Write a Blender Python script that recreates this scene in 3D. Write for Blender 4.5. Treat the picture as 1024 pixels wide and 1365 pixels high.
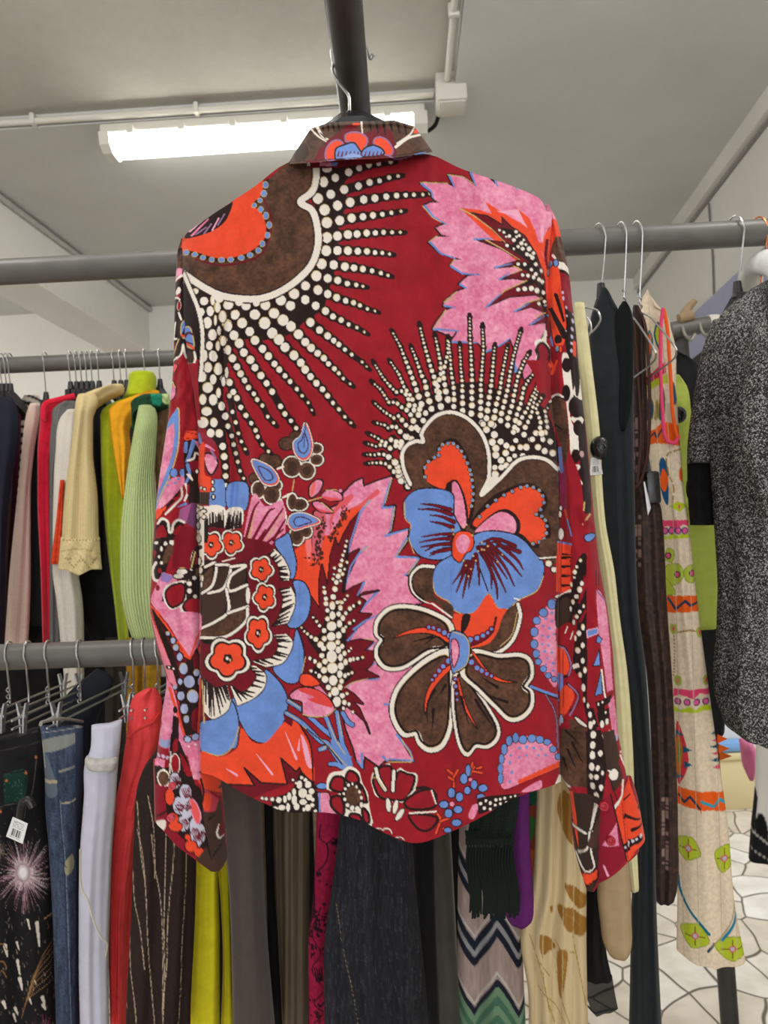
import bpy, bmesh, math, random
import numpy as np
for o in list(bpy.data.objects): bpy.data.objects.remove(o)
SC = bpy.context.scene; COL = SC.collection
PI = math.pi
# ---------------------------------------------------------------- camera
EYE = 1.5; FPX = 950.0
PITCH, ROLL, YAW = 3.0, -2.9, 1.4
def _cam_matrix():
    p, r, y = (math.radians(a) for a in (PITCH, ROLL, YAW)); c, s = math.cos, math.sin
    rx = np.array([[1,0,0],[0,c(p+PI/2),-s(p+PI/2)],[0,s(p+PI/2),c(p+PI/2)]])
    rz = lambda a: np.array([[c(a),-s(a),0],[s(a),c(a),0],[0,0,1]])
    return rz(y) @ rx @ rz(r)
CAM = _cam_matrix()
def at(px, py, Y):
    """world point on the vertical plane Y that the photograph shows at (px, py); arrays welcome"""
    px, py, Y = np.broadcast_arrays(np.asarray(px,float), np.asarray(py,float), np.asarray(Y,float))
    d = np.stack([(px-512)/FPX, -(py-682.5)/FPX, -np.ones_like(px)], -1) @ CAM.T
    return d * (Y/d[...,1])[...,None] + np.array([0,0,EYE])
cd = bpy.data.cameras.new('camera'); cam = bpy.data.objects.new('camera', cd); COL.objects.link(cam)
cam.location = (0,0,EYE)
from mathutils import Matrix, Vector
cam.rotation_euler = Matrix(CAM.tolist()).to_euler()
cd.sensor_fit = 'VERTICAL'; cd.sensor_height = 36.0; cd.lens = FPX*36/1365
cd.dof.use_dof = True; cd.dof.focus_distance = .82; cd.dof.aperture_fstop = 9.0
cd.clip_start = .02
SC.camera = cam
# ---------------------------------------------------------------- light, exposure
SC.view_settings.view_transform = 'Standard'; SC.view_settings.look = 'None'
SC.view_settings.exposure = 0.22; SC.view_settings.gamma = 1.0; SC.view_settings.use_curve_mapping = False
w = bpy.data.worlds.new('world'); SC.world = w; w.use_nodes = True
bg = w.node_tree.nodes['Background']; bg.inputs[0].default_value = (.93,.96,1,1); bg.inputs[1].default_value = .46
def area(name, loc, aim, sx, sy, power, col):
    l = bpy.data.lights.new(name, 'AREA'); l.shape='RECTANGLE'; l.size=sx; l.size_y=sy; l.energy=power; l.color=col
    o = bpy.data.objects.new(name, l); COL.objects.link(o); o.location=loc
    o.rotation_euler = (Vector(aim)-Vector(loc)).to_track_quat('-Z','Y').to_euler(); return o
# an added unseen front fill behind the camera, an added low fill for the ceiling, added out-of-view fill lamps, assumed daylight at the open door far right, an assumed lamp in the rear bay
area('added_front_fill', (.35,-2.6,1.9), (.1,1.6,1.2), 3.6, 2.0, 54, (.96,.98,1))  # added soft area light out of view behind the camera; no window is built
area('low_ceiling_fill', (0,-2.9,.5), (0,2.4,3.0), 4.0, .9, 10, (1,.985,.95))  # added low area light that brightens the ceiling
def lamp(name, loc, power, r, col):
    l = bpy.data.lights.new(name, 'POINT'); l.energy=power; l.shadow_soft_size=r; l.color=col
    o = bpy.data.objects.new(name, l); COL.objects.link(o); o.location=loc
for x,y,e in ((-1.3,-.55,4),(-.6,-.5,2.5),(.6,-.5,2.5),(1.2,-.1,5),(-1.1,.85,13),(-.5,.9,7),(.95,.85,11)): lamp('added_fill_lamp', (x,y,2.8), e, .1, (1,.985,.95))  # added point lamps out of view, brightening ceiling and garments
area('assumed_door_daylight', (2.7,2.7,2.4), (1.0,3.0,0), 1.4, 1.6, 55, (.88,.94,1))  # assumed daylight entering at the door opening, brightening the floor
lamp('assumed_rear_bay_lamp', (-2.35,2.9,2.72), 13, .12, (1,.985,.95))  # assumed point lamp out of view, brightening the far wall at left
# ---------------------------------------------------------------- materials
def lin(c):
    c = np.asarray(c,float)/255.; return np.where(c<=.04045, c/12.92, ((c+.055)/1.055)**2.4)
_M = {}
def mat(name, col=(200,200,200), rough=.85, metal=0, kind='plain', col2=None, scale=1., bump=.3, attr=False, spec=.25, alpha=1., sheen=0):
    if name in _M: return _M[name]
    m = bpy.data.materials.new(name); m.use_nodes = True; nt = m.node_tree; N = nt.nodes; Lk = nt.links
    b = N['Principled BSDF']; b.inputs['Roughness'].default_value = rough; b.inputs['Metallic'].default_value = metal
    b.inputs['Specular IOR Level'].default_value = spec; b.inputs['Alpha'].default_value = alpha
    if sheen: b.inputs['Sheen Weight'].default_value = sheen
    a = [*lin(col),1]; c2 = [*lin(col2 if col2 is not None else np.asarray(col)*.78),1]
    uv = kind not in ('plaster','stone','metal','plain')
    tc = N.new('ShaderNodeTexCoord'); co = tc.outputs['UV' if uv else 'Object']
    def mapping(sx,sy,sz=1):
        q = N.new('ShaderNodeMapping'); q.inputs['Scale'].default_value=(sx,sy,sz); Lk.new(co,q.inputs[0]); return q.outputs[0]
    def noise(vec, sc, det=3, ro=.55):
        q = N.new('ShaderNodeTexNoise'); q.inputs['Scale'].default_value=sc; q.inputs['Detail'].default_value=det; q.inputs['Roughness'].default_value=ro; Lk.new(vec,q.inputs['Vector']); return q.outputs['Fac']
    def ramp(f, stops):
        q = N.new('ShaderNodeValToRGB'); e = q.color_ramp.elements
        while len(e)<len(stops): e.new(.5)
        for i,(p,c) in enumerate(stops): e[i].position=p; e[i].color=c
        Lk.new(f,q.inputs[0]); return q.outputs[0]
    def mul(x,y,op='MULTIPLY'):
        q = N.new('ShaderNodeMath'); q.operation=op
        for i,v in enumerate((x,y)):
            if isinstance(v,(int,float)): q.inputs[i].default_value=v
            else: Lk.new(v,q.inputs[i])
        return q.outputs[0]
    def wave(vec, sc, dist=0, dirn='X'):
        q = N.new('ShaderNodeTexWave'); q.bands_direction=dirn; q.inputs['Scale'].default_value=sc; q.inputs['Distortion'].default_value=dist; q.inputs['Detail'].default_value=1; Lk.new(vec,q.inputs['Vector']); return q.outputs['Fac']
    def bumpn(h, st, dist=.002):
        q = N.new('ShaderNodeBump'); q.inputs['Strength'].default_value=st; q.inputs['Distance'].default_value=dist; Lk.new(h,q.inputs['Height']); Lk.new(q.outputs[0],b.inputs['Normal'])
    colr = None; h = None
    if kind in ('weave','plain'):
        v = mapping(1,1); f = noise(v, 60*scale, 4); colr = ramp(f,[(.3,c2),(.7,a)]); h = noise(v, 500*scale, 2)
        if kind=='plain': colr=None
    elif kind=='satin':
        v = mapping(14,2); f = noise(v, 3*scale, 3); colr = ramp(f,[(.25,c2),(.75,a)]); h = noise(mapping(30,4), 3, 3)
    elif kind=='knit':
        v = mapping(1,1); x = wave(v, 70*scale, .4,'X'); y = wave(v, 90*scale, 1.2,'Y'); f = mul(x,y); g = noise(v, 160*scale, 3)
        colr = ramp(mul(mul(f,.5),mul(g,.5),'ADD'),[(.12,c2),(.5,a)]); h = f
    elif kind=='rib':
        v = mapping(1,1); x = wave(v, 52*scale, .5,'X'); g = noise(v, 220*scale, 3); f = mul(mul(x,.6),mul(g,.5),'ADD'); colr = ramp(f,[(.2,c2),(.75,a)]); h = mul(x,mul(g,.3),'ADD')
    elif kind=='denim':
        f = noise(mapping(220*scale,9*scale), 1.0, 4, .7); g = noise(mapping(9,3), 1.0, 3); colr = ramp(mul(mul(f,.7),mul(g,.35),'ADD'),[(.34,c2),(.68,a)]); h = f
    elif kind=='fur':
        f = noise(mapping(90*scale,40*scale), 1.0, 5,.7); colr = ramp(f,[(.32,c2),(.68,a)]); h = noise(mapping(180*scale,90*scale),1,4,.7)
    elif kind=='tweed':
        q = N.new('ShaderNodeTexVoronoi'); q.inputs['Scale'].default_value=800*scale; q.inputs['Randomness'].default_value=1; Lk.new(mapping(1,.8),q.inputs['Vector']); sp = N.new('ShaderNodeSeparateColor'); Lk.new(q.outputs['Color'],sp.inputs[0]); f = sp.outputs[0]; colr = ramp(f,[(.30,c2),(.62,[*(np.array(c2[:3])*.7+np.array(a[:3])*.12),1]),(.95,a)]); h = f
    elif kind=='metal':
        f = noise(co, 30, 3); colr = ramp(f,[(.3,c2),(.7,a)]); h = noise(co,200,2)
    elif kind=='plaster':
        f = noise(co, 2.2*scale, 6, .6); g = noise(co, 40, 4); colr = ramp(mul(mul(f,.8),mul(g,.2),'ADD'),[(.35,c2),(.65,a)]); h = mul(noise(co,90,4),mul(noise(co,6,4),.8),'ADD')
    if attr:
        q = N.new('ShaderNodeAttribute'); q.attribute_name='dye'; colr = q.outputs['Color']
    if colr is not None: Lk.new(colr,b.inputs['Base Color'])
    else: b.inputs['Base Color'].default_value = a
    if bump and h is not None: bumpn(h,bump)
    _M[name]=m; return m
# ---------------------------------------------------------------- mesh helpers
def mesh(name, V, F, m, parent=None, smooth=True, col=None, uv=None):
    me = bpy.data.meshes.new(name)
    V = np.asarray(V, np.float32); n=len(V)
    if isinstance(F, np.ndarray):
        k=F.shape[1]; me.vertices.add(n); me.vertices.foreach_set('co',V.ravel())
        me.loops.add(F.size); me.loops.foreach_set('vertex_index',F.ravel().astype(np.int32))
        me.polygons.add(len(F)); me.polygons.foreach_set('loop_start',(np.arange(len(F))*k).astype(np.int32)); me.polygons.foreach_set('loop_total',np.full(len(F),k,np.int32))
        me.update(calc_edges=True); me.validate()
    else:
        me.from_pydata([tuple(v) for v in V],[],[tuple(f) for f in F]); me.update()
    if smooth: me.polygons.foreach_set('use_smooth',np.ones(len(me.polygons),bool))
    if col is not None:
        a = me.attributes.new('dye','FLOAT_COLOR','POINT'); a.data.foreach_set('color',np.hstack([lin(col),np.ones((n,1))]).astype(np.float32).ravel())
    if uv is not None:
        L = me.uv_layers.new(name='UVMap'); vi=np.empty(len(me.loops),np.int32); me.loops.foreach_get('vertex_index',vi); L.data.foreach_set('uv',np.asarray(uv,np.float32)[vi].ravel())
    me.materials.append(m)
    o = bpy.data.objects.new(name, me); COL.objects.link(o)
    if parent is not None:
        o.parent=parent; o.matrix_parent_inverse = Matrix.Translation(-Vector(parent.location)) if parent.type=='EMPTY' else parent.matrix_basis.inverted()
    return o
def tag(o, label=None, cat=None, group=None, kind=None):
    if label: o['label']=label
    if cat: o['category']=cat
    if group: o['group']=group
    if kind: o['kind']=kind
    return o
def thing(name, loc, label, cat, group=None):
    o = bpy.data.objects.new(name, None); COL.objects.link(o); o.location=loc; o.empty_display_size=.05
    return tag(o,label,cat,group)
class MB:
    """collects boxes, tubes and lathes; build() links them as one mesh object"""
    def __init__(s): s.v=[]; s.f=[]
    def add(s, V, F): k=len(s.v); s.v+= [tuple(map(float,p)) for p in V]; s.f += [tuple(i+k for i in f) for f in F]; return s
    def box(s, lo, hi, bev=0):
        x0,y0,z0=lo; x1,y1,z1=hi
        if bev:
            b=min(bev,(x1-x0)/2.1,(y1-y0)/2.1,(z1-z0)/2.1); bm=bmesh.new(); bmesh.ops.create_cube(bm,size=1)
            for v in bm.verts: v.co=((x0+x1)/2+v.co.x*(x1-x0),(y0+y1)/2+v.co.y*(y1-y0),(z0+z1)/2+v.co.z*(z1-z0))
            bmesh.ops.bevel(bm,geom=bm.edges[:],offset=b,segments=2,affect='EDGES',profile=.5)
            bm.verts.index_update(); s.add([v.co[:] for v in bm.verts],[[v.index for v in f.verts] for f in bm.faces]); bm.free(); return s
        return s.add([(x0,y0,z0),(x1,y0,z0),(x1,y1,z0),(x0,y1,z0),(x0,y0,z1),(x1,y0,z1),(x1,y1,z1),(x0,y1,z1)],[(0,3,2,1),(4,5,6,7),(0,1,5,4),(1,2,6,5),(2,3,7,6),(3,0,4,7)])
    def prism(s, poly, lo, hi, axis=2):
        n=len(poly); P=lambda q,h: (q[0],q[1],h) if axis==2 else ((q[0],h,q[1]) if axis==1 else (h,q[0],q[1]))
        return s.add([P(q,lo) for q in poly]+[P(q,hi) for q in poly],[tuple(range(n))[::-1],tuple(range(n,2*n))]+[(i,(i+1)%n,n+(i+1)%n,n+i) for i in range(n)])
    def tube(s, pts, r, n=10, r2=None, flat=1.0):
        P=[Vector(p) for p in pts]; m=len(P); rs=np.linspace(r,r if r2 is None else r2,m); V=[]; F=[]
        up=None
        for i in range(m):
            t=(P[min(i+1,m-1)]-P[max(i-1,0)]).normalized()
            if up is None: up=t.orthogonal().normalized()
            up=(up-t*up.dot(t)); up=up.normalized() if up.length>1e-6 else t.orthogonal().normalized()
            bi=t.cross(up)
            for k in range(n):
                a=2*PI*k/n; V.append(P[i]+up*math.cos(a)*rs[i]+bi*math.sin(a)*rs[i]*flat)
        for i in range(m-1):
            for k in range(n): F.append((i*n+k,i*n+(k+1)%n,(i+1)*n+(k+1)%n,(i+1)*n+k))
        F.append(tuple(range(n))[::-1]); F.append(tuple(range((m-1)*n,m*n)))
        return s.add(V,F)
    def build(s, name, m, parent=None, smooth=True, loc=None):
        o=mesh(name,s.v,s.f,m,parent,False)
        if smooth:
            bm=bmesh.new(); bm.from_mesh(o.data); bmesh.ops.recalc_face_normals(bm,faces=bm.faces)
            for f in bm.faces: f.smooth=True
            for e in bm.edges: e.smooth = len(e.link_faces)==2 and e.calc_face_angle(0)<math.radians(40)
            bm.to_mesh(o.data); bm.free()
        if loc is not None: recentre(o,loc)
        return o
def recentre(o, loc):
    loc=Vector(loc); o.data.transform(Matrix.Translation(-loc)); o.location=loc
def spline(P, n=6):
    return [tuple(p) for p in smooth(np.asarray(P,float),False,n)]
# ---------------------------------------------------------------- painting cloth prints
# A print is drawn as flat dye colour on a cloth grid (shirt measure: 1 unit = 1 cloth pixel) and
# sampled into the colour attribute of the cloth mesh.
class Canvas:
    def __init__(s, x0, y0, x1, y1, k=2.0, base=(255,255,255)):
        s.x0, s.y0, s.k = x0, y0, k
        s.W, s.H = int((x1-x0)*k), int((y1-y0)*k)
        s.a = np.empty((s.H, s.W, 3), np.float32); s.a[:] = base
    def fill(s, pts, col):
        p = (np.asarray(pts, float) - (s.x0, s.y0)) * s.k
        ya, yb = max(0, int(p[:,1].min())), min(s.H-1, int(p[:,1].max())+1)
        x1, y1 = p[:,0], p[:,1]; x2, y2 = np.roll(x1,-1), np.roll(y1,-1)
        dy = np.where(y2==y1, 1e-9, y2-y1)
        c = np.array(col, np.float32)
        for r in range(ya, yb+1):
            yc = r+.5
            m = (y1<=yc) != (y2<=yc)
            if not m.any(): continue
            xs = np.sort(x1[m] + (yc-y1[m])*(x2[m]-x1[m])/dy[m])
            for i in range(0, len(xs)-1, 2):
                a_, b_ = max(0,int(round(xs[i]))), min(s.W,int(round(xs[i+1])))
                if b_>a_: s.a[r,a_:b_] = c
    def stroke(s, pts, w, col, w2=None):
        p = (np.asarray(pts, float) - (s.x0, s.y0)) * s.k
        n = len(p); c = np.array(col, np.float32)
        ws = np.linspace(w, w if w2 is None else w2, n)*s.k/2
        for i in range(n-1):
            (ax,ay),(bx,by) = p[i],p[i+1]; R = max(ws[i],ws[i+1])+1
            xa,xb = max(0,int(min(ax,bx)-R)), min(s.W,int(max(ax,bx)+R)+1)
            ya,yb = max(0,int(min(ay,by)-R)), min(s.H,int(max(ay,by)+R)+1)
            if xb<=xa or yb<=ya: continue
            X = np.arange(xa,xb)[None,:]+.5; Y = np.arange(ya,yb)[:,None]+.5
            dx,dy = bx-ax,by-ay; L = dx*dx+dy*dy+1e-9
            t = np.clip(((X-ax)*dx+(Y-ay)*dy)/L,0,1)
            d = (X-ax-t*dx)**2+(Y-ay-t*dy)**2
            m = d <= (ws[i]+(ws[i+1]-ws[i])*t)**2
            s.a[ya:yb,xa:xb][m] = c
    def ell(s, x, y, rx, ry, col, ang=0):
        px,py = (x-s.x0)*s.k,(y-s.y0)*s.k; rx*=s.k; ry*=s.k; R=max(rx,ry)+1
        xa,xb = max(0,int(px-R)), min(s.W,int(px+R)+1); ya,yb = max(0,int(py-R)), min(s.H,int(py+R)+1)
        if xb<=xa or yb<=ya: return
        X = np.arange(xa,xb)[None,:]+.5-px; Y = np.arange(ya,yb)[:,None]+.5-py
        ca,sa = math.cos(ang),math.sin(ang)
        m = ((X*ca+Y*sa)/rx)**2+((Y*ca-X*sa)/ry)**2 <= 1
        s.a[ya:yb,xa:xb][m] = np.array(col,np.float32)
    def sample(s, x, y):
        fx = np.clip((np.asarray(x)-s.x0)*s.k-.5, 0, s.W-1.001); fy = np.clip((np.asarray(y)-s.y0)*s.k-.5, 0, s.H-1.001)
        ix, iy = fx.astype(int), fy.astype(int); tx, ty = (fx-ix)[...,None], (fy-iy)[...,None]
        A = s.a
        return (A[iy,ix]*(1-tx)+A[iy,ix+1]*tx)*(1-ty)+(A[iy+1,ix]*(1-tx)+A[iy+1,ix+1]*tx)*ty

def smooth(p, closed=False, n=5):
    p = np.asarray(p, float)
    if len(p)<3: return p
    if closed: q = np.vstack([p[-1:],p,p[:2]])
    else: q = np.vstack([2*p[0]-p[1],p,2*p[-1]-p[-2]])
    t = np.linspace(0,1,n,endpoint=False)[:,None]; out=[]
    for i in range(len(q)-3):
        a,b,c,d = q[i:i+4]
        out.append(.5*((2*b)+(c-a)*t+(2*a-5*b+4*c-d)*t*t+(3*b-a-3*c+d)*t**3))
    r = np.vstack(out)
    return r if closed else np.vstack([r,p[-1:]])

def noise2(shape, cell, seed):
    rng = np.random.default_rng(seed)
    h,w = shape; gh,gw = int(h/cell)+3,int(w/cell)+3
    g = rng.random((gh,gw)).astype(np.float32)
    y = np.arange(h)/cell; x = np.arange(w)/cell
    iy,ix = y.astype(int),x.astype(int); ty,tx = (y-iy)[:,None],(x-ix)[None,:]
    ty = ty*ty*(3-2*ty); tx = tx*tx*(3-2*tx)
    return (g[iy][:,ix]*(1-tx)+g[iy][:,ix+1]*tx)*(1-ty)+(g[iy+1][:,ix]*(1-tx)+g[iy+1][:,ix+1]*tx)*ty
# ---------------------------------------------------------------- cloth
def rows_at(rows, y):
    r = np.asarray(rows,float); o=[]
    for c in range(1,r.shape[1]):
        # monotone-ish cubic through the rows
        X,Yv=r[:,0],r[:,c]; d=np.diff(Yv)/np.diff(X); m=np.concatenate([[d[0]],(d[1:]+d[:-1])/2,[d[-1]]]) if len(d)>1 else np.array([d[0],d[0]])
        for i in range(1,len(d)):
            if d[i-1]*d[i]<=0: m[i]=0
        i=np.clip(np.searchsorted(X,y)-1,0,len(d)-1); h=X[i+1]-X[i]; t=np.clip((y-X[i])/h,0,1)
        o.append((2*t**3-3*t*t+1)*Yv[i]+(t**3-2*t*t+t)*h*m[i]+(-2*t**3+3*t*t)*Yv[i+1]+(t**3-t*t)*h*m[i+1])
    return o
def cloth(name, rows, YL, YR, m, thick=.02, step=7., nu=22, folds=((2,.004,.3),), hem=None, topc=None, parent=None, canvas=None, seed=0, sweep=0., ripple=.0, origin=True, expo=2.6, hp=3):
    """a hanging piece of cloth with two sides: rows of (height, left edge, right edge) in photo measure,
    left and right edges standing at depths YL and YR; thick = half its thickness in metres"""
    rg=np.random.default_rng(seed+len(name)*7+int(rows[0][1]))
    y0,y1=rows[0][0],rows[-1][0]; nv=max(4,int((y1-y0)/step)+1); yy=np.linspace(y0,y1,nv)
    xl,xr=rows_at(rows,yy)
    wm=float(np.max(xr-xl))/FPX*(YL+YR)/2; dd=float(np.clip(YR-YL,-.35*wm,.35*wm)); YL,YR=(YL+YR-dd)/2,(YL+YR+dd)/2
    s=np.linspace(0,1,nu); S=s[None,:]; T=((yy-y0)/(y1-y0))[:,None]
    px=xl[:,None]+(xr-xl)[:,None]*S; py=yy[:,None]+0*S
    if hem is not None:
        hs=np.interp(s,*zip(*hem)); py=py+hs[None,:]*T**hp
    if topc is not None:
        hs=np.interp(s,*zip(*topc)); py=py+hs[None,:]*(1-T)**3
    Yd=YL+(YR-YL)*S+sweep*T
    P=at(px,py,Yd)
    mid=len(yy)//2; ctr=(P[mid,-1]+P[mid,0])/2; nrm=np.array([-ctr[0],-ctr[1],0]); nrm/=np.linalg.norm(nrm)+1e-9
    u=np.abs(2*S-1); h=thick*(1-u**expo)**.5*np.minimum(1,.35+T*6)+.0012
    f=np.zeros_like(px)
    for k,a,dr in folds:
        ph=rg.uniform(0,6.28); f=f+a*np.sin(2*PI*k*S+ph+dr*6*T+.8*np.sin(3*T+ph))*np.minimum(1,.25+1.6*T)*(1-u**6)
    f*=min(1.,float(np.mean(xr-xl))/FPX*(YL+YR)/2/.10)
    if ripple:
        nn=noise2((nv,nu),max(2,nu/7),seed+3); f=f+ripple*(nn-.5)*2
    A=P+nrm*(h+f)[...,None]; B=P+nrm*(-h+f*.6)[...,None]
    # ring: front left->right, back right->left
    ring=np.concatenate([A,B[:,::-1]],1); nr=2*nu
    V=ring.reshape(-1,3); idx=np.arange(nv*nr).reshape(nv,nr); nx=np.roll(idx,-1,1)
    Fq=np.stack([idx[:-1],idx[1:],nx[1:],nx[:-1]],-1).reshape(-1,4)
    fr=idx[:,:nu]; bk=idx[:,nu:][:,::-1]
    caps=[]
    for r,flip in ((0,0),(nv-1,1)):
        a_,b_=fr[r],bk[r]; q=np.stack([a_[:-1],a_[1:],b_[1:],b_[:-1]],-1); caps.append(q[:,::-1] if flip else q)
    F=np.vstack([Fq]+caps)
    wid=float(np.linalg.norm(P[mid,-1]-P[mid,0]))
    hgt=P[:,:,2]; UVf=np.stack([S*wid+0*px,hgt],-1); UV=np.concatenate([UVf,UVf[:,::-1]+[.37,0]],1).reshape(-1,2)
    col=None
    if canvas is not None:
        cf=canvas.sample(px,py); col=np.concatenate([cf,cf[:,::-1]],1).reshape(-1,3)
    o=mesh(name,V,F,m,parent,True,col,UV)
    if origin and parent is None:
        recentre(o,P[0].mean(0))
    return o
# ---------------------------------------------------------------- the room
def atz(px, py, Z):
    d = CAM @ np.array([(px-512)/FPX, -(py-682.5)/FPX, -1.]); return d*((Z-EYE)/d[2]) + np.array([0,0,EYE])
CZ = EYE+1.5
PLA=(206,203,196); 
m_ceil=mat('ceiling_paint',(200,199,195),.9,kind='plaster',col2=(191,190,186),bump=.12)
m_ceil2=mat('ceiling_panel_paint',(190,186,176),.9,kind='plaster',col2=(174,170,160),bump=.12)
m_wall=mat('wall_paint',(226,223,217),.9,kind='plaster',col2=(216,213,207),bump=.1)
m_pvc=mat('white_pvc',(205,202,192),.5,bump=0)
def floor_mat():
    m=bpy.data.materials.new('crazy_paving'); m.use_nodes=True; nt=m.node_tree; N=nt.nodes; K=nt.links; b=N['Principled BSDF']
    tc=N.new('ShaderNodeTexCoord'); mp=N.new('ShaderNodeMapping'); K.new(tc.outputs['Object'],mp.inputs[0]); mp.inputs['Scale'].default_value=(1.25,1.05,1)
    nz=N.new('ShaderNodeTexNoise'); nz.inputs['Scale'].default_value=1.6; K.new(mp.outputs[0],nz.inputs['Vector'])
    mx=N.new('ShaderNodeMix'); mx.data_type='RGBA'; mx.blend_type='LINEAR_LIGHT'; mx.inputs[0].default_value=.14; K.new(mp.outputs[0],mx.inputs[6]); K.new(nz.outputs['Color'],mx.inputs[7])
    v=N.new('ShaderNodeTexVoronoi'); v.voronoi_dimensions='2D'; v.feature='DISTANCE_TO_EDGE'; K.new(mx.outputs[2],v.inputs['Vector'])
    c=N.new('ShaderNodeTexVoronoi'); c.voronoi_dimensions='2D'; K.new(mx.outputs[2],c.inputs['Vector'])
    r=N.new('ShaderNodeValToRGB'); e=r.color_ramp.elements; e[0].position=.014; e[0].color=(*lin((112,104,92)),1); e[1].position=.032; e[1].color=(1,1,1,1); K.new(v.outputs['Distance'],r.inputs[0])
    bw=N.new('ShaderNodeSeparateColor'); K.new(c.outputs['Color'],bw.inputs[0])
    t=N.new('ShaderNodeValToRGB'); e=t.color_ramp.elements; e[0].color=(*lin((205,192,172)),1); e[1].color=(*lin((232,226,214)),1); k=e.new(.5); k.color=(*lin((220,208,190)),1); K.new(bw.outputs[0],t.inputs[0])
    n2=N.new('ShaderNodeTexNoise'); n2.inputs['Scale'].default_value=9; n2.inputs['Detail'].default_value=8; K.new(tc.outputs['Object'],n2.inputs['Vector'])
    r2=N.new('ShaderNodeValToRGB'); e=r2.color_ramp.elements; e[0].position=.3; e[0].color=(.78,.76,.73,1); e[1].position=.62; e[1].color=(1,1,1,1); K.new(n2.outputs['Fac'],r2.inputs[0])
    def mulc(x,y):
        q=N.new('ShaderNodeMix'); q.data_type='RGBA'; q.blend_type='MULTIPLY'; q.inputs[0].default_value=1; K.new(x,q.inputs[6]); K.new(y,q.inputs[7]); return q.outputs[2]
    K.new(mulc(mulc(t.outputs[0],r.outputs[0]),r2.outputs[0]),b.inputs['Base Color']); b.inputs['Roughness'].default_value=.42; b.inputs['Specular IOR Level'].default_value=.35
    bp=N.new('ShaderNodeBump'); bp.inputs['Strength'].default_value=.35; bp.inputs['Distance'].default_value=.01; K.new(r.outputs[0],bp.inputs['Height']); K.new(bp.outputs[0],b.inputs['Normal'])
    return m
def struct(o): o['kind']='structure'; return o
struct(MB().box((-3.2,-3.0,-.1),(3.6,6.2,0)).build('floor',floor_mat(),smooth=False))
# ceiling with a raised field nearer the photographer
A0=(.247,2.335); 
mb=MB()
mb.box((-3.2,2.335,CZ),(1.9,4.6,CZ+.2)); mb.box((.247,-3.0,CZ),(1.9,2.335,CZ+.2))
struct(mb.build('ceiling',m_ceil,smooth=False))
struct(MB().box((-3.2,-3.0,CZ+.045),(.247,2.335,CZ+.2)).build('ceiling_recess',m_ceil2,smooth=False))
# walls follow the two ceiling lines
def wline(p,q,y): return p[0]+(q[0]-p[0])*(y-p[1])/(q[1]-p[1])
lp,lq=atz(0,260,CZ),atz(190,403,CZ); rp,rq=atz(1024,130,CZ),atz(846,377,CZ)
YF=(lq[1]+rq[1])/2
struct(MB().box((-3.2,YF,0),(3.6,YF+.15,CZ)).build('wall_far',m_wall,smooth=False))
xr=lambda y: wline(rp,rq,y)
xl=lambda y: wline(lp,lq,y)
struct(MB().prism([(xr(-3.),-3.),(xr(YF),YF),(xr(YF)+.2,YF),(xr(-3)+.2,-3.)],CZ-.70,CZ).prism([(xr(-3.),-3.),(xr(2.2),2.2),(xr(2.2)+.2,2.2),(xr(-3)+.2,-3.)],0,CZ-.70).build('wall_right',m_wall,smooth=False))
struct(MB().box((3.5,-.5,0),(3.6,YF,2.6)).build('wall_outside',mat('grey_render',(120,121,124),.9),smooth=False))
struct(MB().box((-3.35,-3.0,0),(-3.2,YF,CZ)).build('wall_left',m_wall,smooth=False))
struct(MB().prism([(xl(0.2),.2),(xl(YF),YF),(xl(YF)-.23,YF),(xl(.2)-.23,.2)],CZ-.275,CZ).build('ceiling_beam',m_wall,smooth=False))
# crown strips and a cable run on the beam and the right wall
struct(MB().prism([(xr(-3)-.03,-3.),(xr(YF)-.03,YF),(xr(YF),YF),(xr(-3),-3.)],CZ-.07,CZ).build('trim_1',m_wall,smooth=False))
struct(MB().prism([(xr(-3)-.012,-3.),(xr(YF)-.012,YF),(xr(YF),YF),(xr(-3),-3.)],CZ-.092,CZ-.083).build('trim_2',mat('grey_strip',(140,137,132),.8),smooth=False))
m_lav=mat('lavender_paint',(168,170,196),.85,kind='plaster',col2=(160,162,188),bump=.1)
zb=CZ-.50
struct(MB().prism([(xr(-3)-.02,-3.),(xr(YF)-.02,YF),(xr(YF),YF),(xr(-3),-3.)],zb-.20,zb).build('trim_3',m_lav,smooth=False))
dr=thing('door_1',(xr(3.1),3.1,0),None,None); dr['kind']='structure'
fm=mat('black_frame',(28,28,30),.5); g=MB()
def bar(ya,yb,za,zt): g.prism([(xr(ya)-.03,ya),(xr(yb)-.03,yb),(xr(yb)+.06,yb),(xr(ya)+.06,ya)],za,zt)
bar(2.2,YF-.002,zb-.27,zb-.201); bar(2.2,2.26,0,zb-.27); bar(YF-.06,YF-.002,0,zb-.27)
g.build('door_frame',fm,dr,False)
cb=MB(); cb.tube([(xr(3.0)-.006,3.0,CZ-.1),(xr(3.0)-.006,3.0,CZ-.34),(xr(3.02)-.006,3.02,CZ-.5)],.004,6)
tag(cb.build('wall_cable',mat('grey_cable',(110,108,104),.6)),'thin grey cable running down the right wall from the crown strip','cable')
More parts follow.
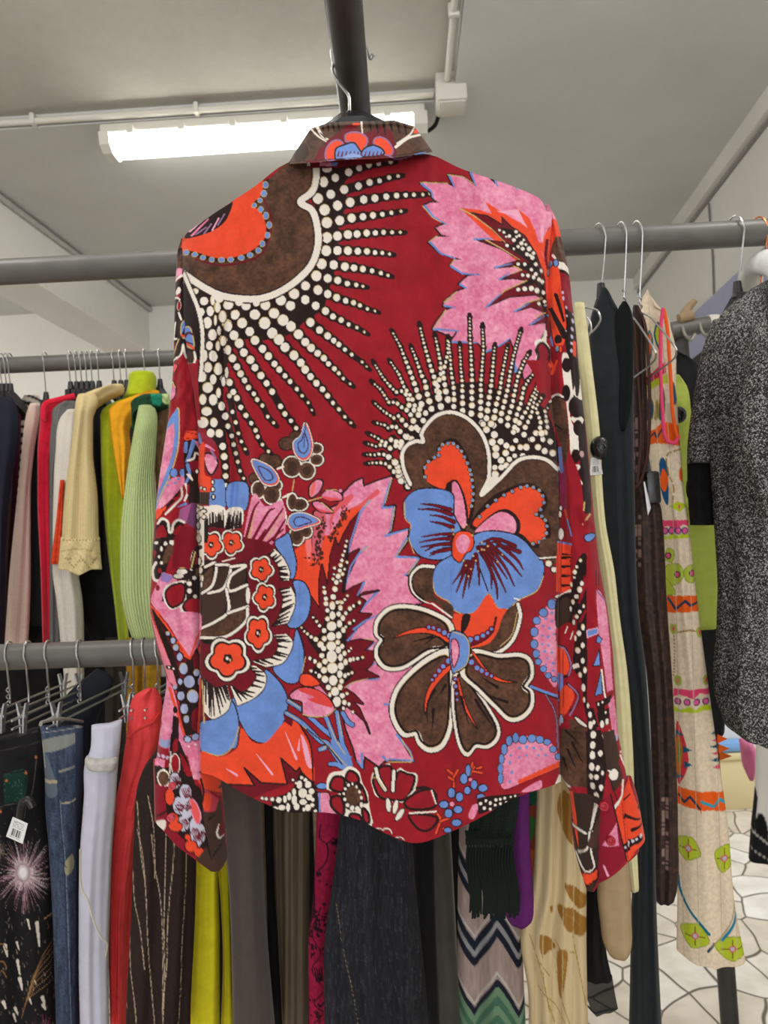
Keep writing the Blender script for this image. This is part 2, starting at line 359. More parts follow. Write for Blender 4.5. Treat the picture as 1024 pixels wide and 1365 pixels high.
# conduit on the ceiling beam and on the edges of the recess
def tubething(name,pts,r,m,label,cat,n=10):
    return tag(MB().tube(pts,r,n).build(name,m),label,cat)
mg=mat('conduit_grey',(176,174,168),.5)
bm_=[(xl(y)+.014,y,CZ-.02) for y in (.3,YF)]
tubething('cable_conduit',bm_,.012,mg,'grey conduit along the top of the ceiling beam at left','conduit')
c=thing('cable_conduit',(-.6,2.335,CZ),'white conduit with clips crossing the ceiling above the fluorescent light','conduit')
y_=2.318
MB().tube([(-3.1,y_,CZ+.012),(.18,y_,CZ+.012)],.011,10).build('pipe',m_pvc,c)
for x in (-1.18,-.62,-.12): MB().box((x-.008,y_-.016,CZ-.004),(x+.008,y_+.016,CZ+.034),.003).build('clip',m_pvc,c)
c=thing('cable_conduit',(.235,1.5,CZ),'white conduit running towards the viewer from the ceiling junction box','conduit')
MB().tube([(.222,2.24,CZ+.012),(.222,-2.9,CZ+.012)],.011,10).build('pipe',m_pvc,c)
for y in (1.95,1.2): MB().box((.206,y-.008,CZ-.004),(.238,y+.008,CZ+.034),.003).build('clip',m_pvc,c)
jb=thing('junction_box',(.235,2.3,CZ),'square white junction box on the ceiling at the conduit corner','junction box')
MB().box((.185,2.25,CZ-.05),(.285,2.345,CZ+.045),.006).build('box_body',m_pvc,jb); MB().box((.192,2.256,CZ-.056),(.278,2.338,CZ-.05),.003).build('lid',m_pvc,jb)
tubething('power_cable',spline([(.2,2.33,CZ-.03),(.185,2.38,CZ-.055),(.15,2.43,CZ-.05),(.12,2.46,CZ-.03)],6),.007,mat('black_rubber',(24,24,25),.6),'short black cable from the junction box to the fluorescent light','cable')
# fluorescent light
def emit(name,col,st):
    m=bpy.data.materials.new(name); m.use_nodes=True; b=m.node_tree.nodes['Principled BSDF']; b.inputs['Base Color'].default_value=(.9,.9,.88,1); b.inputs['Emission Color'].default_value=(*lin(col),1); b.inputs['Emission Strength'].default_value=st; return m
a,b_=atz(146,204,CZ-.07),atz(556,178,CZ-.07)
fl=thing('fluorescent_light',((a[0]+b_[0])/2,(a[1]+b_[1])/2,CZ),'long glowing fluorescent light on the ceiling behind the printed shirt','ceiling light')
yc=(a[1]+b_[1])/2+.0
MB().box((a[0]-.01,yc-.065,CZ-.035),(b_[0]+.03,yc+.065,CZ),.01).build('housing',m_pvc,fl)
prof=[(yc-.06,CZ-.035),(yc-.052,CZ-.065),(yc-.025,CZ-.082),(yc+.025,CZ-.082),(yc+.052,CZ-.065),(yc+.06,CZ-.035)]
MB().prism(prof,a[0]+.02,b_[0]-.01,0).build('diffuser',emit('tube_glow',(255,254,247),13),fl,False)
for x0,x1 in ((a[0]-.012,a[0]+.022),(b_[0]-.012,b_[0]+.035)):
    MB().prism([(yc-.066,CZ-.03),(yc-.056,CZ-.07),(yc-.028,CZ-.088),(yc+.028,CZ-.088),(yc+.056,CZ-.07),(yc+.066,CZ-.03)],x0,x1,0).build('end_cap',m_pvc,fl,False)
for k in range(6):
    x=a[0]+.1+k*(b_[0]-a[0]-.2)/5; MB().box((x-.012,yc-.075,CZ-.045),(x+.012,yc-.06,CZ-.02),.003).build('latch',m_pvc,fl)
# ---------------------------------------------------------------- racks
mr=mat('rack_steel',(104,101,97),.42,metal=.0,spec=.45,kind='metal',col2=(94,91,87),bump=.03); mrd=mat('rack_steel_dark',(64,61,59),.45,kind='metal',col2=(54,52,50),spec=.4,bump=.03)
RZ=EYE+.488; LZ=EYE-.147; RY=1.15; RR=.021
rack=thing('clothes_rack',(.09,1.42,0),'dark grey steel pipe rack carrying the printed shirt, right-hand dresses and lower-left trousers','clothes rack')
L=at(0,361,RY); R_=at(1024,313,RY)
MB().tube([(-1.3,RY,RZ+.012),(1.3,RY,RZ-.012)],RR,28).build('upper_rail',mr,rack)
MB().tube([(-1.3,RY,LZ+.012),(.12,RY,LZ-.006)],RR,28).build('lower_rail',mr,rack)
MB().tube([(-.0335,-.3,EYE+.586),(-.0335,2.2,EYE+.582)],.0205,28).build('cross_rail',mrd,rack)
pp=at(587,1116,1.42); MB().tube([(pp[0],1.42,0),(pp[0],1.42,EYE+.46)],.021,24).build('post',mrd,rack)
MB().box((pp[0]-.06,1.36,0),(pp[0]+.06,1.48,.012),.004).build('foot_plate',mrd,rack)
r2=thing('clothes_rack',(-.8,1.77,0),'grey pipe rack at the left back full of knitwear','clothes rack')
FZ=EYE+.516; FY=1.77
MB().tube([(-1.9,FY,FZ+.012),(-.1,FY,FZ-.01)],.0205,24).build('rail',mr,r2)
for x in (-1.85,-.42): MB().tube([(x,FY+.02,0),(x,FY+.02,FZ)],.02,20).build('post',mr,r2)
p3=at(967,1282,1.8); r3=thing('clothes_rack',(p3[0],1.8,0),'grey steel post with a short pipe arm standing behind the embroidered tunic','clothes rack')
topz=at(915,436,1.8)[2]
MB().tube([(p3[0],1.8,0),(p3[0],1.8,topz)],.021,24).build('post',mrd,r3)
ga,gb=at(893,441,1.78),at(950,432,1.78)
MB().tube([ga,gb],.021,24).build('pipe_arm',mr,r3)
MB().tube([gb-np.array([.012,0,0]),gb+np.array([.012,0,0])],.0235,24).build('end_cap',m_pvc,r3)
for u in (.3,.7):
    q=ga+(gb-ga)*u; MB().tube(spline([q+np.array([-.008,-.02,-.0]),q+np.array([-.006,-.026,-.022]),q+np.array([.01,-.02,-.035]),q+np.array([.022,-.02,-.02])],4),.004,8).build('hook',mat('dull_nickel',(150,146,138),.4,metal=.6),r3)
q=at(912,428,1.77); pg=MB(); pg.tube(spline([q,q+np.array([.006,0,.02]),q+np.array([.016,0,.036]),q+np.array([.03,-.004,.05])],4),.016,12,r2=.007)
pg.tube([q+np.array([-.014,-.005,.004]),q+np.array([.02,-.005,.012])],.013,10)
tag(pg.build('coat_peg',mat('pale_wood',(150,128,98),.6,kind='plain',bump=.1)),'pale wooden peg sticking up from the grey pipe arm','peg')
# ---------------------------------------------------------------- hangers
chrome=mat('chrome_wire',(185,185,185),.28,metal=.9); copper=mat('copper_wire',(214,140,96),.25,metal=.9); blkp=mat('black_plastic',(26,26,28),.35,spec=.5)
def hookpts(X,Yc,Zc,R,zend,tilt=.006,dy=0):
    P=[]
    for k in range(13):
        a=math.radians(-30+235*k/12); P.append((X+tilt*(a-1.5)*.5,Yc+R*math.cos(a),Zc+R*math.sin(a)))
    x,y,z=P[-1]; P.append((X+tilt*.6,Yc-.012,(z*1.6+zend)/2.6)); P.append((X,Yc+dy,zend+.02)); P.append((X,Yc+dy,zend)); return spline(P,3)
def hanger(px,py,Yc,Zc,drop,label,kind='plain',wire=None,group=None,half=.2,R=.0235,r=.0014,body=True,tilt=.006,near=.02):
    X=float(at(px,py,Yc)[0]); t=thing('clothes_hanger',(X,Yc,Zc),label,'hanger',group); zend=Zc-drop
    MB().tube(hookpts(X,Yc,Zc,R,zend,tilt),r,7).build('hook',wire or chrome,t)
    if body and kind=='plain':
        g=MB(); n=9
        prof=[]
        for k in range(-n,n+1):
            u=k/n; prof.append((Yc+u*(half if u>0 else near), zend+.012-.085*abs(u*(1 if u>0 else near/half))**1.25))
        top=[(y,z) for y,z in prof]; bot=[(y,z-.030+.012*abs(y-Yc)/half) for y,z in prof]
        bm=MB(); m=len(top); V=[]; 
        for (y,z),(y2,z2) in zip(top,bot): V+=[(X-.006,y,z),(X+.006,y,z),(X+.006,y2,z2),(X-.006,y2,z2)]
        Fc=[]
        for i in range(m-1):
            for k in range(4): Fc.append((4*i+k,4*i+(k+1)%4,4*i+4+(k+1)%4,4*i+4+k))
        Fc+= [(0,1,2,3),(4*m-1,4*m-2,4*m-3,4*m-4)]
        bm.add(V,Fc); bm.build('shoulder_bar',blkp,t); MB().tube([(X,Yc,zend+.03),(X,Yc,zend+.004)],.006,10,r2=.009).build('neck',blkp,t)
    if kind=='wire':
        g=MB(); g.tube([(X+.0022*math.cos(k*1.1),Yc+.0022*math.sin(k*1.1),zend+.035-.002*k) for k in range(24)],.0012,6); g.build('twist',wire or chrome,t)
        g=MB(); g.tube(spline([(X,Yc,zend-.01),(X,Yc-.04,zend-.03),(X,Yc-half,zend-.095),(X,Yc-half-.01,zend-.11),(X,Yc-half+.01,zend-.118),(X,Yc,zend-.118),(X,Yc+half,zend-.118),(X,Yc+half,zend-.095),(X,Yc+.04,zend-.03),(X,Yc,zend-.008)],3),r,6); g.build('frame',wire or chrome,t)
    return t
# ---------------------------------------------------------------- the flower print of the shirt
RED=(152,24,38); MAR=(112,16,32); DK=(38,22,22); BRN=(86,58,44); CRM=(236,226,214); PNK=(230,138,170)
BLU=(108,142,208); ORG=(236,76,44); GLD=(206,176,112); MAU=(150,110,150); LPK=(240,170,195); BLK=(30,19,20)
CV = Canvas(180, 150, 880, 1195, 2.0, RED)
FR = {'A':(220,150,280/1024),'B':(480,150,300/1024),'C':(190,420,300/1024),'D':(480,420,320/1024),'E':(190,700,300/1024),
      'F':(470,720,330/1024),'G':(190,900,300/1024),'H':(470,960,400/1024),'P':(370,620,200/1024),'Q':(370,800,200/1024),
      'R':(370,960,200/1024),'S':(190,320,120/682),'T':(190,560,120/682),'U':(690,260,120/682),'V':(700,480,140/682),
      'W':(720,740,140/682),'K':(380,60,240/1024),'X':(0,0,1)}
def Pt(t):
    out=[]; f='X'
    for w in t.split():
        if w[0].isalpha(): f=w[0]; w=w[1:]
        if not w: continue
        v=[float(q) for q in w.split(',')]; x0,y0,s=FR[f]
        out.append([x0+v[0]*s,y0+v[1]*s]+[q*s for q in v[2:]])
    return out
def xy(t): return np.array([p[:2] for p in Pt(t)])
def F_(t,c,sm=1,o=None,w=2.2):
    p=xy(t); p=smooth(p,True) if sm else p
    CV.fill(p,c)
    if o is not None: CV.stroke(np.vstack([p,p[:1]]),w,o)
def L_(t,w,c,w2=None,sm=1,cl=False):
    p=xy(t); p=smooth(p,cl) if sm else p
    if cl: p=np.vstack([p,p[:1]])
    CV.stroke(p,w,c,w2)
def D_(t,c=CRM,o=None,ow=1.6,gold=False):
    P=Pt(t)
    if o is not None:
        for p in P: CV.ell(p[0],p[1],p[2]+ow,(p[3] if len(p)>3 else p[2])+ow,o)
    for i,p in enumerate(P):
        rx=p[2]; ry=p[3] if len(p)>3 else p[2]
        if gold and i%2==0: CV.ell(p[0]-.2,p[1]-.6,rx+.5,ry+.5,GLD)
        CV.ell(p[0],p[1],rx,ry,c)
def ray(t,r0,r1,dk=None,ext=6):
    p=xy(t); n=len(p); r=np.linspace(r0,r1,n)
    d=p[-1]-p[-2]; d=d/np.hypot(*d)
    q=np.vstack([p,p[-1:]+d*ext])
    CV.stroke(q,2*r0*.95+3.6,DK,2*r1+3.4)
    for (x,y),a in zip(p,r): CV.ell(x,y,a+2.9,a*1.06+2.9,DK)
    return p,r
def rdots(pr):
    p,r=pr
    for i,((x,y),a) in enumerate(zip(p,r)):
        if i%2==0 or a<2.5: CV.ell(x-.2,y-.5,a+.5,a*1.06+.5,GLD)
        CV.ell(x,y,a,a*1.08,CRM)
def petalflower(f,x,y,rx,ry,n=5,c=ORG,ph=0.3,cut=None):
    x0,y0,s=FR[f]; cx,cy=x0+x*s,y0+y*s; rx*=s; ry*=s
    def sh(k):
        t=np.linspace(0,2*np.pi,60,endpoint=False); rr=.80+.24*np.abs(np.sin(n*(t+ph)/2))
        p=np.stack([cx+rx*k*rr*np.cos(t),cy+ry*k*rr*np.sin(t)],1)
        if cut is not None: p[:,0]=np.maximum(p[:,0],cut)
        return p
    CV.fill(sh(1.42),DK); CV.fill(sh(1.33),CRM); CV.fill(sh(1.14),DK); CV.fill(sh(1.0),c)
    
    for k in range(5):
        a=k*1.257+ph; CV.ell(cx+rx*.16*math.cos(a),cy+ry*.17*math.sin(a),rx*.14,ry*.15,DK)
    CV.ell(cx-.6,cy-ry*.02,rx*.09,ry*.10,CRM); CV.ell(cx+rx*.14,cy+ry*.08,rx*.07,ry*.08,GLD)
def ticks(inner,outer,n,c,w=2,w2=.6,j=.25,seed=1):
    rg=np.random.default_rng(seed)
    den=lambda t: (lambda q: np.stack([np.interp(np.linspace(0,len(q)-1,80),np.arange(len(q)),q[:,k]) for k in (0,1)],1))(smooth(xy(t),False,12)); a=den(inner); b=den(outer)
    for i in range(n):
        u=(i+.5)/n+rg.uniform(-j,j)/n
        p=a[int(u*(len(a)-1))]; q=b[int(u*(len(b)-1))]; m=rg.uniform(.65,.95)
        CV.stroke(np.array([p,p+(q-p)*m]),w,c,w2)

def paint_shirt():
    rg=np.random.default_rng(4)
    # ---------- upper left flower and its dotted rays
    rays=[('X436,225 447,237 465,230 479,224 492,220 505,218 521,216',5.5,2.6),
     ('X424,265 441,259 459,253 478,248 493,243.5 506,241 519,237 531,235',6.4,2),
     ('X433,280 450,274 467,270 485,266 500,264.5 515,262 529,261 541,260 552,260 564,259.6 573,258.5',6.6,1.3),
     ('X436,297 453,294 469,291 484,289 497.5,287.3 510,285.6 522,284 535,282',6.6,1.7),
     ('X436,317 450,314.6 464,313 476,312 489,311 500.5,310.5 511.6,310 523,310 534,310',6.4,1.7),
     ('X435,334.5 450,334 464,334.5 477,335 489.5,335.5 500,336.6 510,337.5 519.5,339',6.3,1.7),
     ('X429,352 445,353 460,355.6 472,357 484,359 496,361 508,364.5 517.5,367.4',6.3,1.8),
     ('X422,368 437,371 450.5,374 463,378 475,380 484,382',6.3,1.6),
     ('X424,387 437,392 449,397 461,401 471.5,404 480,407.5 490,412 500,415',5.6,1.2),
     ('X407,381 421,407.5 434,415 444,422 455,427 465,432.6 476,437 486,443',5.8,1.3),
     ('X392,392 407,399.6 414,430 426,440 437,448 445,454 452,459.5 460,466 469,473 483,483 489,489',6.2,1.1),
     ('X377.5,427 388,435 398,446 407,456 415,464 423.5,471 432,478 438,485 446,492 452,498 458,505 467,512',6.8,1.4),
     ('X353,431 363,444 372,453 380,463 392,474 401,483.6 407,493 414,502 422,511 430,519 437,528 444,537 452,546 460,556 468,564',7.2,1.5),
     ('X323,431 333,442 340,454 350,465 358,475 366,485 372.5,493 380,501 387,509 396,519 403,528 411,537 416,547',6.2,1.2),
     ('X303,433 312,447 319,458 325,470 334,480 340,490 348,501 355.5,511 363,522.5 374,541.6 380,552 388,561 395,571 398,585',6.2,2.2),
     ('X297.5,454 303,467 310,478 316,489 321,498.5 326,507 331.5,517 338.5,525 343,533 350,541 357,555.6 365,564',5.4,1.7),
     ('X291,492 298,505 306,510 311,522.5 316,531 321,543 328,554 335,564 341,574 344,582.6 350,593 358,602',4.6,1.8),
     ('X306,528 310,549 314.5,563.5 318,578 322,589 327,599',2.8,1.6),
     ('X294,540 300,555 304,568.5 309,581 311.6,593 314.5,604.6 317,616 320,628 325,638 329,650',3.6,1.4),
     ('X278,517 284,533 275,549 285,563.5 292.5,578 297,595 299,609 300.5,622 301,635 301,647 300,660',6.4,2.6)]
    F_('X418,216 470,222 455,250 462,262 458,285 450,310 452,335 448,355 442,375 436,395 430,412 405,430 388,445 365,450 345,455 330,452 318,457 308,470 300,500 297,540 302,590 300,640 292,600 266,560 262,540 266,440 258,400 243,365 300,360 400,330 420,280',DK)
    P_=[ray(t,a,b) for t,a,b in rays]
    for p in P_: rdots(p)
    D_('A310,938,22 395,942,22 490,940,23 565,915,25 630,885,24 685,845,22 255,950,13,25 283,995,16,24 343,985,20 438,985,25 532,980,24 612,942,23 775,340,19,25 790,275,24,18 150,872,13 S467,462,32 533,455,15,40 513,538,27,38 570,512,20,38 645,495,32 608,585,28,38 495,627,30,40 553,610,10,38 580,687,14,36 648,655,30,38 530,718,32,42 612,767,22,36 507,800,25,34 572,805,14,36 540,885,28,38 648,835,22,34 498,963,28,40 573,985,30,38 535,1055,24,38 495,1120,38,38 613,1072,16,36 458,1210,25,38 535,1210,32,42 577,1160,16,36 600,1258,25,34 487,1300,38,32 628,1335,25,28 C275,490,24,24 310,537,18,20 325,490,16,20 295,35,20,26 365,8,16,26 420,5,18,16 345,245,16,26 320,185,18,24 298,240,18,22 383,262,8,26',CRM,DK,1.2,True)
    F_('A60,720 85,640 130,590 300,470 500,330 600,245 715,262 722,300 700,390 648,435 700,480 725,560 728,640 700,720 640,790 560,850 470,885 380,888 280,872 200,838 130,790 88,775',BRN)
    # cream border of the petal
    b='A735,262 738,310 718,385 660,436 718,478 743,560 746,645 718,735 655,808 570,868 475,905 375,908 275,892 195,855 125,810 90,785'
    L_(b,12.5,DK); L_(b,9,CRM); L_('A650,437 690,425',3,CRM,1)
    D_('A265,905,22 360,925,18 445,930,16 240,890,14',CRM)
    L_('A695,385 718,350 722,300',1,GLD)
    F_('S290,250 330,300 400,480 430,600 445,720 440,880 410,900 395,830 380,900 300,900 250,700 290,500',BLK)
    L_('S312,255 362,375 412,495 440,600 455,720 452,850 448,960 438,1060',8,DK); L_('S312,255 362,375 412,495 440,600 455,720 452,850 448,960 438,1060',5.2,CRM)
    D_('S445,545,24,32 468,875,24,46 455,1035,28,40 500,805,12,8',CRM)
    # orange heart and beads
    F_('A70,690 95,640 170,620 300,480 490,330 500,360 480,420 440,455 480,490 510,560 495,640 440,690 370,718 270,728 180,712 100,690',DK)
    F_('A60,690 85,630 100,600 290,445 470,315 478,340 470,400 425,450 465,480 490,540 490,600 465,640 420,675 360,700 290,712 230,705 150,680 90,672',ORG)
    L_('A480,420 520,520 500,640 440,710 280,745 150,715',2.5,MAR)
    D_('A490,353,12,15 482,395,12,15 463,428,10 435,453,10 467,472,10,13 492,503,11,16 508,548,11,15 500,598,11,14 475,640,11,14 455,672,12 415,695,13,11 372,708,14,11 320,717,13,11 275,718,14,11 228,717,11 185,707,12,10 145,692,13,10 103,682,12,12',BLU,GLD,.9)
    F_('A95,612 120,575 200,510 325,430 300,520 235,575 140,608',DK); L_('A120,575 200,508 320,432',5,LPK,3)
    L_('A130,600 210,520',3,PNK,2); L_('A150,595 200,560',2,MAU); L_('A190,590 225,545',2.2,MAU); L_('A230,575 262,515',2.2,LPK); L_('A258,548 290,495',2,MAU)
    # ---------- pink feather at the right shoulder
    fe='B275,320 400,325 432,342 400,283 470,295 527,335 500,268 570,283 628,335 608,298 690,320 716,352 698,322 790,360 850,420 850,1020 D790,60 745,150 758,185 740,240 700,275 690,215 662,242 660,150 640,98 600,125 540,157 500,115 390,112 420,65 310,58 B420,1020 440,990 330,985 350,950 390,900 435,885 378,880 385,860 440,815 482,800 450,780 490,745 545,735 460,730 410,695 430,670 465,668 430,660 360,635 312,590 350,565 410,565 370,555 345,525 390,505 330,470 290,425 320,410 360,410 330,390 320,355'
    p=xy(fe); CV.fill(p,PNK); CV.stroke(np.vstack([p,p[:1]]),4.4,DK); CV.fill(p,PNK)
    for t in ['B280,325 325,360 335,392','B295,425 335,475 392,508','B318,590 365,640 435,665','B415,700 465,733 545,738','B455,782 485,800','B385,880 435,888','B335,985 440,992','B408,290 430,342','B505,275 527,335','B612,302 628,338','B700,325 716,352','D315,60 420,68','D395,115 500,118','D540,157 600,128 640,100','D662,242 690,215','D665,235 655,160']:
        L_(t,3,BLU,1.5,0)
    for t in ['B275,318 400,322','B400,283 470,292 520,325','B285,425 330,478 370,500','B350,562 312,590','B430,668 410,695','B440,815 382,862 435,842','B390,898 335,985','B820,420 828,480','B698,322 720,350']:
        L_(t,1.5,GLD,1.2,0)
    L_('B770,350 818,425 828,500',2.5,DK); 
    # orange flame, dark heart with dots
    F_('B455,435 540,442 600,462 570,405 640,450 700,485 765,525 705,430 770,480 805,560 830,650 855,700 850,800 800,760',ORG,0)
    F_('B620,450 700,470 760,525 720,440',LPK,0)
    mf='B500,455 600,530 660,590 520,575 640,620 727,670 612,707 700,700 737,715 640,760 700,755 757,765 660,810 572,887 680,840 800,830 828,845 760,870 702,907 780,885 842,912 772,967 848,955 845,1024 870,1024 850,800 830,720 800,640 750,560 690,520 645,475 650,512 580,470'
    p=xy(mf); CV.fill(p,MAR); CV.stroke(np.vstack([p,p[:1]]),1.6,DK)
    F_('B640,520 720,540 800,650 840,800 850,960 835,900 800,780 720,790 800,740 690,690 770,680 650,600 700,600',DK,0)
    for t in ['B455,437 520,470 600,530 660,590','B560,572 650,622 727,670','B700,700 737,715 690,735','B757,765 660,810 580,880','B828,845 760,865 715,895','B842,912 800,930']:
        L_(t,2,GLD,1,0)
    for t in ['B520,577 600,573','B615,705 690,688','B635,760 680,730','B575,885 640,825','B705,905 770,868','B775,965 840,925']:
        L_(t,2.6,BLU,1.4,0)
    D_('B635,535,6 655,545,7 680,562,8 710,542,8 725,560,7 700,580,9 735,595,10 755,600,7 740,620,9 770,620,11 760,645,9 790,640,8 785,660,10 800,690,9 720,610,8 670,605,8 700,620,6 720,690,8 750,690,8 780,715,8 800,735,9 740,740,8 765,742,9 790,750,9 720,805,9 750,802,11 780,800,12 805,810,12 815,760,9 825,720,8 830,770,9 835,820,9 840,860,8 815,870,8 665,565,5 745,580,6 775,650,7 712,565,6',CRM,DK,1.2)
    # ---------- the fan of dotted rays in the middle
    fan=['D190,705 150,675 135,655 105,632 70,630 35,632|4.2','D205,730 150,630 122,605 95,592 60,597 28,595|4.4','D195,590 165,550 130,570 100,552 68,560 30,548|4.6','D200,520 168,552 140,528 105,548 75,525 40,508|4.6',
     'D250,540 195,520 172,498 148,470 125,485 105,470 68,460|4.4','D250,490 205,480 182,452 165,430 145,440 100,410 65,378|4.2','D240,480 225,445 210,412 180,395 150,370 125,375 90,320 55,288|4.2',
     'D270,450 240,415 210,385 205,345 178,325 155,330 125,300 100,270 60,205|4.2','D280,418 235,390 220,350 190,310 165,250 130,200|4.0','D262,380 248,340 235,300 210,232 195,195 175,140 140,75|4.6',
     'D305,400 285,330 280,290 262,255 240,190 220,140|4.6','D345,390 325,310 318,270 300,215 275,130 255,45|5','D335,350 345,355 330,310 345,250 345,210 330,130 320,90|5','D375,360 365,320 355,245 375,165 375,100|4.8',
     'D400,390 402,350 400,310 390,250 385,180 380,110|3.8','D438,408 438,370 437,335 437,295 432,245 425,130|4.2','D475,420 478,385 477,350 478,310 478,255 475,190 470,100 468,10|4.6',
     'D520,460 515,430 515,370 517,340 515,300 520,240 527,140 523,50|4.4','D540,440 545,400 552,350 560,300 565,250 570,185 575,135|4.4','D570,470 575,420 580,390 590,350 598,320 605,265 620,185 628,140|4.4',
     'D600,450 605,415 620,360 632,310 640,250 655,175 685,70|4','D630,470 632,435 650,385 660,330 675,260 700,200 720,165|4','D660,480 665,440 685,380 700,310 715,285 745,245|4','D670,490 680,460 695,430 710,410 735,350 760,290|4.2','D700,510 705,480 730,430 745,360 770,300|4.2',
     'D730,530 755,500 775,470 750,395 780,345|4.6','D780,530 800,480 790,410 805,390|4']
    F_('D180,600 160,560 215,460 270,380 330,320 420,290 520,290 610,330 690,380 790,400 845,560 845,640 740,600 640,640 520,770 550,690 545,590 500,480 400,400 300,440 260,530 190,560',DK)
    F_('D600,420 640,400 610,470',MAR); F_('D690,420 740,400 680,500',MAR); F_('D500,330 540,300 530,400',MAR)
    P_=[]
    for t in fan:
        a,b=t.split('|'); P_.append(ray(a,float(b)*.92,1.1,ext=4))
    for p in P_:
        q,r=p; L=np.concatenate([[0],np.cumsum(np.hypot(*np.diff(q,axis=0).T))]); x=0; pos=[]
        while x<L[-1]:
            a=np.interp(x,L,r); pos.append((np.interp(x,L,q[:,0]),np.interp(x,L,q[:,1]),a)); x+=2*a+1.9
        for k,(X,Y,a) in enumerate(pos):
            if k%2: CV.ell(X-.2,Y-.4,a+.4,a+.4,GLD)
            CV.ell(X,Y,a*.92,a,CRM)
    D_('D540,490,13 525,465,12 560,465,13 573,510,15 565,543,14 600,540,13 580,570,14 625,557,13 580,598,14 602,620,14 622,590,13 637,615,12 625,643,12 603,650,13 575,680,17,13 575,650,12 710,565,13 735,530,12 775,505,13 695,600,12 760,565,12 788,580,13 823,590,13 812,540,12 650,570,11 665,535,11 685,565,11 660,600,10 655,500,10 175,708,13 150,630,13 122,605,12 165,668,11',CRM,DK,1,True)
    # upper double petal
    ou='D215,722 188,660 180,595 202,555 240,538 270,540 263,508 285,468 325,430 380,414 440,430 492,470 527,520 547,580 552,640 548,700 518,768 605,690 672,622 740,606 800,620 848,662'
    F_(ou.replace(' 518,768',' 525,760')+' 848,1030 F780,75 660,10 500,60 400,0 D300,900',BRN)
    L_(ou,7.5,DK); L_(ou,5.0,CRM); F_('D518,768 548,690 560,690 600,692 540,760',CRM,0)
    F_('D265,660 290,622 325,600 330,560 370,530 410,530 445,575 470,630 485,700 492,760 480,860 455,900 440,840 390,770 300,725',DK)
    F_('D275,650 290,630 325,610 335,570 370,545 400,545 430,580 455,630 470,690 480,750 470,830 455,880 420,850 395,770 300,720 280,690',ORG)
    bd='D278,690 277,650 292,625 318,608 335,598 338,572 352,553 375,548 398,548 415,562 432,580 446,605 458,632 468,660 474,680 478,705 480,733 482,762 480,790 475,815'
    q=smooth(xy(bd),False,4)
    for k in range(0,len(q),4): CV.ell(q[k][0],q[k][1],3.1,3.1,DK); CV.ell(q[k][0],q[k][1],2.3,2.3,GLD); CV.ell(q[k][0],q[k][1],1.7,1.9,BLU)
    F_('D470,910 545,790 640,735 710,715 765,735 800,780 790,830 770,850 805,880 815,940 790,985 730,990 640,930',DK)
    F_('D480,890 560,810 640,750 700,730 750,745 780,775 785,800 755,850 785,880 795,920 780,960 735,975 680,930 560,920',ORG)
    bd='D510,860 545,815 580,790 615,768 650,752 685,735 712,730 740,735 765,748 780,772 785,800 770,830 752,850 775,858 790,875 797,900 795,930 785,955 765,968 738,975'
    q=smooth(xy(bd),False,4)
    for k in range(0,len(q),4): CV.ell(q[k][0],q[k][1],3.1,3.1,DK); CV.ell(q[k][0],q[k][1],2.3,2.3,GLD); CV.ell(q[k][0],q[k][1],1.7,1.9,BLU)
    F_('D485,925 530,875 590,833 640,833 682,880 672,935 600,925 540,920',DK); F_('D490,925 530,882 590,842 635,848 665,882 658,930 600,925 540,920',PNK)
    F_('D365,740 390,705 420,712 452,790 462,880 440,920 400,850',DK); F_('D393,722 418,722 442,790 453,880 440,910 405,850',PNK)
    # blue petals
    F_('D185,800 230,750 310,738 395,762 402,850 432,920 420,1000 F400,75 340,82 280,66 240,20 D207,945 217,897 192,865',BLU,1,DK,1.6)
    L_('D190,800 192,865 217,897 207,945 230,1015',1.4,GLD)
    F_('D490,935 560,920 640,930 700,960 750,1018 F788,85 792,140 762,210 690,247 640,287 600,278 565,222 550,245 520,292 460,306 410,282 400,256 345,222 330,160 350,100 410,62 470,20',BLU,1,DK,1.6)
    L_('F330,160 345,222 400,256 410,282 460,306 520,292 550,245 565,222 600,278 640,287 690,247 762,210 790,150',1.4,GLD)
    L_('F520,100 560,210',1.6,DK); L_('F690,247 670,240',2,CRM)
    for t in ['D260,805 320,812 385,830','D250,828 320,830 390,850','D300,853 350,860 400,882','D300,880 350,890 395,905','D265,945 340,935 395,935','D255,970 330,955 400,955','D260,990 330,980 400,975','D300,1015 350,1000 400,995','F300,45 350,20 410,15','F320,65 350,50 410,35','F415,180 450,130 470,90','F430,215 455,150 480,90','F455,240 470,170 490,90','F480,200 490,140 500,80','F525,190 520,110 510,60','F575,200 570,120 520,30','F600,245 590,170 530,30','F635,215 600,140 540,30','F640,160 600,100 550,30','F670,190 630,110 560,20','F700,150 650,90 560,10','F705,120 680,80 600,10','D520,1015 600,985 680,1010','D520,1000 590,960 660,985','D510,975 560,955 600,960']:
        L_(t,1.6,DK,6.4); L_(t,.8,MAR,4.4)
    D_('D395,915,5 400,935,5 520,970,5 545,985,5 520,1000,5 F470,105,4 490,120,4 480,150,4 500,65,4 520,45,4 545,40,4 600,90,4 620,60,4 460,85,4 510,85,4',GLD)
    F_('D395,960 410,930 440,920 475,930 487,970 475,1005 F470,55 445,92 415,70 410,30',ORG,1,DK,1.5)
    F_('D410,965 430,938 455,940 470,968 455,1005 435,1018 415,1000',PNK)
    D_('D455,895,5 480,940,5 440,905,4',GLD)
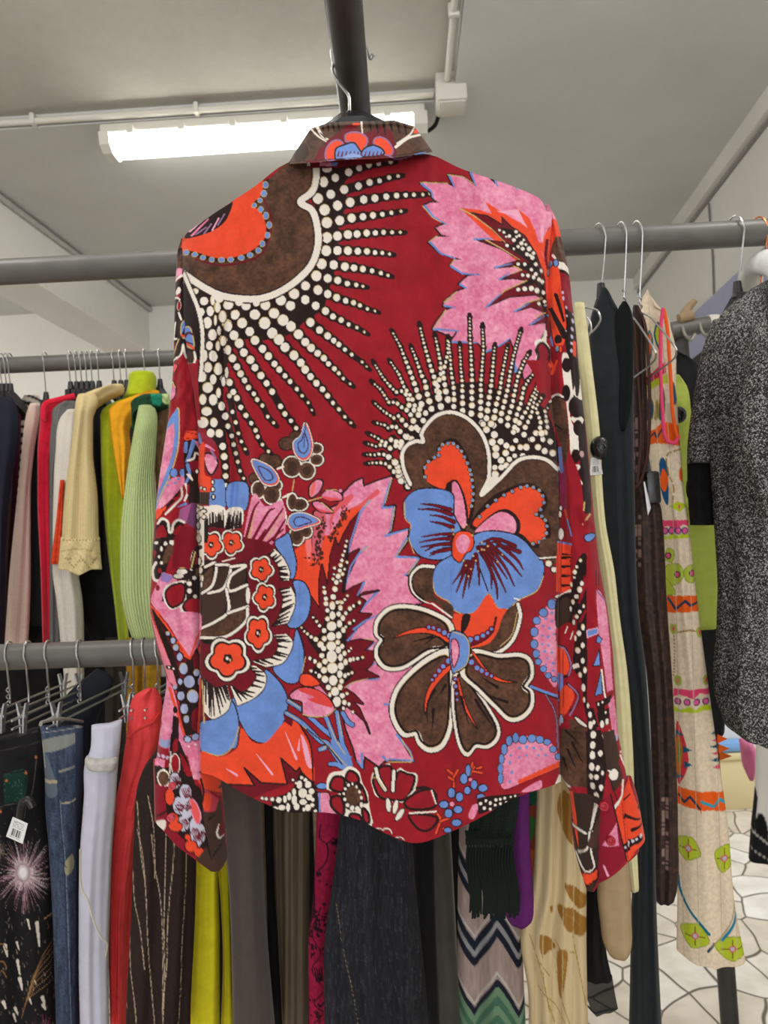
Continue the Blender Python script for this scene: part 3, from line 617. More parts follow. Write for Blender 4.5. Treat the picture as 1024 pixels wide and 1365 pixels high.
    # ---------- lower brown flower: pink feather background first
    pk='P450,195 520,120 577,93 585,150 680,110 782,78 760,170 715,290 802,278 795,350 775,445 738,482 892,438 880,530 800,630 967,632 930,690 870,750 900,770 900,850 990,940 F130,280 100,520 200,530 260,500 200,600 165,680 180,760 R815,100 925,280 735,272 690,312 590,242 582,328 540,270 520,190 470,60 Q440,760 400,700 200,560 P300,900 240,500 250,320 350,300 450,260'
    p=xy(pk); CV.stroke(np.vstack([p,p[:1]]),4.6,DK); CV.fill(p,PNK)
    F_('P740,290 800,285 775,445 740,480 720,400',PNK,0)
    for t in ['P772,110 715,295','P720,290 795,285','P795,290 770,450','P738,482 890,438','P882,500 805,628','P815,625 960,632','P962,640 900,735 865,752','P690,855 600,950 560,1010','R815,100 905,215 925,278 760,265','R720,250 750,280','R575,230 580,325 545,280','Q455,600 540,540 690,540','Q595,345 660,290','Q600,470 665,430','Q735,710 765,715']:
        L_(t,3.4,BLU,2,0)
    for t in ['P780,90 735,260','P800,285 775,445','P885,515 810,625','P960,645 890,745','R850,135 920,250 915,285 760,285']:
        L_(t,1.4,GLD,1.2,0)
    for t in ['P500,215 440,310','P680,185 570,270 500,300','P470,230 380,330 360,440']:
        L_(t,7,(226,90,100),2)
    F_('P100,590 190,530 240,560 260,480 350,480 385,430 460,310 580,280 635,238 560,330 500,390 450,480 415,560 395,510 360,620 340,820 300,680 285,800 290,980 230,900 215,850 110,770 130,680',ORG,0)
    F_('P250,330 320,310 330,420 300,560 255,660 235,560',(214,96,110)); F_('P190,500 230,480 225,640 205,640',(240,120,120))
    for k in range(130):
        u=rg.random(); X=[320,250][0]+(255-320)*u+rg.normal(0,22); Y=360+(660-360)*u+rg.normal(0,18)
        if k>80: u=rg.random(); X=470-100*u+rg.normal(0,13); Y=300+210*u+rg.normal(0,14)
        x0,y0,s=FR['P']; CV.ell(x0+X*s,y0+Y*s,rg.uniform(.5,2.4),rg.uniform(.5,2.8),(70,34,28))
    lf='P565,318 500,388 450,478 415,560 395,508 362,620 343,832 302,678 284,800 290,985 230,900 215,925 Q215,95 140,190 182,300 182,420 160,500 230,510 290,575 380,680 400,755 440,762 470,720 530,765 605,835 630,910 560,740 510,690 585,708 520,640 455,600 480,570 560,540 690,522 600,480 640,440 660,400 655,350 590,345 652,285 560,268 478,285 530,200 590,150 640,95 550,90 600,5 P545,895 692,855 590,870 535,910 545,890 592,800 520,830 445,880 460,800 520,670 558,572 478,612 500,520 530,430'
    p=xy(lf); CV.stroke(np.vstack([p,p[:1]]),3.2,DK); CV.fill(p,MAR)
    F_('Q340,60 420,40 470,200 470,400 520,500 440,600 470,700 400,740 330,600 240,480 290,400 200,250 290,230',DK)
    for t in ['P630,240 565,320 530,430 500,520 482,610','P610,560 560,600 500,690 455,865','P590,805 545,890','Q520,200 600,140 690,100','Q480,275 540,205']:
        L_(t,3.2,BLU,1.6,0)
    for t in ['P632,240 590,285','P615,560 575,590','Q460,595 520,560 620,535','Q655,270 600,265']: L_(t,1.5,GLD,1)
    for t in ['P450,860 475,620 475,510','Q240,110 340,250','Q165,190 330,340','Q220,395 340,480','Q230,485 330,560','Q580,395 440,430','Q560,15 440,120','Q525,140 420,230','Q515,495 420,520']: L_(t,5.5,DK,3)
    D_('Q375,40,18,26 375,105,20,28 370,180,31,31 367,248,29,29 368,315,31,30 370,385,35,42 375,465,35,35 380,548,29,35 393,625,26,28 405,692,27,35 430,55,14,18 418,95,16,18 447,125,14,18 423,162,18,26 450,207,14,18 418,240,20,24 412,290,14,16 415,340,18,24 442,318,13,15 430,392,17,25 458,365,13,16 433,450,21,25 465,425,14,20 425,505,18,26 438,555,14,16 460,515,12,16 428,595,15,20 443,652,18,18 457,700,14,16 487,710,10,14 475,640,9 450,740,11,14 515,765,8 483,505,11 510,497,9 497,408,14,16 520,405,8,13 547,398,12 582,393,8 487,347,9 503,330,6 467,90,13 495,60,13 520,40,11 560,18,10 467,182,10 493,158,11 522,140,9 430,15,10 340,70,15 342,130,15 318,208,17 320,265,16 287,175,11 268,147,9 243,118,8 295,305,20 315,330,18 262,270,15 230,250,12 205,232,9 183,212,8 165,190,6 303,378,18 325,420,18 255,418,13,16 287,447,16,18 222,397,10,13 317,480,20 285,517,14,17 325,542,22 260,495,8 230,485,9 347,595,17,20 358,648,9,14 P473,518,9 465,555,9 458,588,9 447,617,9 440,650,12 432,685,13 425,720,14 415,760,16 402,800,16 393,848,17 380,900,19 475,665,8 458,710,9 445,745,11 432,790,9 390,705,9 385,745,8 380,780,9 317,835,10 322,870,13 330,912,15 332,948,15 408,937,13 440,940,11 460,918,10 478,893,8',CRM,DK,1.0,True)
    # brown petals with cream edge
    def petal(t,w=8):
        p=smooth(xy(t),True); q=np.vstack([p,p[:1]])
        CV.stroke(q,w+3,DK); CV.fill(p,BRN); CV.stroke(q,w,CRM)
        c=p.mean(0); i=c+(p-c)*.945; i=np.vstack([i,i[:1]]); CV.stroke(i,1.8,GLD); i=c+(p-c)*.92; i=np.vstack([i,i[:1]]); CV.stroke(i,3,BLK)
    F_('F412,310 500,300 560,225 600,280 640,290 620,380 540,440 480,440 440,400',ORG)
    F_('F655,275 690,275 690,340 665,405 620,450 560,467 490,450 560,430 600,380 620,320',BRN); L_('F685,265 694,320 668,405 620,455 565,470 490,452',7.5,DK); L_('F685,265 694,320 668,405 620,455 565,470 490,452',4.6,CRM); L_('F682,300 660,390 610,440',1.2,GLD)
    F_('F330,112 280,112 245,150 250,205 290,245 350,262 412,330 412,270 350,240 332,200',BRN); L_('F335,110 280,110 242,150 248,210 290,250',7,DK); L_('F335,110 280,110 242,150 248,210 290,250 340,268',4.6,CRM,1)
    L_('F330,262 410,320',2.4,CRM)
    petal('F405,352 330,303 240,278 160,283 108,330 100,385 122,412 102,450 105,490 140,527 200,527 250,500 320,455 400,438',7)
    petal('F398,465 330,485 250,545 192,612 168,680 174,740 212,800 262,798 282,840 322,866 368,848 398,780 406,700 408,560',8.5)
    petal('F430,552 418,640 428,760 448,850 475,885 508,850 560,852 597,818 598,770 560,700 500,610 450,545',6.5)
    petal('F455,545 520,612 600,692 650,738 698,732 736,690 738,632 712,605 738,560 732,502 690,478 600,482 495,464',7.5)
    F_('F165,407 230,374 310,362 400,408 405,432 330,390 240,388',ORG,1,DK,1.4)
    F_('F300,722 303,640 348,560 410,512 410,530 355,590 320,645',ORG,1,DK,1.4)
    F_('F518,782 460,695 438,610 436,560 470,680',ORG,1,DK,1.4)
    F_('F682,588 600,584 540,535 487,455 515,478 560,540 620,576',ORG,1,DK,1.4)
    F_('F485,442 560,405 600,345 592,318 572,375 480,420',MAR,1,DK,1.4); F_('F485,444 560,410 612,345 600,318 580,395 540,435',ORG)
    for t in ['F300,430 350,400 400,440','F250,420 330,400','F310,760 310,680 340,620','F330,780 335,700','F360,640 385,600','F510,590 560,640 640,670','F540,570 600,610','F480,760 450,650','F580,770 520,680','F560,740 510,660']: L_(t,1,BLK,4)
    D_('F315,360,7 335,363,7 358,372,8 380,383,10 402,395,11 397,500,11 375,522,9 358,540,8 342,560,7 330,578,6 492,505,11 515,528,10 535,540,9 555,553,8 575,562,6 487,412,11 515,405,10 540,395,9 560,383,7 575,368,7 425,575,6 427,605,7 430,635,6 433,660,5',BLU,MAR,1.8)
    F_('F405,385 430,375 465,390 485,430 487,475 470,520 430,548 412,545 400,460',BLU,1,DK,1.5); L_('F415,380 468,400 484,450 470,515 425,545',1.3,GLD)
    F_('F408,420 432,415 442,460 430,510 415,520',PNK,1,MAR,1.6)
    F_('F455,312 488,310 475,360 450,385',DK)
    # ---------- small brown flowers with blue buds
    def bl(t):
        for p in Pt(t): CV.ell(p[0],p[1],p[2]+3.2,p[3]+3.2,DK)
        for p in Pt(t): CV.ell(p[0],p[1],p[2]+2.0,p[3]+2.0,CRM)
        for p in Pt(t): CV.ell(p[0],p[1],p[2],p[3],BRN)
        for p in Pt(t): CV.ell(p[0],p[1],p[2]*.55,p[3]*.55,(66,44,36))
    D_('C655,585,32,28 700,552,30,22 560,655,28,24 600,665,30,28 512,745,26,24',BRN,DK,1.5)
    bl('C792,608,26,22 792,658,28,24 748,708,34,36 680,690,40,44'); bl('C528,795,28,36 588,815,36,42 610,775,22,22'); bl('C682,850,20,36 715,862,34,26'); bl('C702,1005,30,40 745,985,24,26')
    L_('C690,750 682,800',1.6,GLD); L_('C630,840 650,900 655,950',3,CRM,2); L_('C615,700 640,690',3,CRM); L_('C640,830 680,810',3,CRM)
    for t,o in (('C742,492 772,580 762,640 730,660 698,634 688,580 722,548',1),('C500,658 580,690 618,742 602,772 555,768 522,722',1),('C808,940 740,903 682,908 663,945 690,978 740,965',1)):
        p=smooth(xy(t),True); q=np.vstack([p,p[:1]]); c=p.mean(0)
        CV.stroke(q,4.5,DK); CV.stroke(q,2.8,CRM); CV.fill(p,ORG); CV.fill(c+(p-c)*.92+(-.6,-.8),BLU); L2=c+(p-c)*.55; CV.stroke(np.vstack([L2,L2[:1]]),1.4,(70,30,60))
    L_('C742,490 735,600',1,(70,30,60))
    F_('P225,225 215,150 260,100 310,110 290,180',PNK,1,DK,2); F_('P222,180 240,125 262,108 250,180 230,220',(236,110,100)); F_('P295,210 350,165 430,190 440,240 350,240',PNK,1,DK,2); F_('P300,215 400,225 435,240 350,242',(226,80,90)); F_('P240,250 310,255 382,322 300,322 250,290',PNK,1,DK,2); F_('P245,275 290,300 370,322 300,322',(226,80,90))
    L_('P205,248 300,220',1.6,GLD); L_('P300,255 380,320',1.5,GLD); L_('P330,170 400,170 432,190',1.2,GLD); D_('P430,175,12',PNK,DK,1)
    # ---------- left flower: artichoke heart, florets, fringe, blue scallops
    F_('C460,1010 480,900 510,810 560,870 640,850 650,1010 E640,40 560,110 460,140 450,60',PNK)
    for t in ['C470,1020 505,890 530,850','C500,1024 570,900 600,880','C540,1024 640,880','C595,1024 650,930','E480,140 560,20','E520,120 640,20','E465,120 490,0']: L_(t,4.2,MAR,2); 
    for t in ['C478,1020 515,890','C560,1024 640,905','E500,140 600,20','E470,130 500,10']: L_(t,1.2,GLD)
    F_('E262,60 480,60 600,100 690,250 690,420 600,640 420,780 262,900',MAR)
    F_('C300,760 340,748 372,760 375,880 305,870',BLU); F_('C388,770 478,768 472,885 388,880',BLU,1,DK,1.2)
    F_('C300,870 375,878 365,960 300,955',CRM); F_('C385,885 455,880 450,960 375,970',CRM)
    ticks('C305,960 370,965','C305,880 370,885',8,DK,3.4,1,.35,3); ticks('C375,970 450,965','C390,890 455,885',9,DK,3.4,1,.35,5)
    F_('E600,85 640,50 668,38 690,120 702,175 690,240 655,240 660,180',BLU,1,DK,1.6); F_('E685,255 738,262 766,330 752,420 700,470 655,445 695,330',BLU,1,DK,1.6)
    F_('E700,470 722,520 737,600 716,705 655,718 592,652 660,590 685,530',BLU,1,DK,1.6); F_('E560,655 640,735 662,830 612,960 560,992 490,970 438,885 405,790 500,790 555,740',BLU,1,DK,1.6)
    F_('E262,900 320,880 398,795 437,880 432,1000 G400,340 350,366 290,352 262,335',BLU,1,DK,1.6); L_('G440,235 405,330 350,366 270,345',1.4,GLD); L_('E610,960 618,930',1.4,GLD); L_('E742,600 720,700',1.2,GLD)
    rings=[('E575,130 620,190 630,250','E600,108 640,148 670,212 666,252'),('E625,290 640,340 620,420 590,460','E675,280 694,325 690,380 662,445'),('E600,500 620,540 590,600 500,620','E655,495 684,532 668,585 632,630 562,646'),('E480,640 520,690 460,760 400,730','E515,640 560,682 552,742 502,790 432,822'),('E385,730 330,740 280,700','E402,800 385,845 322,882 280,850')]
    for k,(a,b) in enumerate(rings):
        p=np.vstack([smooth(xy(a),False,6),smooth(xy(b),False,6)[::-1]]); CV.stroke(p,2.4,DK); CV.fill(p,CRM); ticks(a,b,9,DK,3.6,1.4,.35,11+k)
    F_('E262,190 330,170 400,185 470,180 482,370 470,435 380,510 262,518',BLK)
    F_('E275,235 318,190 310,270 270,300',BRN); F_('E335,205 395,195 365,285 310,300',(60,42,34)); F_('E405,235 465,195 462,265 400,295',(60,42,34)); F_('E270,320 380,295 378,380 320,440 265,462',(66,46,38)); F_('E400,320 470,285 470,365 395,385',(62,44,36)); F_('E270,480 390,405 470,390 455,440 380,495 270,508',BRN)
    for t in ['E285,190 335,175 320,270 268,312','E335,180 400,190 370,285 300,310','E400,190 470,185 402,232 395,300 475,272','E382,292 392,390 330,440 265,470','E480,370 390,400','E478,380 468,440 380,507 265,512']: L_(t,5.4,DK); L_(t,3.8,CRM)
    for x,y,rx,ry,ph in ((405,80,44,46,.2),(540,202,44,48,.5),(556,328,42,52,.1),(526,492,48,66,.35),(388,608,76,74,.25)): petalflower('E',x,y,rx,ry,5,ORG,ph)
    petalflower('E',312,90,44,50,5,ORG,.4,cut=268)
    L_('E262,130 262,190',3,CRM)
    D_('E480,320,10,38',CRM); L_('E365,165 420,150',2,CRM)
    L_('E268,690 275,760 280,900',2,GLD)
    # orange below with flames
    F_('G262,350 350,372 430,330 450,240 500,302 560,306 620,240 655,205 690,190 720,240 765,330 782,480 720,460 600,520 480,582 262,468',ORG)
    p=xy('G345,495 510,502 463,422 540,490 660,497 630,378 700,440 715,420 735,470 660,560 480,582'); CV.fill(p,MAR); CV.stroke(p,2.2,DK)
    F_('G480,582 600,520 700,500 620,640 590,625',RED); L_('G262,478 480,586 600,625',1.2,(110,20,30))
    for t in ['G650,260 700,380','G520,360 590,450','G715,290 710,340','G380,425 430,455']: L_(t,1,LPK,3.4)
    F_('G720,270 750,320 770,420 745,400',LPK); L_('G715,220 765,320 778,490',2,DK)
    F_('R-30,540 60,500 110,455 155,355 205,390 250,430 270,500 278,650 -20,670',DK)
    D_('R172,498,30,33 150,440,20,28 208,440,22,24 232,485,20,20 113,490,14,24 80,520,15,27 50,540,13,25 115,545,19,35 217,525,22,22 240,543,14,13 175,558,24,20 130,590,19,25 72,595,13,30 30,597,25,18 35,640,20,14 12,545,16,18 207,597,20,24 237,580,14,15 180,610,10,14 260,620,12,10 190,408,14,13 165,392,12 105,408,9 125,430,8 G545,560,7 563,563,8 590,565,9 605,610,13 620,568,12,14 637,632,11,9',CRM,DK,1)
    # blue stems, pink bud
    F_('G640,180 690,180 680,235 650,215',MAR,0)
    for t in ['Q75,690 160,745 300,870 400,960 R440,250 490,310','Q60,770 170,840 290,960 R340,160 430,290','Q330,795 370,900 400,985','Q405,765 425,880 445,985 R460,200','Q445,770 480,830 510,850','R290,200 320,190','R360,300 400,300 440,320']:
        L_(t,7.6,DK,8); L_(t,5.2,BLU,6)
    F_('R370,130 460,180 500,260 510,320 440,330 380,200',BLU); L_('R480,260 500,250',3,BLU)
    for t in ['R170,40 330,160 470,310','R400,140 460,230','Q345,830 400,960','Q412,770 440,930','R340,170 300,205','Q70,680 155,738','Q65,770 150,825']: L_(t,1.2,GLD)
    L_('R200,60 340,175 440,300',1.5,DK)
    F_('Q85,640 150,598 230,598 330,650 390,735 340,788 240,798 170,780 165,700 95,675',PNK,1,DK,2); F_('Q150,600 260,610 340,660 380,730 300,715 210,680 250,660 160,625',(222,70,66)); F_('Q165,505 230,510 290,575 200,590 150,560',ORG,1,DK,1.5)
    L_('Q170,780 240,796 340,788 395,740',1.4,GLD)
    # ---------- along the hem
    F_('R268,492 350,492 405,640 300,652',PNK,0,DK,1.5); L_('R285,500 290,640',2.5,BLU); D_('R305,450,38,18',BLU,DK,1.5)
    F_('R340,470 350,380 440,350 490,320 550,350 570,430 610,500 620,600 645,720 600,720 480,670 430,660 350,560 420,500',CRM)
    L_('R340,470 360,370 440,350 490,320 550,350 575,430 612,500 622,590 648,700',2,CRM)
    D_('R518,515,85,105',DK)
    for t in ['R360,460 385,390 450,395 455,470 420,490','R465,400 490,345 540,370 555,420 500,430','R565,450 590,480 610,560 575,540','R370,590 370,530 430,520 455,600 440,650','R580,600 620,640 625,700 590,690','R500,640 560,650 570,700 500,670']: F_(t,RED,1,DK,3.4)
    D_('R518,515,52,68',BRN)
    D_('R484,443,11 513,435,8,10 540,455,9,12 560,490,8,13 572,530,9,12 572,578,12,18 545,603,16,18 510,600,16,18 478,580,14,15 460,540,11,13 453,502,9,11 464,468,10',CRM)
    ol='R690,530 650,460 640,395 672,320 705,330 760,292 795,350 840,325 880,350 955,372 940,470 880,560'
    F_(ol,CRM); F_('R700,525 660,450 655,400 690,330 760,312 785,350 800,420 830,350 880,365 935,385 920,460 870,540 780,545',RED,1,DK,3.2)
    for t in ['R672,330 690,400 735,475','R795,350 790,430 788,480']: L_(t,8,DK); L_(t,4.4,CRM)
    L_('R640,390 680,400 735,480',1.2,GLD); L_('R870,560 930,480 1010,460 H285,255',4,DK); L_('R870,550 940,470',2.4,CRM)
    F_('H180,275 230,242 275,240 285,290 240,305 190,300',RED,1,DK,3.4); F_('H195,322 285,330 275,365 245,378 215,362',RED,1,DK,3.2); L_('H270,240 285,285',2,CRM); L_('H195,318 285,312',2.6,CRM)
    for x,y,a in ((757,580,-.1),(805,592,.25),(835,645,.6)):
        x0,y0,s=FR['R']; CV.ell(x0+x*s,y0+y*s,22*s,56*s,DK,a); CV.ell(x0+x*s,y0+y*s,17*s,47*s,CRM,a)
    D_('R690,765,36,30 745,768,36,34 830,820,36,24',CRM); D_('R690,772,28,26 745,778,28,30 830,828,28,22',RED,DK,.8)
    for t in ['H345,228 345,190 325,170','H345,195 360,170','H345,205 328,195','H400,190 415,160','H415,175 440,180','H425,165 440,160','H405,165 410,145','H285,385 300,340 290,320','H300,345 330,335','H310,370 335,375']: L_(t,4.6,DK); L_(t,3,ORG)
    D_('H312,288,15,12 338,248,12,16 365,262,12,15 360,305,14,12 328,318,13,14 380,200,12,17 395,172,8,20 415,220,10,15 392,240,10,13 445,232,15,12 438,262,13,10 355,350,16,11 325,375,12,8',BLU,DK,1.4); D_('H340,286,8 402,203,6',PNK,MAR,1)
    F_('H395,330 410,290 430,290 415,335',PNK)
    F_('F618,1024 622,900 660,840 740,808 820,838 855,895 862,925 800,960 700,1005',PNK); 
    D_('F613,985,10,22 612,945,10,20 617,905,10,20 628,865,12,22 648,830,12,20 675,818,12,20 705,825,16,17 742,820,16,16 775,825,15,15 805,835,14,12 830,865,13 850,895,12',BLU,DK,.8)
    D_('F650,920,5,8 660,960,5,8 655,890,5 690,860,6 720,855,6 750,860,6 780,865,5 800,890,5 690,900,5 720,890,5 650,1000,5 770,890,5',BLU)
    for u in range(9):
        x0,y0,s=FR['F']; X=700+155*u/8; Y=1000-72*u/8; CV.ell(x0+X*s,y0+Y*s,5,4.2,ORG)
    F_('H520,240 700,165 760,200 740,215 580,255 430,320 425,268',RED,0); F_('H575,245 640,205 640,235',PNK); L_('H525,238 640,190 712,160',1,(100,16,30))
    F_('H425,268 470,258 580,250 500,300 430,322',DK,0)
    D_('H437,285,6 455,275,5 470,283,6 490,272,6 487,290,5 505,270,5 520,266,5 540,262,4 450,300,6 470,303,5 505,285,5 525,280,4 555,258,4',CRM)
    F_('H705,185 745,190 745,212 690,222',CRM,0); L_('H720,190 725,215',1.6,BRN)
    F_('F848,258 790,290 757,350 750,430 768,500 800,560 848,592',PNK)
    D_('F825,265,17,20 790,300,17 762,333,15 752,380,15,18 752,430,14,18 760,470,14,16 768,503,13 790,533,13 810,560,12 835,575,11',BLU,DK,.8)
    D_('F825,300,6 800,325,5 825,335,5 790,355,5 815,365,6 785,395,5 808,400,6 835,390,5 785,430,5 810,435,5 795,460,6 825,465,5 805,490,5 830,510,6 800,515,4 830,540,5',BLU)
    L_('F738,605 780,625 860,655',5,DK); L_('F738,605 780,622 860,650',3.6,BLU); L_('F800,640 840,720 850,860',3,DK); L_('F800,640 840,720 850,860',1.6,MAU)
    F_('F780,0 848,0 848,75 800,80 775,55',BRN); L_('F775,78 848,72',3.6,DK); L_('F775,75 848,70',2.2,CRM); D_('F812,98,12 835,122,13,11',CRM,DK,1.6,True)
    L_('V-5,790 100,730',0.1,DK)
    # ---------- right sleeve
    F_('U100,0 170,0 240,80 300,210 235,250 190,360 150,330 120,180',PNK); F_('U130,250 150,330 180,360 225,270 300,212 350,330 280,400 250,500 222,560 205,480 140,330',ORG); F_('U175,250 200,230 195,340 180,350',LPK)
    F_('U275,400 350,335 388,450 392,575 300,560 268,505',BRN); F_('U310,568 396,580 402,628 315,622',CRM); L_('U312,632 402,642',4,DK)
    L_('U225,345 215,470 230,560',4.5,MAR,3); L_('U225,340 210,460',1.2,DK)
    F_('U318,655 405,650 430,950 372,900 335,800',(140,20,40),0)
    F_('U215,645 245,615 310,612 330,700 338,800 362,950 378,1100 370,1140 330,1200 290,1180 260,1050 235,900 220,780',ORG)
    L_('U295,815 320,890 352,1000',5,DK,3); L_('U258,915 300,1000 360,1110',4,DK,9); D_('U312,1140,28,35',DK)
    D_('U248,590,20,24 295,583,16,26 305,1215,9,18 232,912,8 212,840,8',BLU,DK,1.2,True); D_('U330,1215,10,25',ORG,DK,1); F_('U262,525 275,512 300,548 285,552',CRM)
    F_('U390,920 440,930 455,1365 400,1365 360,1150 372,1020 360,900',DK,0)
    D_('U422,930,8 420,985,11,18 415,1050,12,15 413,1105,11,15 412,1160,11,13 410,1220,11,15 413,1270,11,13 424,1325,8,10 345,800,9,14 350,842,9,16 372,905,8,12 375,965,8,10 370,1075,6',(190,180,205)); L_('U432,1140 430,1310',4,ORG)
    F_('U205,1020 225,1040 220,1110 245,1160 235,1250 215,1310 150,1320 135,1260 150,1190 130,1110 190,1080',CRM); F_('U150,1150 190,1120 240,1180 235,1250 190,1290 150,1270 160,1210',(140,20,40),1,DK,3); L_('U250,1080 270,1180',2,BLU)
    F_('V0,0 150,0 250,260 160,290 130,220 80,200 60,90',RED,0)
    L_('V160,30 190,80 180,110','4' and 4,ORG,5); L_('V210,40 190,90',3,ORG)
    F_('V245,0 280,0 310,110 330,260 300,310 295,400 350,520 358,590 300,632 290,520 280,400 262,250 245,100',CRM)
    F_('V285,0 350,0 380,300 425,830 430,1000 385,1000 370,860 352,640 345,500 330,420 300,120',DK,0)
    F_('V310,250 372,265 365,170 350,130 325,140 320,200',CRM); F_('V312,140 345,120 355,160 345,250 330,250 325,200',DK); F_('V300,395 350,380 380,400 350,450 300,410',CRM)
    D_('V272,65,30,46 268,245,26,52 332,330,48,66 345,460,32,50 330,640,28,44 352,745,20,36',DK); L_('V300,700 350,705 330,740 350,790 365,812',3.4,CRM); D_('V368,625,14,22',(190,150,150))
    F_('V158,285 205,255 252,280 275,400 288,560 262,690 240,600 205,470 180,400',BRN); L_('V160,278 205,255 252,278',4.2,DK); L_('V160,272 205,250 250,272',2.8,CRM); L_('V190,430 240,470',2,BLK)
    F_('V268,690 300,640 365,820 385,1150 345,1260 290,1300 300,1150 270,950',RED); F_('V225,740 265,720 272,960 240,960',(150,40,84)); L_('V228,590 240,730',5,(120,130,190)); D_('V235,1130,18,36 230,1005,10,20 235,965,8,14',CRM,DK,1)
    L_('V385,930 380,980',2,GLD); L_('V420,1005 375,1070',2.4,GLD); F_('V375,1050 448,1030 495,1365 340,1365 385,1200',RED,0); F_('V382,1145 420,1125 458,1132 440,1165 400,1180',BLU,1,DK,1.4)
    L_('V262,980 300,1140',3,ORG,1); L_('V275,1040 302,1140',2,BLU)
    F_('V210,1182 300,1197 292,1365 205,1365',ORG,0); L_('V215,1180 300,1195',2.5,BLU); L_('V228,1180 222,1365',1,(140,40,40)); L_('V242,1180 238,1365',1,(140,40,40))
    L_('V250,1265 292,1262',5,DK,2); L_('V250,1310 292,1300',4,DK,2)
    F_('W105,0 190,0 202,120 196,230 105,238',ORG,0); L_('W118,0 118,230',1,(150,40,40)); L_('W138,0 138,230',1,(150,40,40))
    for y in (15,70,130,190): L_('W150,%d 200,%d'%(y,y-4),4,DK,2)
    L_('W108,275 150,255 200,228',6,DK); L_('W108,270 150,248 198,222',3.6,CRM)
    F_('W105,290 200,240 212,400 180,500 108,480',DK); F_('W120,300 190,270 200,380 150,460 112,440',(62,44,36))
    F_('W108,480 210,430 230,620 210,760 240,860 270,760 300,980 180,1050 130,900 110,600',RED)
    L_('W165,490 180,450',1.6,CRM); L_('W198,530 215,480',1.6,CRM)
    F_('W215,640 240,420 200,330 225,80 270,-10 300,0 300,90 262,280 300,300 302,960 290,980 262,760 230,740',DK)
    F_('W245,300 285,120 292,180 260,300',RED,0); F_('W245,420 295,330 298,380 262,420',RED,0)
    L_('W335,180 300,240 280,320',8,DK,6); L_('W320,345 295,400',7,DK)
    D_('W262,32,9 238,70,10 226,105,12 222,138,9 205,185,6,14 270,175,12,16 257,215,14,18 237,258,15 215,295,9,14 200,337,7,18 282,320,7,10 257,352,12 238,385,11 219,420,9,18 278,450,10,18 252,487,15,18 230,522,6,16 275,562,13,17 245,597,15,17 275,658,13,18 290,720,10,18 280,828,13,22 260,752,10,16 308,940,8,18 285,905,6,16',CRM,BLK,.6,True)
    F_('W300,20 380,0 420,300 375,430 372,560 385,700 360,860 420,900 380,960 330,900 308,720 300,500',RED,0)
    L_('W360,95 360,190',.8,DK); L_('W378,100 378,190',.8,DK); L_('W355,150 385,150',.8,DK)
    F_('W365,222 420,300 450,560 472,860 505,1150 475,1165 440,950 410,700 388,560 372,420',PNK); L_('W365,222 420,290',2,MAU); F_('W430,870 470,860 470,900 440,915',RED)
    F_('W300,470 370,452 372,490 305,515',BLU,0,LPK,1.4); F_('W372,500 400,530 385,555 358,545',BLU,0,DK,1); F_('W380,592 340,692 386,690',BLU,0,DK,1.2); F_('W390,722 350,885 402,872',BLU,0,DK,1.2); L_('W395,720 412,860 425,915',2.4,CRM)
    F_('W112,575 160,590 192,680 182,745 118,762',ORG); L_('W120,570 165,590 200,690 185,755 150,770',3.6,DK); L_('W120,572 165,595 202,690 187,758',2.4,MAU); F_('W205,690 250,670 260,700 215,720',CRM,0,DK,1)
    F_('W115,755 150,760 155,840 130,880',BLU); F_('W135,862 180,820 222,870 215,920 162,1010 125,1005',ORG); L_('W180,812 245,870 240,930 200,985',3.8,DK); L_('W185,815 243,870 236,930 195,1010',2.4,MAU); L_('W130,580 130,1010',.9,(140,40,40)); L_('W150,590 155,1010',.9,(140,40,40))
    D_('W140,1060,14,50',(170,170,200),DK,1)
    F_('W130,1200 160,1060 205,1030 302,1085 302,1365 130,1365',BRN,0); F_('W130,1080 190,1050 190,1140 140,1200',RED)
    F_('W220,1015 260,1030 300,1060 300,1080 250,1060',CRM,1,DK,1.5)
    for t in ['W170,1180 215,1290','W200,1140 250,1240','W225,1095 270,1170','W150,1240 185,1300']: L_(t,4,BLK,1.4)
    F_('W302,960 345,960 380,1100 415,1365 308,1365',DK,0); F_('W365,985 445,960 440,1060 380,1080',DK,0); F_('W355,920 400,910 460,880 450,930 410,950 420,985 370,980',DK,0); D_('W375,935,6,9 400,925,6,9 420,990,7,10',CRM)
    D_('W322,1000,12,20 325,1065,14,26 346,1048,9,16 340,1120,12,20 340,1185,17,25 375,1175,9,18 335,1255,15,24 370,1250,12,20 328,1320,16,26 365,1315,11,24 398,1310,9,14 310,1150,5,20 398,1065,13,24 430,1050,12,20 410,1140,14,20',CRM,DK,.8)
    F_('W440,1060 480,1170 550,1340 510,1350 470,1150',RED,0); F_('W400,1190 450,1120 505,1330 430,1345',(70,46,38),0); L_('W400,1170 445,1110',2,CRM); L_('W370,1090 400,1240 420,1350',4,(140,20,60)); L_('W520,1260 550,1340',2.5,CRM); F_('W475,1160 505,1150 510,1170 485,1185',(180,170,200))
    F_('H715,10 795,15 800,210 740,205 705,180',BRN,0)
    for t in ['H735,80 760,140','H750,60 785,120','H720,110 735,150','H730,20 770,60']: L_(t,3.6,BLK,1)
    F_('H795,15 845,15 870,120 850,240 800,250',DK,0)
    D_('H820,28,10,12 818,62,9,13 817,95,9,13 843,90,8,10 814,130,9,13 834,135,7,9 812,165,7,11 830,165,8,10 850,155,5,8 818,198,8,13 845,200,7,10 830,228,8,10 860,35,5,14',CRM,DK,.5)
    F_('H850,20 890,20 905,90 920,190 885,222 865,150',(66,46,38),0); D_('H888,165,16,18',CRM,DK,1); L_('H870,150 900,160',2,CRM); L_('H880,190 900,250',1.2,BLK)
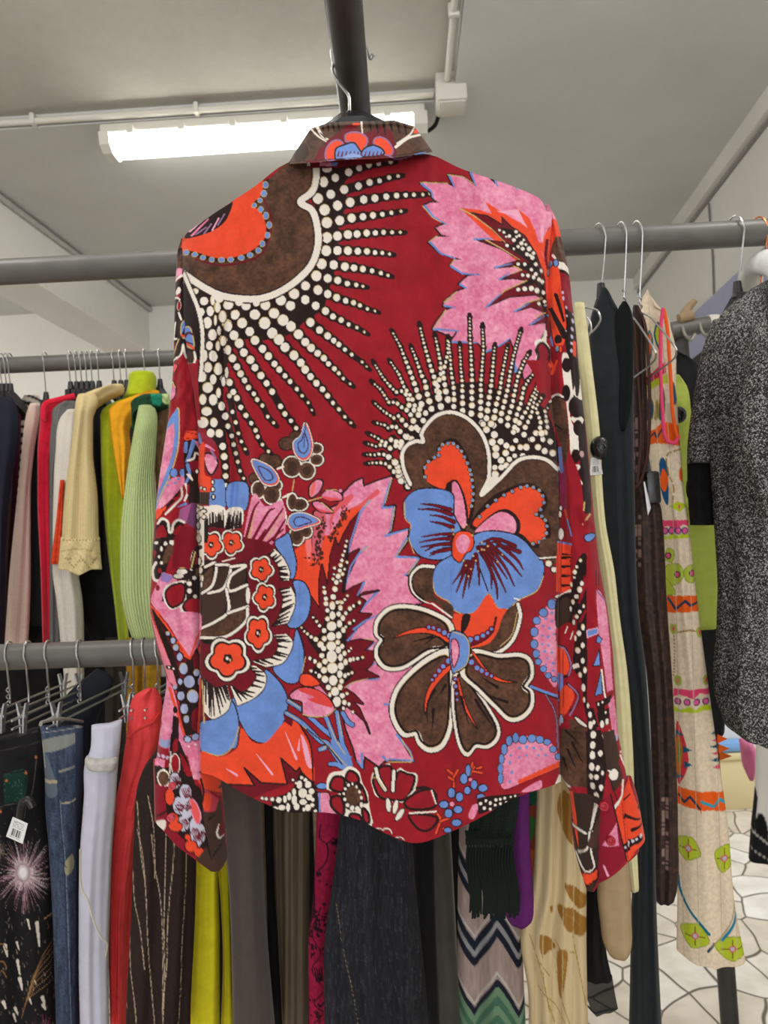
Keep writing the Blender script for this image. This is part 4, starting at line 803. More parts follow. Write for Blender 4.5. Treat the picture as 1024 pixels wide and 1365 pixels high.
    F_('H915,100 975,260 940,230 905,130',RED,0); L_('H912,110 945,190',2.2,CRM)
    F_('H895,285 942,190 990,330 998,400 930,455',ORG,0); L_('H895,265 915,235 920,190',3,CRM); L_('H885,280 905,255',4,CRM); L_('H925,255 945,235',1.8,DK); L_('H925,305 980,325','5' and 5,DK,2); L_('H955,355 985,345',5,DK,3); L_('H975,285 985,300',3,DK)
    F_('H920,395 985,372 990,392 925,422',DK,0); D_('H925,405,5 940,398,5,7 955,392,6 968,386,5 983,378,5,7',(205,200,210))
    L_('H915,260 935,440',.8,(120,30,30))
    F_('H838,240 880,225 930,440 840,525 818,490 825,400',(140,20,44),0); F_('H848,390 898,322 905,398',PNK,0); L_('H855,460 868,490',3,LPK)
    L_('H877,225 932,450',1.6,BLK,1.6,0)
    F_('H740,225 850,235 840,300 838,400 835,520 815,560 790,560 770,480 748,330',(58,40,34),0); F_('H738,225 752,225 765,320 772,420 755,340',ORG,0)
    for t in ['H752,340 780,352 808,355 832,262','H808,355 800,408 762,432','H762,432 785,480 805,488 824,470 812,412 820,350']: L_(t,5.5,BLK); L_(t,2.8,CRM)
    F_('H782,500 815,492 832,470 835,505 810,532 790,530',ORG,1,DK,2); F_('H800,400 815,360 840,300 842,330 830,400',(80,54,44)); L_('H825,260 810,350',1.2,CRM)
    # ---------- left sleeve
    F_('S295,0 330,0 300,100 310,250 290,300 250,290 240,200 270,80',BRN,0); F_('S275,80 300,90 305,150 265,150',DK,0); F_('S300,10 330,0 310,95 290,80',ORG,0)
    F_('S245,225 300,260 300,320 240,295',PNK,0); L_('S240,325 300,325',4,CRM); F_('S240,340 292,345 290,900 235,900',DK,0); F_('S232,350 245,350 245,450 232,450',RED,0)
    D_('S272,428,20,28',CRM,DK,1); F_('S245,450 290,460 280,500',RED,0); L_('S240,445 285,500',2,CRM); D_('S278,540,12,30',RED,CRM,.8); L_('S275,590 295,650',2.6,CRM); L_('S250,650 238,760 260,780',2.4,CRM)
    F_('S290,740 300,680 340,655 372,690 390,820 330,800 300,780',BLU,1,GLD,1.6); L_('S300,775 340,705 385,715',3,(80,30,40)); L_('S300,770 345,790 388,822',3,ORG); L_('S305,760 380,790',1.6,DK)
    F_('S230,800 245,790 240,900 232,900',RED,0); L_('S275,790 240,870',2,GLD)
    F_('S230,920 255,850 300,840 395,860 400,940 330,945 300,900 250,940',(60,44,36)); L_('S230,925 290,910 308,840',3,CRM); L_('S308,850 330,930 380,940 400,900 392,850',3.2,CRM)
    F_('S235,945 410,930 440,1365 190,1365 215,1100',RED,0)
    F_('S235,955 270,985 235,1030',(230,90,100),1,DK,1.2); F_('S222,1075 250,1130 255,1180 235,1225 205,1215',PNK,1,DK,1.6); L_('S225,1080 248,1140',1.8,GLD)
    F_('S260,1300 280,1320 275,1400 T275,180 250,300 180,540 100,700 100,560 175,70 S210,1365',BLU,0); L_('S265,1298 278,1330 T278,160 262,280 215,430 150,560 120,620',1.8,GLD)
    F_('T175,90 240,40 245,120 230,270 180,420 120,560 105,690 130,420 150,250',PNK,0)
    D_('T240,420,28,30 305,418,24,30',BLU,DK,.8); F_('T200,480 250,450 330,450 310,510 220,610 110,700 120,640 170,540',PNK); D_('T208,468,12,9 273,462,11,9 248,495,12,9 193,510,12,9',BLU)
    F_('T430,100 440,400 410,800 320,780 350,640 320,520 310,200 330,110',DK,0)  # dark print, also painting the shaded recess under the unmodelled elbow fold
    F_('T310,165 330,110 425,105 430,165 330,180',ORG,0); L_('T425,110 470,125 530,180',6,(150,40,60),8); L_('T425,110 440,170',4,BLU); L_('T330,115 425,140',.8,MAR); L_('T330,165 430,168',.8,MAR)
    L_('T385,190 360,270 335,330',6,BLU,4); L_('T330,200 325,260',5,BLU); L_('T340,325 385,310 400,270 430,280',3,CRM); F_('T350,340 420,330 410,420 360,390',(130,18,40)); F_('T395,190 430,190 425,240',PNK)
    F_('T470,260 510,250 560,290 570,340 530,410 500,400 470,330',PNK,1,DK,2.4); L_('T480,190 545,230',4,PNK,2); L_('T520,230 555,290',3,MAU)
    F_('T430,210 470,180 470,400 520,440 520,540 430,540 420,400',ORG); D_('T443,512,9,11 470,522,9,11',CRM,DK,1); F_('T415,545 510,545 505,640 415,640',(60,44,36),0); D_('T533,470,8,14 533,525,10,16 537,582,9,14 410,405,10,14',CRM,DK,1.6)
    L_('T340,360 355,430 325,500',5,BLU,3); L_('T355,430 375,470 340,430',2.4,CRM); L_('T325,500 340,560 320,620',3,CRM); F_('T335,520 350,500 355,560 338,570',RED)
    F_('T300,520 260,610 170,700 110,780 120,690 200,640',DK,0); L_('T295,530 300,590 250,650 180,720',3,CRM); F_('T230,610 270,590 260,620',RED); F_('T260,670 330,630 340,650 275,670',BLU,0)
    F_('T105,690 145,680 155,710 110,760',ORG); F_('T150,680 185,660 170,700',ORG)
    F_('T180,730 290,690 270,760 180,760',RED,0); F_('T290,680 370,640 330,790 270,770',(170,90,140),0); F_('T370,640 410,640 400,830 330,790',(110,60,100),0); L_('T290,690 275,770',2,MAU)
    F_('T100,820 150,750 210,800 260,760 310,790 300,860 240,900 160,910 100,900',DK); F_('T105,840 150,800 185,850 180,900 110,900',RED); F_('T240,840 290,800 300,840 250,880',RED); L_('T120,790 150,755 195,780 205,850 225,850 235,800 270,765 315,780',3.4,CRM)
    F_('T95,910 260,900 200,1080 160,1180 80,1190 85,1000',DK); F_('T190,960 250,940 200,1070 150,1080',BRN); D_('T108,932,18,12 178,940,14,16 228,930,24,18 148,978,11,18 130,1035,10,12 148,1082,12,12',CRM); F_('T90,980 110,1000 90,1060',RED,0); D_('T135,1140,14,18',RED); L_('T105,1080 80,1130 90,1200 125,1215',4,CRM)
    F_('T225,1140 240,900 300,810 410,830 420,960 440,1300 380,1180 330,1110 260,1110',(128,18,36),0)
    F_('T130,1200 160,1150 250,1180 330,1365 E260,420 262,520 215,580 150,480 40,350 45,290 T70,1330',PNK,0); F_('T150,1150 240,1180 200,1230 140,1210',(150,120,180),0); D_('T120,1265,15,22',(128,18,36))
    F_('T365,1130 370,1040 395,990 425,1000 440,1150 445,1365 150,1365 170,1260 330,1240 250,1180 260,1120',DK,0)
    L_('T370,1130 375,1030 400,985 430,980',3,CRM); D_('T300,1142,34,22 275,1175,30,22 350,1230,22,18 355,1287,18,18 398,1333,14 383,1190,14,10',CRM,DK,1.2,True); F_('T190,1270 300,1250 310,1365 200,1365',(150,22,44))
    F_('T400,1120 440,1130 445,1330 410,1330',BRN,0); F_('T395,1010 412,1010 410,1090 392,1090',RED,0)
    F_('T410,650 505,650 490,720 470,780 465,1100 440,1110 415,900 410,780',CRM,0)
    D_('T440,665,16,12 462,690,20,12 438,715,18,18 418,740,10,22 465,735,14,12 420,805,13,24 425,900,14,30 430,1070,12,28 440,1140,13,24 435,1195,8,26 455,1200,8,22 447,1245,8,22 420,660,8',CRM,DK,1.6,True)
    F_('T470,760 500,740 495,930 470,930',BLK,0)
    F_('E95,300 115,270 190,250 250,290 262,340 262,420 240,415 180,400 170,370 130,378 100,340',CRM); F_('E108,300 140,270 190,270 185,340 140,368 115,345',RED,1,DK,2.6); F_('E185,370 210,330 262,330 262,405 225,402',RED,1,DK,2.6); F_('E190,260 262,230 262,330 200,330',DK,0); D_('E213,295,11 212,263,11 238,320,9,8 180,210,24,12 165,230,22,10 235,238,9',CRM,DK,1.2); L_('E225,190 240,120 262,100',6,DK); L_('E222,190 238,125',2.4,GLD)
    F_('E30,355 80,390 180,560 215,560 240,500 262,560 262,950 200,930 140,700 70,480',ORG,0); F_('E40,370 90,410 180,580 215,600 240,530 262,590 262,930 190,930 165,780 130,620 60,440',DK,0); F_('E70,420 160,570 200,600 180,700 140,560',MAR); F_('E230,560 262,600 262,650 235,640',MAR); F_('E225,830 262,810 255,910 225,900',MAR)
    F_('E262,400 262,510 235,560 215,590 180,540 130,460 100,400 160,390',PNK); L_('E215,595 180,545 60,385',2.4,ORG); L_('E215,595 245,510 262,480',2.4,ORG)
    D_('E118,487,8 140,516,11,13 153,548,11,13 170,587,13,17 187,640,17,24 212,697,24,28 245,658,12,14 172,697,10,13 150,718,8,14 175,760,16,20 228,763,24,26 190,815,17,22 200,862,11,16 258,697,8,18',(170,180,215),DK,1.6,True)
    F_('E30,380 70,480 130,620 160,720 120,700 60,500',(230,130,150),0); L_('E115,635 150,640',5,DK); D_('E122,635,5 142,640,5',CRM)
    F_('E110,690 140,720 190,940 262,930 262,1024 80,1024 90,900 70,800',PNK,0); L_('E125,730 190,930',4,ORG,3); L_('E262,700 250,1000',3,ORG); D_('E205,945,14 240,938,15',(160,175,215),DK,1)
    D_('E150,825,10,16',DK); F_('E140,850 165,860 165,1024 130,1024',DK,0)
    F_('G120,100 140,130 100,400 55,400 80,250',PNK,0); F_('G70,310 120,310 125,360 62,360',RED,0); D_('G75,350,8 97,347,9 115,352,8',(200,180,210)); F_('G80,280 130,270 128,305 82,310',(150,160,200),0)
    F_('G130,250 170,280 200,350 230,430 240,480 130,440 120,380',DK,0); F_('G140,290 160,270 160,320 140,330',RED); F_('G170,330 200,370 225,420 195,420',RED); D_('G150,380,18,40',RED,CRM,1.4); L_('G130,330 125,420',2,CRM)
    F_('G190,290 262,260 262,440 230,440',PNK,0); D_('G205,268,15,12 240,258,16,15',(170,180,215),DK,1); D_('G210,300,5 240,292,6',CRM)
    F_('G55,400 120,395 130,460 60,480',DK,0); D_('G98,447,24,32',BRN,CRM,2)
    F_('G55,480 130,480 250,640 290,780 240,790 100,700 60,640',(140,20,40),0); F_('G62,655 100,630 110,650 95,680',CRM); L_('G60,630 110,590',2.4,DK); L_('G65,500 65,640',.8,MAR); L_('G120,470 120,640',.8,MAR)
    F_('G110,500 150,460 250,470 300,600 290,740 200,720 120,620',DK)
    D_('G150,450,24,34 195,500,26,38 200,575,26,40 165,560,26,40 185,640,26,34 240,700,28,36 235,650,22,40 262,680,20,40',(200,198,216),BLK,1.2); F_('G215,530 240,540 262,600 250,640 225,600',(236,90,90),1,PNK,1.6)
    D_('G125,525,20,36 140,620,24,24 220,735,26,24 150,655,30,20 255,760,20,20 205,700,12,12',ORG,DK,1.2)
    rgp=np.random.default_rng(2)
    for (ax,ay,bx,by) in ((145,425,175,490),(190,470,215,550),(150,560,205,580),(190,545,225,590),(175,650,220,615),(235,690,240,640),(245,720,250,660),(270,705,258,650)):
        for k in range(5):
            o_=(k-2)*9; nx,ny=(by-ay),-(bx-ax); L0=math.hypot(nx,ny); nx/=L0; ny/=L0
            L_(f'G{ax+nx*o_+ (bx-ax)*.12:.0f},{ay+ny*o_+(by-ay)*.12:.0f} {ax+nx*o_*.6+(bx-ax)*.62:.0f},{ay+ny*o_*.6+(by-ay)*.62:.0f}',1.0,(110,24,44),1.6)
    for t in ['G150,440 165,480','G140,470 150,500','G205,540 200,580','G190,660 215,690','G230,690 250,730','G265,670 270,720','G150,560 175,600']: L_(t,1,DK)
    F_('G270,580 350,545 372,700 388,820 345,862 310,858 240,790 290,740',(72,50,42),0)
    for t in ['G285,700 310,800','G300,620 340,600','G320,780 360,740']: L_(t,3.2,BLK,1)
    F_('G265,470 300,500 345,545 330,590 275,585',(196,60,80),0); F_('G270,505 310,520 300,580 275,570',ORG); L_('G380,700 350,715 335,690 345,660',2.6,CRM); F_('G345,660 372,655 378,700 355,708',MAR)
    L_('G262,440 275,500 262,560',2.5,DK)
    # ---------- collar
    F_('K0,660 15,690 150,700 840,620 900,560 760,440 620,420 300,420 140,460 60,600',BRN,0)
    F_('K60,600 120,560 130,640 60,660',(60,42,34)); L_('K145,475 190,520 245,555',3,CRM,1.6); L_('K180,460 215,520 260,545',4.4,CRM,2.4); L_('K200,500 230,530',1.4,BLK)
    F_('K165,655 200,580 235,570 230,650',MAR,0); F_('K230,560 300,500 360,455 400,460 440,500 480,490 550,465 610,500 625,580 600,640 240,660',MAR)
    for x in (210,240,270,300,480,520,560,600,640,680): L_('K%d,440 %d,%d'%(x,x+10,490+(x%3)*10),4,BLK,1.5)
    F_('K235,650 232,600 260,555 300,540 330,560 300,590 285,650',ORG,1,MAU,2.2); F_('K345,545 345,510 390,495 440,505 470,540 450,590 425,600 400,560 360,550',ORG,1,MAU,2.2); F_('K505,560 515,530 550,525 590,550 615,600 600,628 565,620 550,590',ORG,1,MAU,2.2)
    F_('K285,640 290,590 330,570 390,555 420,590 440,630 380,645 300,650',BLU,1,DK,2); F_('K435,630 450,590 500,570 550,590 562,620 500,635',BLU,1,DK,2)
    for x in range(300,560,22): L_('K%d,%d %d,%d'%(x,632,x+8,605),2.2,MAR,1)
    F_('K330,650 350,625 400,618 440,640',(140,165,215)); L_('K435,440 440,500',3,CRM,1.6); L_('K390,450 420,450',3,ORG)
    L_('K630,580 700,530 770,510',4,CRM,3); L_('K640,560 710,510 735,470',3,CRM,2); F_('K730,500 745,475 760,500',ORG); L_('K20,665 350,645 640,628 830,592',.9,(50,30,28))
    F_('K120,662 150,655 300,668 590,650 840,610 860,640 600,660 300,700 130,700',MAR,0); F_('K195,665 295,668 290,690 200,690',PNK,0); F_('K260,668 300,668 295,690 260,690',BLU,0); L_('K590,630 640,650 720,630',2.4,MAU); F_('K740,620 800,608 790,622 750,628',BLU); D_('K135,680,10',CRM,DK,1)
    # mottled dye
    n=noise2((CV.H,CV.W),7,1)*.6+noise2((CV.H,CV.W),3,2)*.4-.5; m=noise2((CV.H,CV.W),26,3)-.5
    A=CV.a; d=lambda c: (np.abs(A-np.array(c,np.float32)).sum(2)<6)
    for c,k,k2 in ((BRN,.50,.35),(PNK,.20,.12),(RED,.08,.10),(ORG,.06,.06),(BLU,.08,.10),(MAR,.14,.1)):
        s=d(c); f=(1+k*n+k2*m)[s][:,None]
        if c==PNK: A[s]=np.clip(A[s]+np.stack([n*26+m*12,n*60+m*30,n*48+m*22],-1)[s],0,255)
        else: A[s]=np.clip(A[s]*f,0,255)
# ---------------------------------------------------------------- the printed shirt
Y0=.82
m_shirt=mat('printed_cotton',(150,30,40),.82,kind='weave',scale=1.,bump=.12,attr=True,spec=.18,sheen=.12)
paint_shirt()
shirt=thing('shirt',tuple(at(478,200,Y0)),'red long-sleeved shirt printed with big brown, pink and blue flowers, seen from behind','shirt')
TOPC=[(243,322),(248,312),(262,301),(300,275),(340,249),(385,217),(440,210),(480,208),(530,207),(577,206),(620,225),(680,245),(715,259),(728,268),(735,282)]
HEM=[(243,1030),(266,1036),(300,1056),(333,1071),(366,1083),(416,1083),(463,1093),(500,1111),(542,1124),(590,1109),(638,1086),(673,1066),(700,1056),(725,1049),(746,1040)]
TOPC=[tuple(p) for p in smooth(TOPC,False,4)]; HEM=[tuple(p) for p in smooth(HEM,False,5)]
def body_grid(nu,nv):
    s=np.linspace(0,1,nu)[None,:]; t=np.linspace(0,1,nv)[:,None]
    xb=243+s*499; tp=np.interp(xb,*zip(*TOPC)); bt=np.interp(xb,*zip(*HEM))
    k=np.ones(9)/9; 
    y=tp+(bt-tp)*t
    Lx=np.interp(y,[322,440,490,520,570,620,1040],[243,244,251,258,264,266,266]); Rx=np.interp(y,[288,340,400,450,520,580,640,760,900,1040],[736,733,730,735,734,741,745,746,743,748])
    return Lx+(Rx-Lx)*s, y, s, t
RIDGE=[([(299,390),(297,470),(303,560),(314,640),(300,760)],4.5,-.0050),([(286,400),(281,470),(276,540)],5,.004),([(318,430),(330,520),(338,600),(330,680)],6,.003),([(268,440),(270,520),(262,600)],4,-.004),
 ([(402,640),(401,800),(401,1070)],2.2,-.0011),([(603,590),(603,800),(606,1100)],1.8,-.0012),([(728,300),(722,380),(730,440),(732,540),(742,600)],3.5,-.005),([(707,430),(722,520),(730,640)],6,.003),
 ([(470,230),(485,420),(470,640),(490,900)],24,.004),([(560,300),(575,500),(545,700)],22,-.004),([(650,300),(665,520),(690,760),(670,1000)],22,.0035),([(370,420),(385,640),(350,860),(360,1050)],22,-.0035),([(440,880),(450,1080)],14,.003),([(520,900),(560,1110)],16,-.003),
 ([(330,262),(380,300),(420,380)],16,.002),([(660,252),(620,300),(590,380)],16,.002),([(290,1000),(330,1060)],7,.0025),([(620,980),(640,1080)],8,-.0025),([(560,1000),(580,1100)],7,.002)]
def relief(px,py):
    f=np.zeros_like(px)
    for pts,wd,a in RIDGE:
        c=smooth(np.array(pts,float),False,6); cx=np.interp(py,c[:,1],c[:,0]); e=np.clip((py-c[0,1])/40,0,1)*np.clip((c[-1,1]+20-py)/40,0,1)
        f+=1.5*a*e*np.exp(-((px-cx)/wd)**2)
    def nz(cx,cy,seed):
        n=noise2((1100,760),8,seed) # coarse grid sampled with stretch
        X=np.clip((px-180)*8/cx,0,757); Yq=np.clip((py-140)*8/cy,0,1097); i,j=Yq.astype(int),X.astype(int); ty,tx=Yq-i,X-j
        return (n[i,j]*(1-tx)+n[i,j+1]*tx)*(1-ty)+(n[i+1,j]*(1-tx)+n[i+1,j+1]*tx)*ty-.5
    f+=.012*nz(70,190,31)+.006*nz(26,60,32)+.003*nz(12,24,33)+.0009*nz(6,8,34)
    return f
def body_depth(px,py,s):
    u=np.abs(2*s-1); b=np.interp(py,[205,260,340,600,1100],[.014,.020,.032,.036,.034])
    return b*(1-u**3.4)**.55
nu,nv=430,780
px,py,s,t=body_grid(nu,nv)
Yd=Y0-body_depth(px,py,s)-relief(px,py)*(1-np.abs(2*s-1)**10)
V=at(px,py,Yd).reshape(-1,3); col=CV.sample(px,py).reshape(-1,3); idx=np.arange(nu*nv).reshape(nv,nu)
F=np.stack([idx[:-1,:-1],idx[1:,:-1],idx[1:,1:],idx[:-1,1:]],-1).reshape(-1,4); uv=np.stack([px*.0009,-py*.0009],-1).reshape(-1,2)
nu2,nv2=70,120
qx,qy,s2,t2=body_grid(nu2,nv2); Yb=Y0+body_depth(qx,qy,s2)*.9+.3*relief(qx,qy)*(1-np.abs(2*s2-1)**10)
V2=at(qx,qy,Y0); V2=V2+np.stack([0*Yb,Yb-Y0,0*Yb],-1); V2=V2.reshape(-1,3); c2=CV.sample(qx,qy).reshape(-1,3); id2=np.arange(nu2*nv2).reshape(nv2,nu2)+nu*nv
F2=np.stack([id2[:-1,:-1],id2[:-1,1:],id2[1:,1:],id2[1:,:-1]],-1).reshape(-1,4)
mesh('body',np.vstack([V,V2]),np.vstack([F,F2]),m_shirt,shirt,True,np.vstack([col,c2]),np.vstack([uv,np.stack([qx*.0009,-qy*.0009],-1).reshape(-1,2)]))
# collar: a fold standing round the neck
ct=[(384+30,171),(438.6,163),(474,161.5),(504,161.5),(525,160),(552,168)]; cb_=[(383.5,219),(420,217),(457,213.5),(500,212),(530,210),(577,202.5)]
n1,n2=210,70
s=np.linspace(0,1,n1)[None,:]; t=np.linspace(0,1,n2)[:,None]
tx=np.interp(s,np.linspace(0,1,6),[p[0] for p in ct]); ty=np.interp(s,np.linspace(0,1,6),[p[1] for p in ct]); bx=np.interp(s,np.linspace(0,1,6),[p[0] for p in cb_]); by=np.interp(s,np.linspace(0,1,6),[p[1] for p in cb_])
px=tx+(bx-tx)*t; py=ty+(by-ty)*t+3*np.sin(PI*t)*(-.2); u=np.abs(2*s-1)
dep=Y0-.004-(.010+.034*t**.8)*(1-u**2.6)**.6-.0012*np.sin(9*s*PI)*t-.004*np.exp(-((t-.08)/.06)**2)
Vc=at(px,py,dep); inner=at(px,py,dep+.006)
bk=at(px[::6,::6],py[::6,::6],Y0); bk=bk+np.stack([0*bk[...,0],.012+.05*(1-(u[:,::6])**2.6)**.6+0*bk[...,0],0*bk[...,0]],-1)
def grid(V,off,flip=False):
    a,b=V.shape[:2]; i=np.arange(a*b).reshape(a,b)+off; q=np.stack([i[:-1,:-1],i[1:,:-1],i[1:,1:],i[:-1,1:]],-1).reshape(-1,4); return q[:,::-1] if flip else q
i0=np.arange(n1*n2).reshape(n2,n1); i1=i0+n1*n2
rim=np.vstack([np.stack([i0[-1,:-1],i1[-1,:-1],i1[-1,1:],i0[-1,1:]],-1),np.stack([i1[0,:-1],i0[0,:-1],i0[0,1:],i1[0,1:]],-1)])
cc=CV.sample(px,py).reshape(-1,3); cbk=CV.sample(px[::6,::6],py[::6,::6]).reshape(-1,3)
Vall=np.vstack([Vc.reshape(-1,3),inner.reshape(-1,3),bk.reshape(-1,3)])
mesh('collar',Vall,np.vstack([grid(Vc,0),grid(inner,n1*n2,True),rim,grid(bk,2*n1*n2,True)]),m_shirt,shirt,True,np.vstack([cc,cc,cbk]),np.zeros((len(Vall),2)))
# sleeves
lrow=[(322,241,246),(334,237,258),(360,235,264),(440,232,268),(490,231,270),(560,224,276),(640,212,277),(700,206,277),(780,201,277),(810,200,277),(860,209,278),(909,222,279),(944,217,280),(997,210.5,284),(1030,206,292)]
sl=cloth('sleeve',lrow,Y0+.012,Y0+.034,m_shirt,thick=.024,step=1.3,nu=72,folds=((1.5,.004,.5),(3.2,.002,-.4)),ripple=.003,parent=shirt,canvas=CV,seed=5)
cf=cloth('cuff',[(1012,204.5,290),(1040,205,296),(1092,206,304)],Y0+.006,Y0+.034,m_shirt,thick=.026,step=1.2,nu=90,folds=((1.2,.003,.2),),hem=[(0,0),(.1,6),(.3,24),(.55,40),(.76,58),(.86,60),(.93,56),(1,46)],hp=1.3,parent=sl,canvas=CV,seed=6,ripple=.002)
red_b=mat('red_button',(176,30,50),.35,spec=.5); pink_b=mat('pink_button',(206,70,84),.35,spec=.5)
def button(x,y,Y,r,m,par):
    c=at(x,y,Y); g=MB(); n=20; prof=[(0,.0016),(.45,.0012),(.62,.0022),(.9,.0022),(1,.001),(1,-.002)]
    V=[];Fq=[]
    for k,(a,h) in enumerate(prof):
        for j in range(n): q=2*PI*j/n; V.append((c[0]+r*a*math.cos(q),c[1]-h,c[2]+r*a*math.sin(q)))
    for k in range(len(prof)-1):
        for j in range(n): Fq.append((k*n+j,k*n+(j+1)%n,(k+1)*n+(j+1)%n,(k+1)*n+j))
    g.add(V,Fq)
    for dx,dz in ((-.3,.3),(.3,.3),(-.3,-.3),(.3,-.3)): g.tube([(c[0]+dx*r,c[1]-.002,c[2]+dz*r),(c[0]+dx*r,c[1]-.0008,c[2]+dz*r)],r*.12,6)
    return g.build('button',m,par)
button(229.5,1048,Y0-.020,.0042,pink_b,cf); button(228,1090,Y0-.020,.0042,pink_b,cf)
rrow=[(277,727,733),(288,725,738.5),(300,723,743.5),(340,722,753),(361,720,758),(408,718,763.5),(453,722,769),(500,724,772.5),(542,726,777.5),(583,730,782.5),(644,733,788),(712,736,794.5),(760,736,800.6),(801,736,808),(863,736,816.5),(925,737,820.6),(976,738,824),(1015,741,832),(1050,758,838),(1100,762,846),(1124,765,852)]
sr=cloth('sleeve',rrow,Y0+.030,Y0+.012,m_shirt,thick=.026,step=1.3,nu=96,folds=((1.3,.005,.3),(2.7,.003,-.3)),ripple=.003,hem=[(0,2),(.1,28),(.2,52),(.3,53),(.38,40),(.6,26),(.8,14),(1,6)],hp=14,parent=shirt,canvas=CV,seed=9)
cr=cloth('cuff',[(1036,834,842),(1061,826,850),(1090,829,856),(1108,832,860)],Y0+.010,Y0+.006,m_shirt,thick=.016,step=1.2,nu=40,folds=((1,.001,.2),),hem=[(0,29),(.5,18),(1,9)],hp=2,parent=sr,canvas=CV,seed=10)
button(805,1074.5,Y0-.012,.0052,red_b,sr); button(814.5,1121,Y0-.012,.0052,red_b,sr)
# the hanger in the shirt
hz=at(466,157,Y0); hg=thing('clothes_hanger',tuple(at(470,100,Y0)),'black hanger with a bent chrome hook over the dark rail, inside the printed shirt','hanger')
P=[at(466,158,Y0),at(466,140,Y0),at(465,128,Y0),at(458,118,Y0),at(447,104,Y0),at(443,92,Y0),at(444,85,Y0)]
top=at(470,60,Y0); rc=np.array([-.0335,Y0,EYE+.585])
P+= [rc+np.array([-.0215,0,.012]),rc+np.array([-.012,0,.023]),rc+np.array([.006,0,.024]),rc+np.array([.0205,0,.014]),rc+np.array([.0245,-.002,-.002]),at(496,74,Y0-.004),at(498.5,76,Y0-.004)]
MB().tube(spline(P,4),.0019,9).build('hook',chrome,hg)
g=MB(); T_=[]
prof=[(-.17,-.135,.006),(-.12,-.098,.008),(-.06,-.052,.009),(-.038,-.016,.010),(-.012,-.002,.012),(.012,-.002,.012),(.038,-.014,.010),(.06,-.050,.009),(.12,-.096,.008),(.17,-.135,.006)]
cx,cz=at(470,154,Y0)[0],at(470,154,Y0)[2]
V=[];Fq=[]
for x,z,r in prof:
    for k in range(8): a=2*PI*k/8; V.append((cx+x,Y0+.006+r*1.1*math.cos(a),cz+z-.003+r*math.sin(a)))
for i in range(len(prof)-1):
    for k in range(8): Fq.append((8*i+k,8*i+(k+1)%8,8*i+8+(k+1)%8,8*i+8+k))
Fq+=[tuple(range(8))[::-1],tuple(range(8*len(prof)-8,8*len(prof)))]
MB().add(V,Fq).build('shoulder_bar',blkp,hg)
MB().tube([at(466,150,Y0),at(466,158,Y0)],.0045,12,r2=.006).build('neck',blkp,hg)
# ---------------------------------------------------------------- garments
def canv(x0,y0,x1,y1,base,k=2.0): return Canvas(x0,y0,x1,y1,k,base)
def P_(c,t,col,sm=1,o=None,w=1.5):
    p=xy(t); p=smooth(p,True) if sm else p; c.fill(p,col)
    if o is not None: c.stroke(np.vstack([p,p[:1]]),w,o)
def S_(c,t,w,col,w2=None,sm=1):
    p=xy(t); p=smooth(p) if sm else p; c.stroke(p,w,col,w2)
FR.update({'a':(740,270,284/1024),'b':(740,540,284/1024),'c':(740,820,284/1024),'e':(740,1080,284/1024),'f':(0,440,260/1024),'g':(0,680,260/1024),'h':(0,860,300/1024),'i':(0,1100,300/1024),'j':(240,1040,300/1024),'k':(520,1040,340/1024)})
def m_paint(name,rough=.85,kind='weave',bump=.15,scale=1.,spec=.2): return mat(name,(128,128,128),rough,kind=kind,attr=True,bump=bump,scale=scale,spec=spec)
def mottle(c,amt,cell,seed,sx=1):
    n=noise2((c.H,c.W),cell,seed)-.5
    if sx!=1:
        q=noise2((int(c.H/sx)+2,c.W),cell,seed)-.5; n=np.repeat(q,sx,0)[:c.H,:]
    c.a=np.clip(c.a*(1+amt*2*n[...,None]),0,255)
tagblk=mat('tag_plastic',(20,20,22),.25,spec=.6); paper=mat('label_paper',(228,228,226),.6)
def security_tag(par,px,py,Y,r=.016,rot=0):
    c=at(px,py,Y); g=MB(); n=20; prof=[(0,.012),(.55,.0115),(.85,.008),(1,.003),(1,-.004),(0,-.004)]
    V=[];Fq=[]
    for a,h in prof:
        for j in range(n): q=2*PI*j/n; V.append((c[0]+r*a*math.cos(q)*.9,c[1]-h,c[2]+r*a*math.sin(q)*1.15))
    for k in range(len(prof)-1):
        for j in range(n): Fq.append((k*n+j,k*n+(j+1)%n,(k+1)*n+(j+1)%n,(k+1)*n+j))
    g.add(V,Fq); g.tube([(c[0]+r*.3*math.cos(a),c[1]-.0125,c[2]+r*.3*math.sin(a)) for a in np.linspace(0,2*PI,16)],.0012,6)
    return g.build('security_tag',tagblk,par)
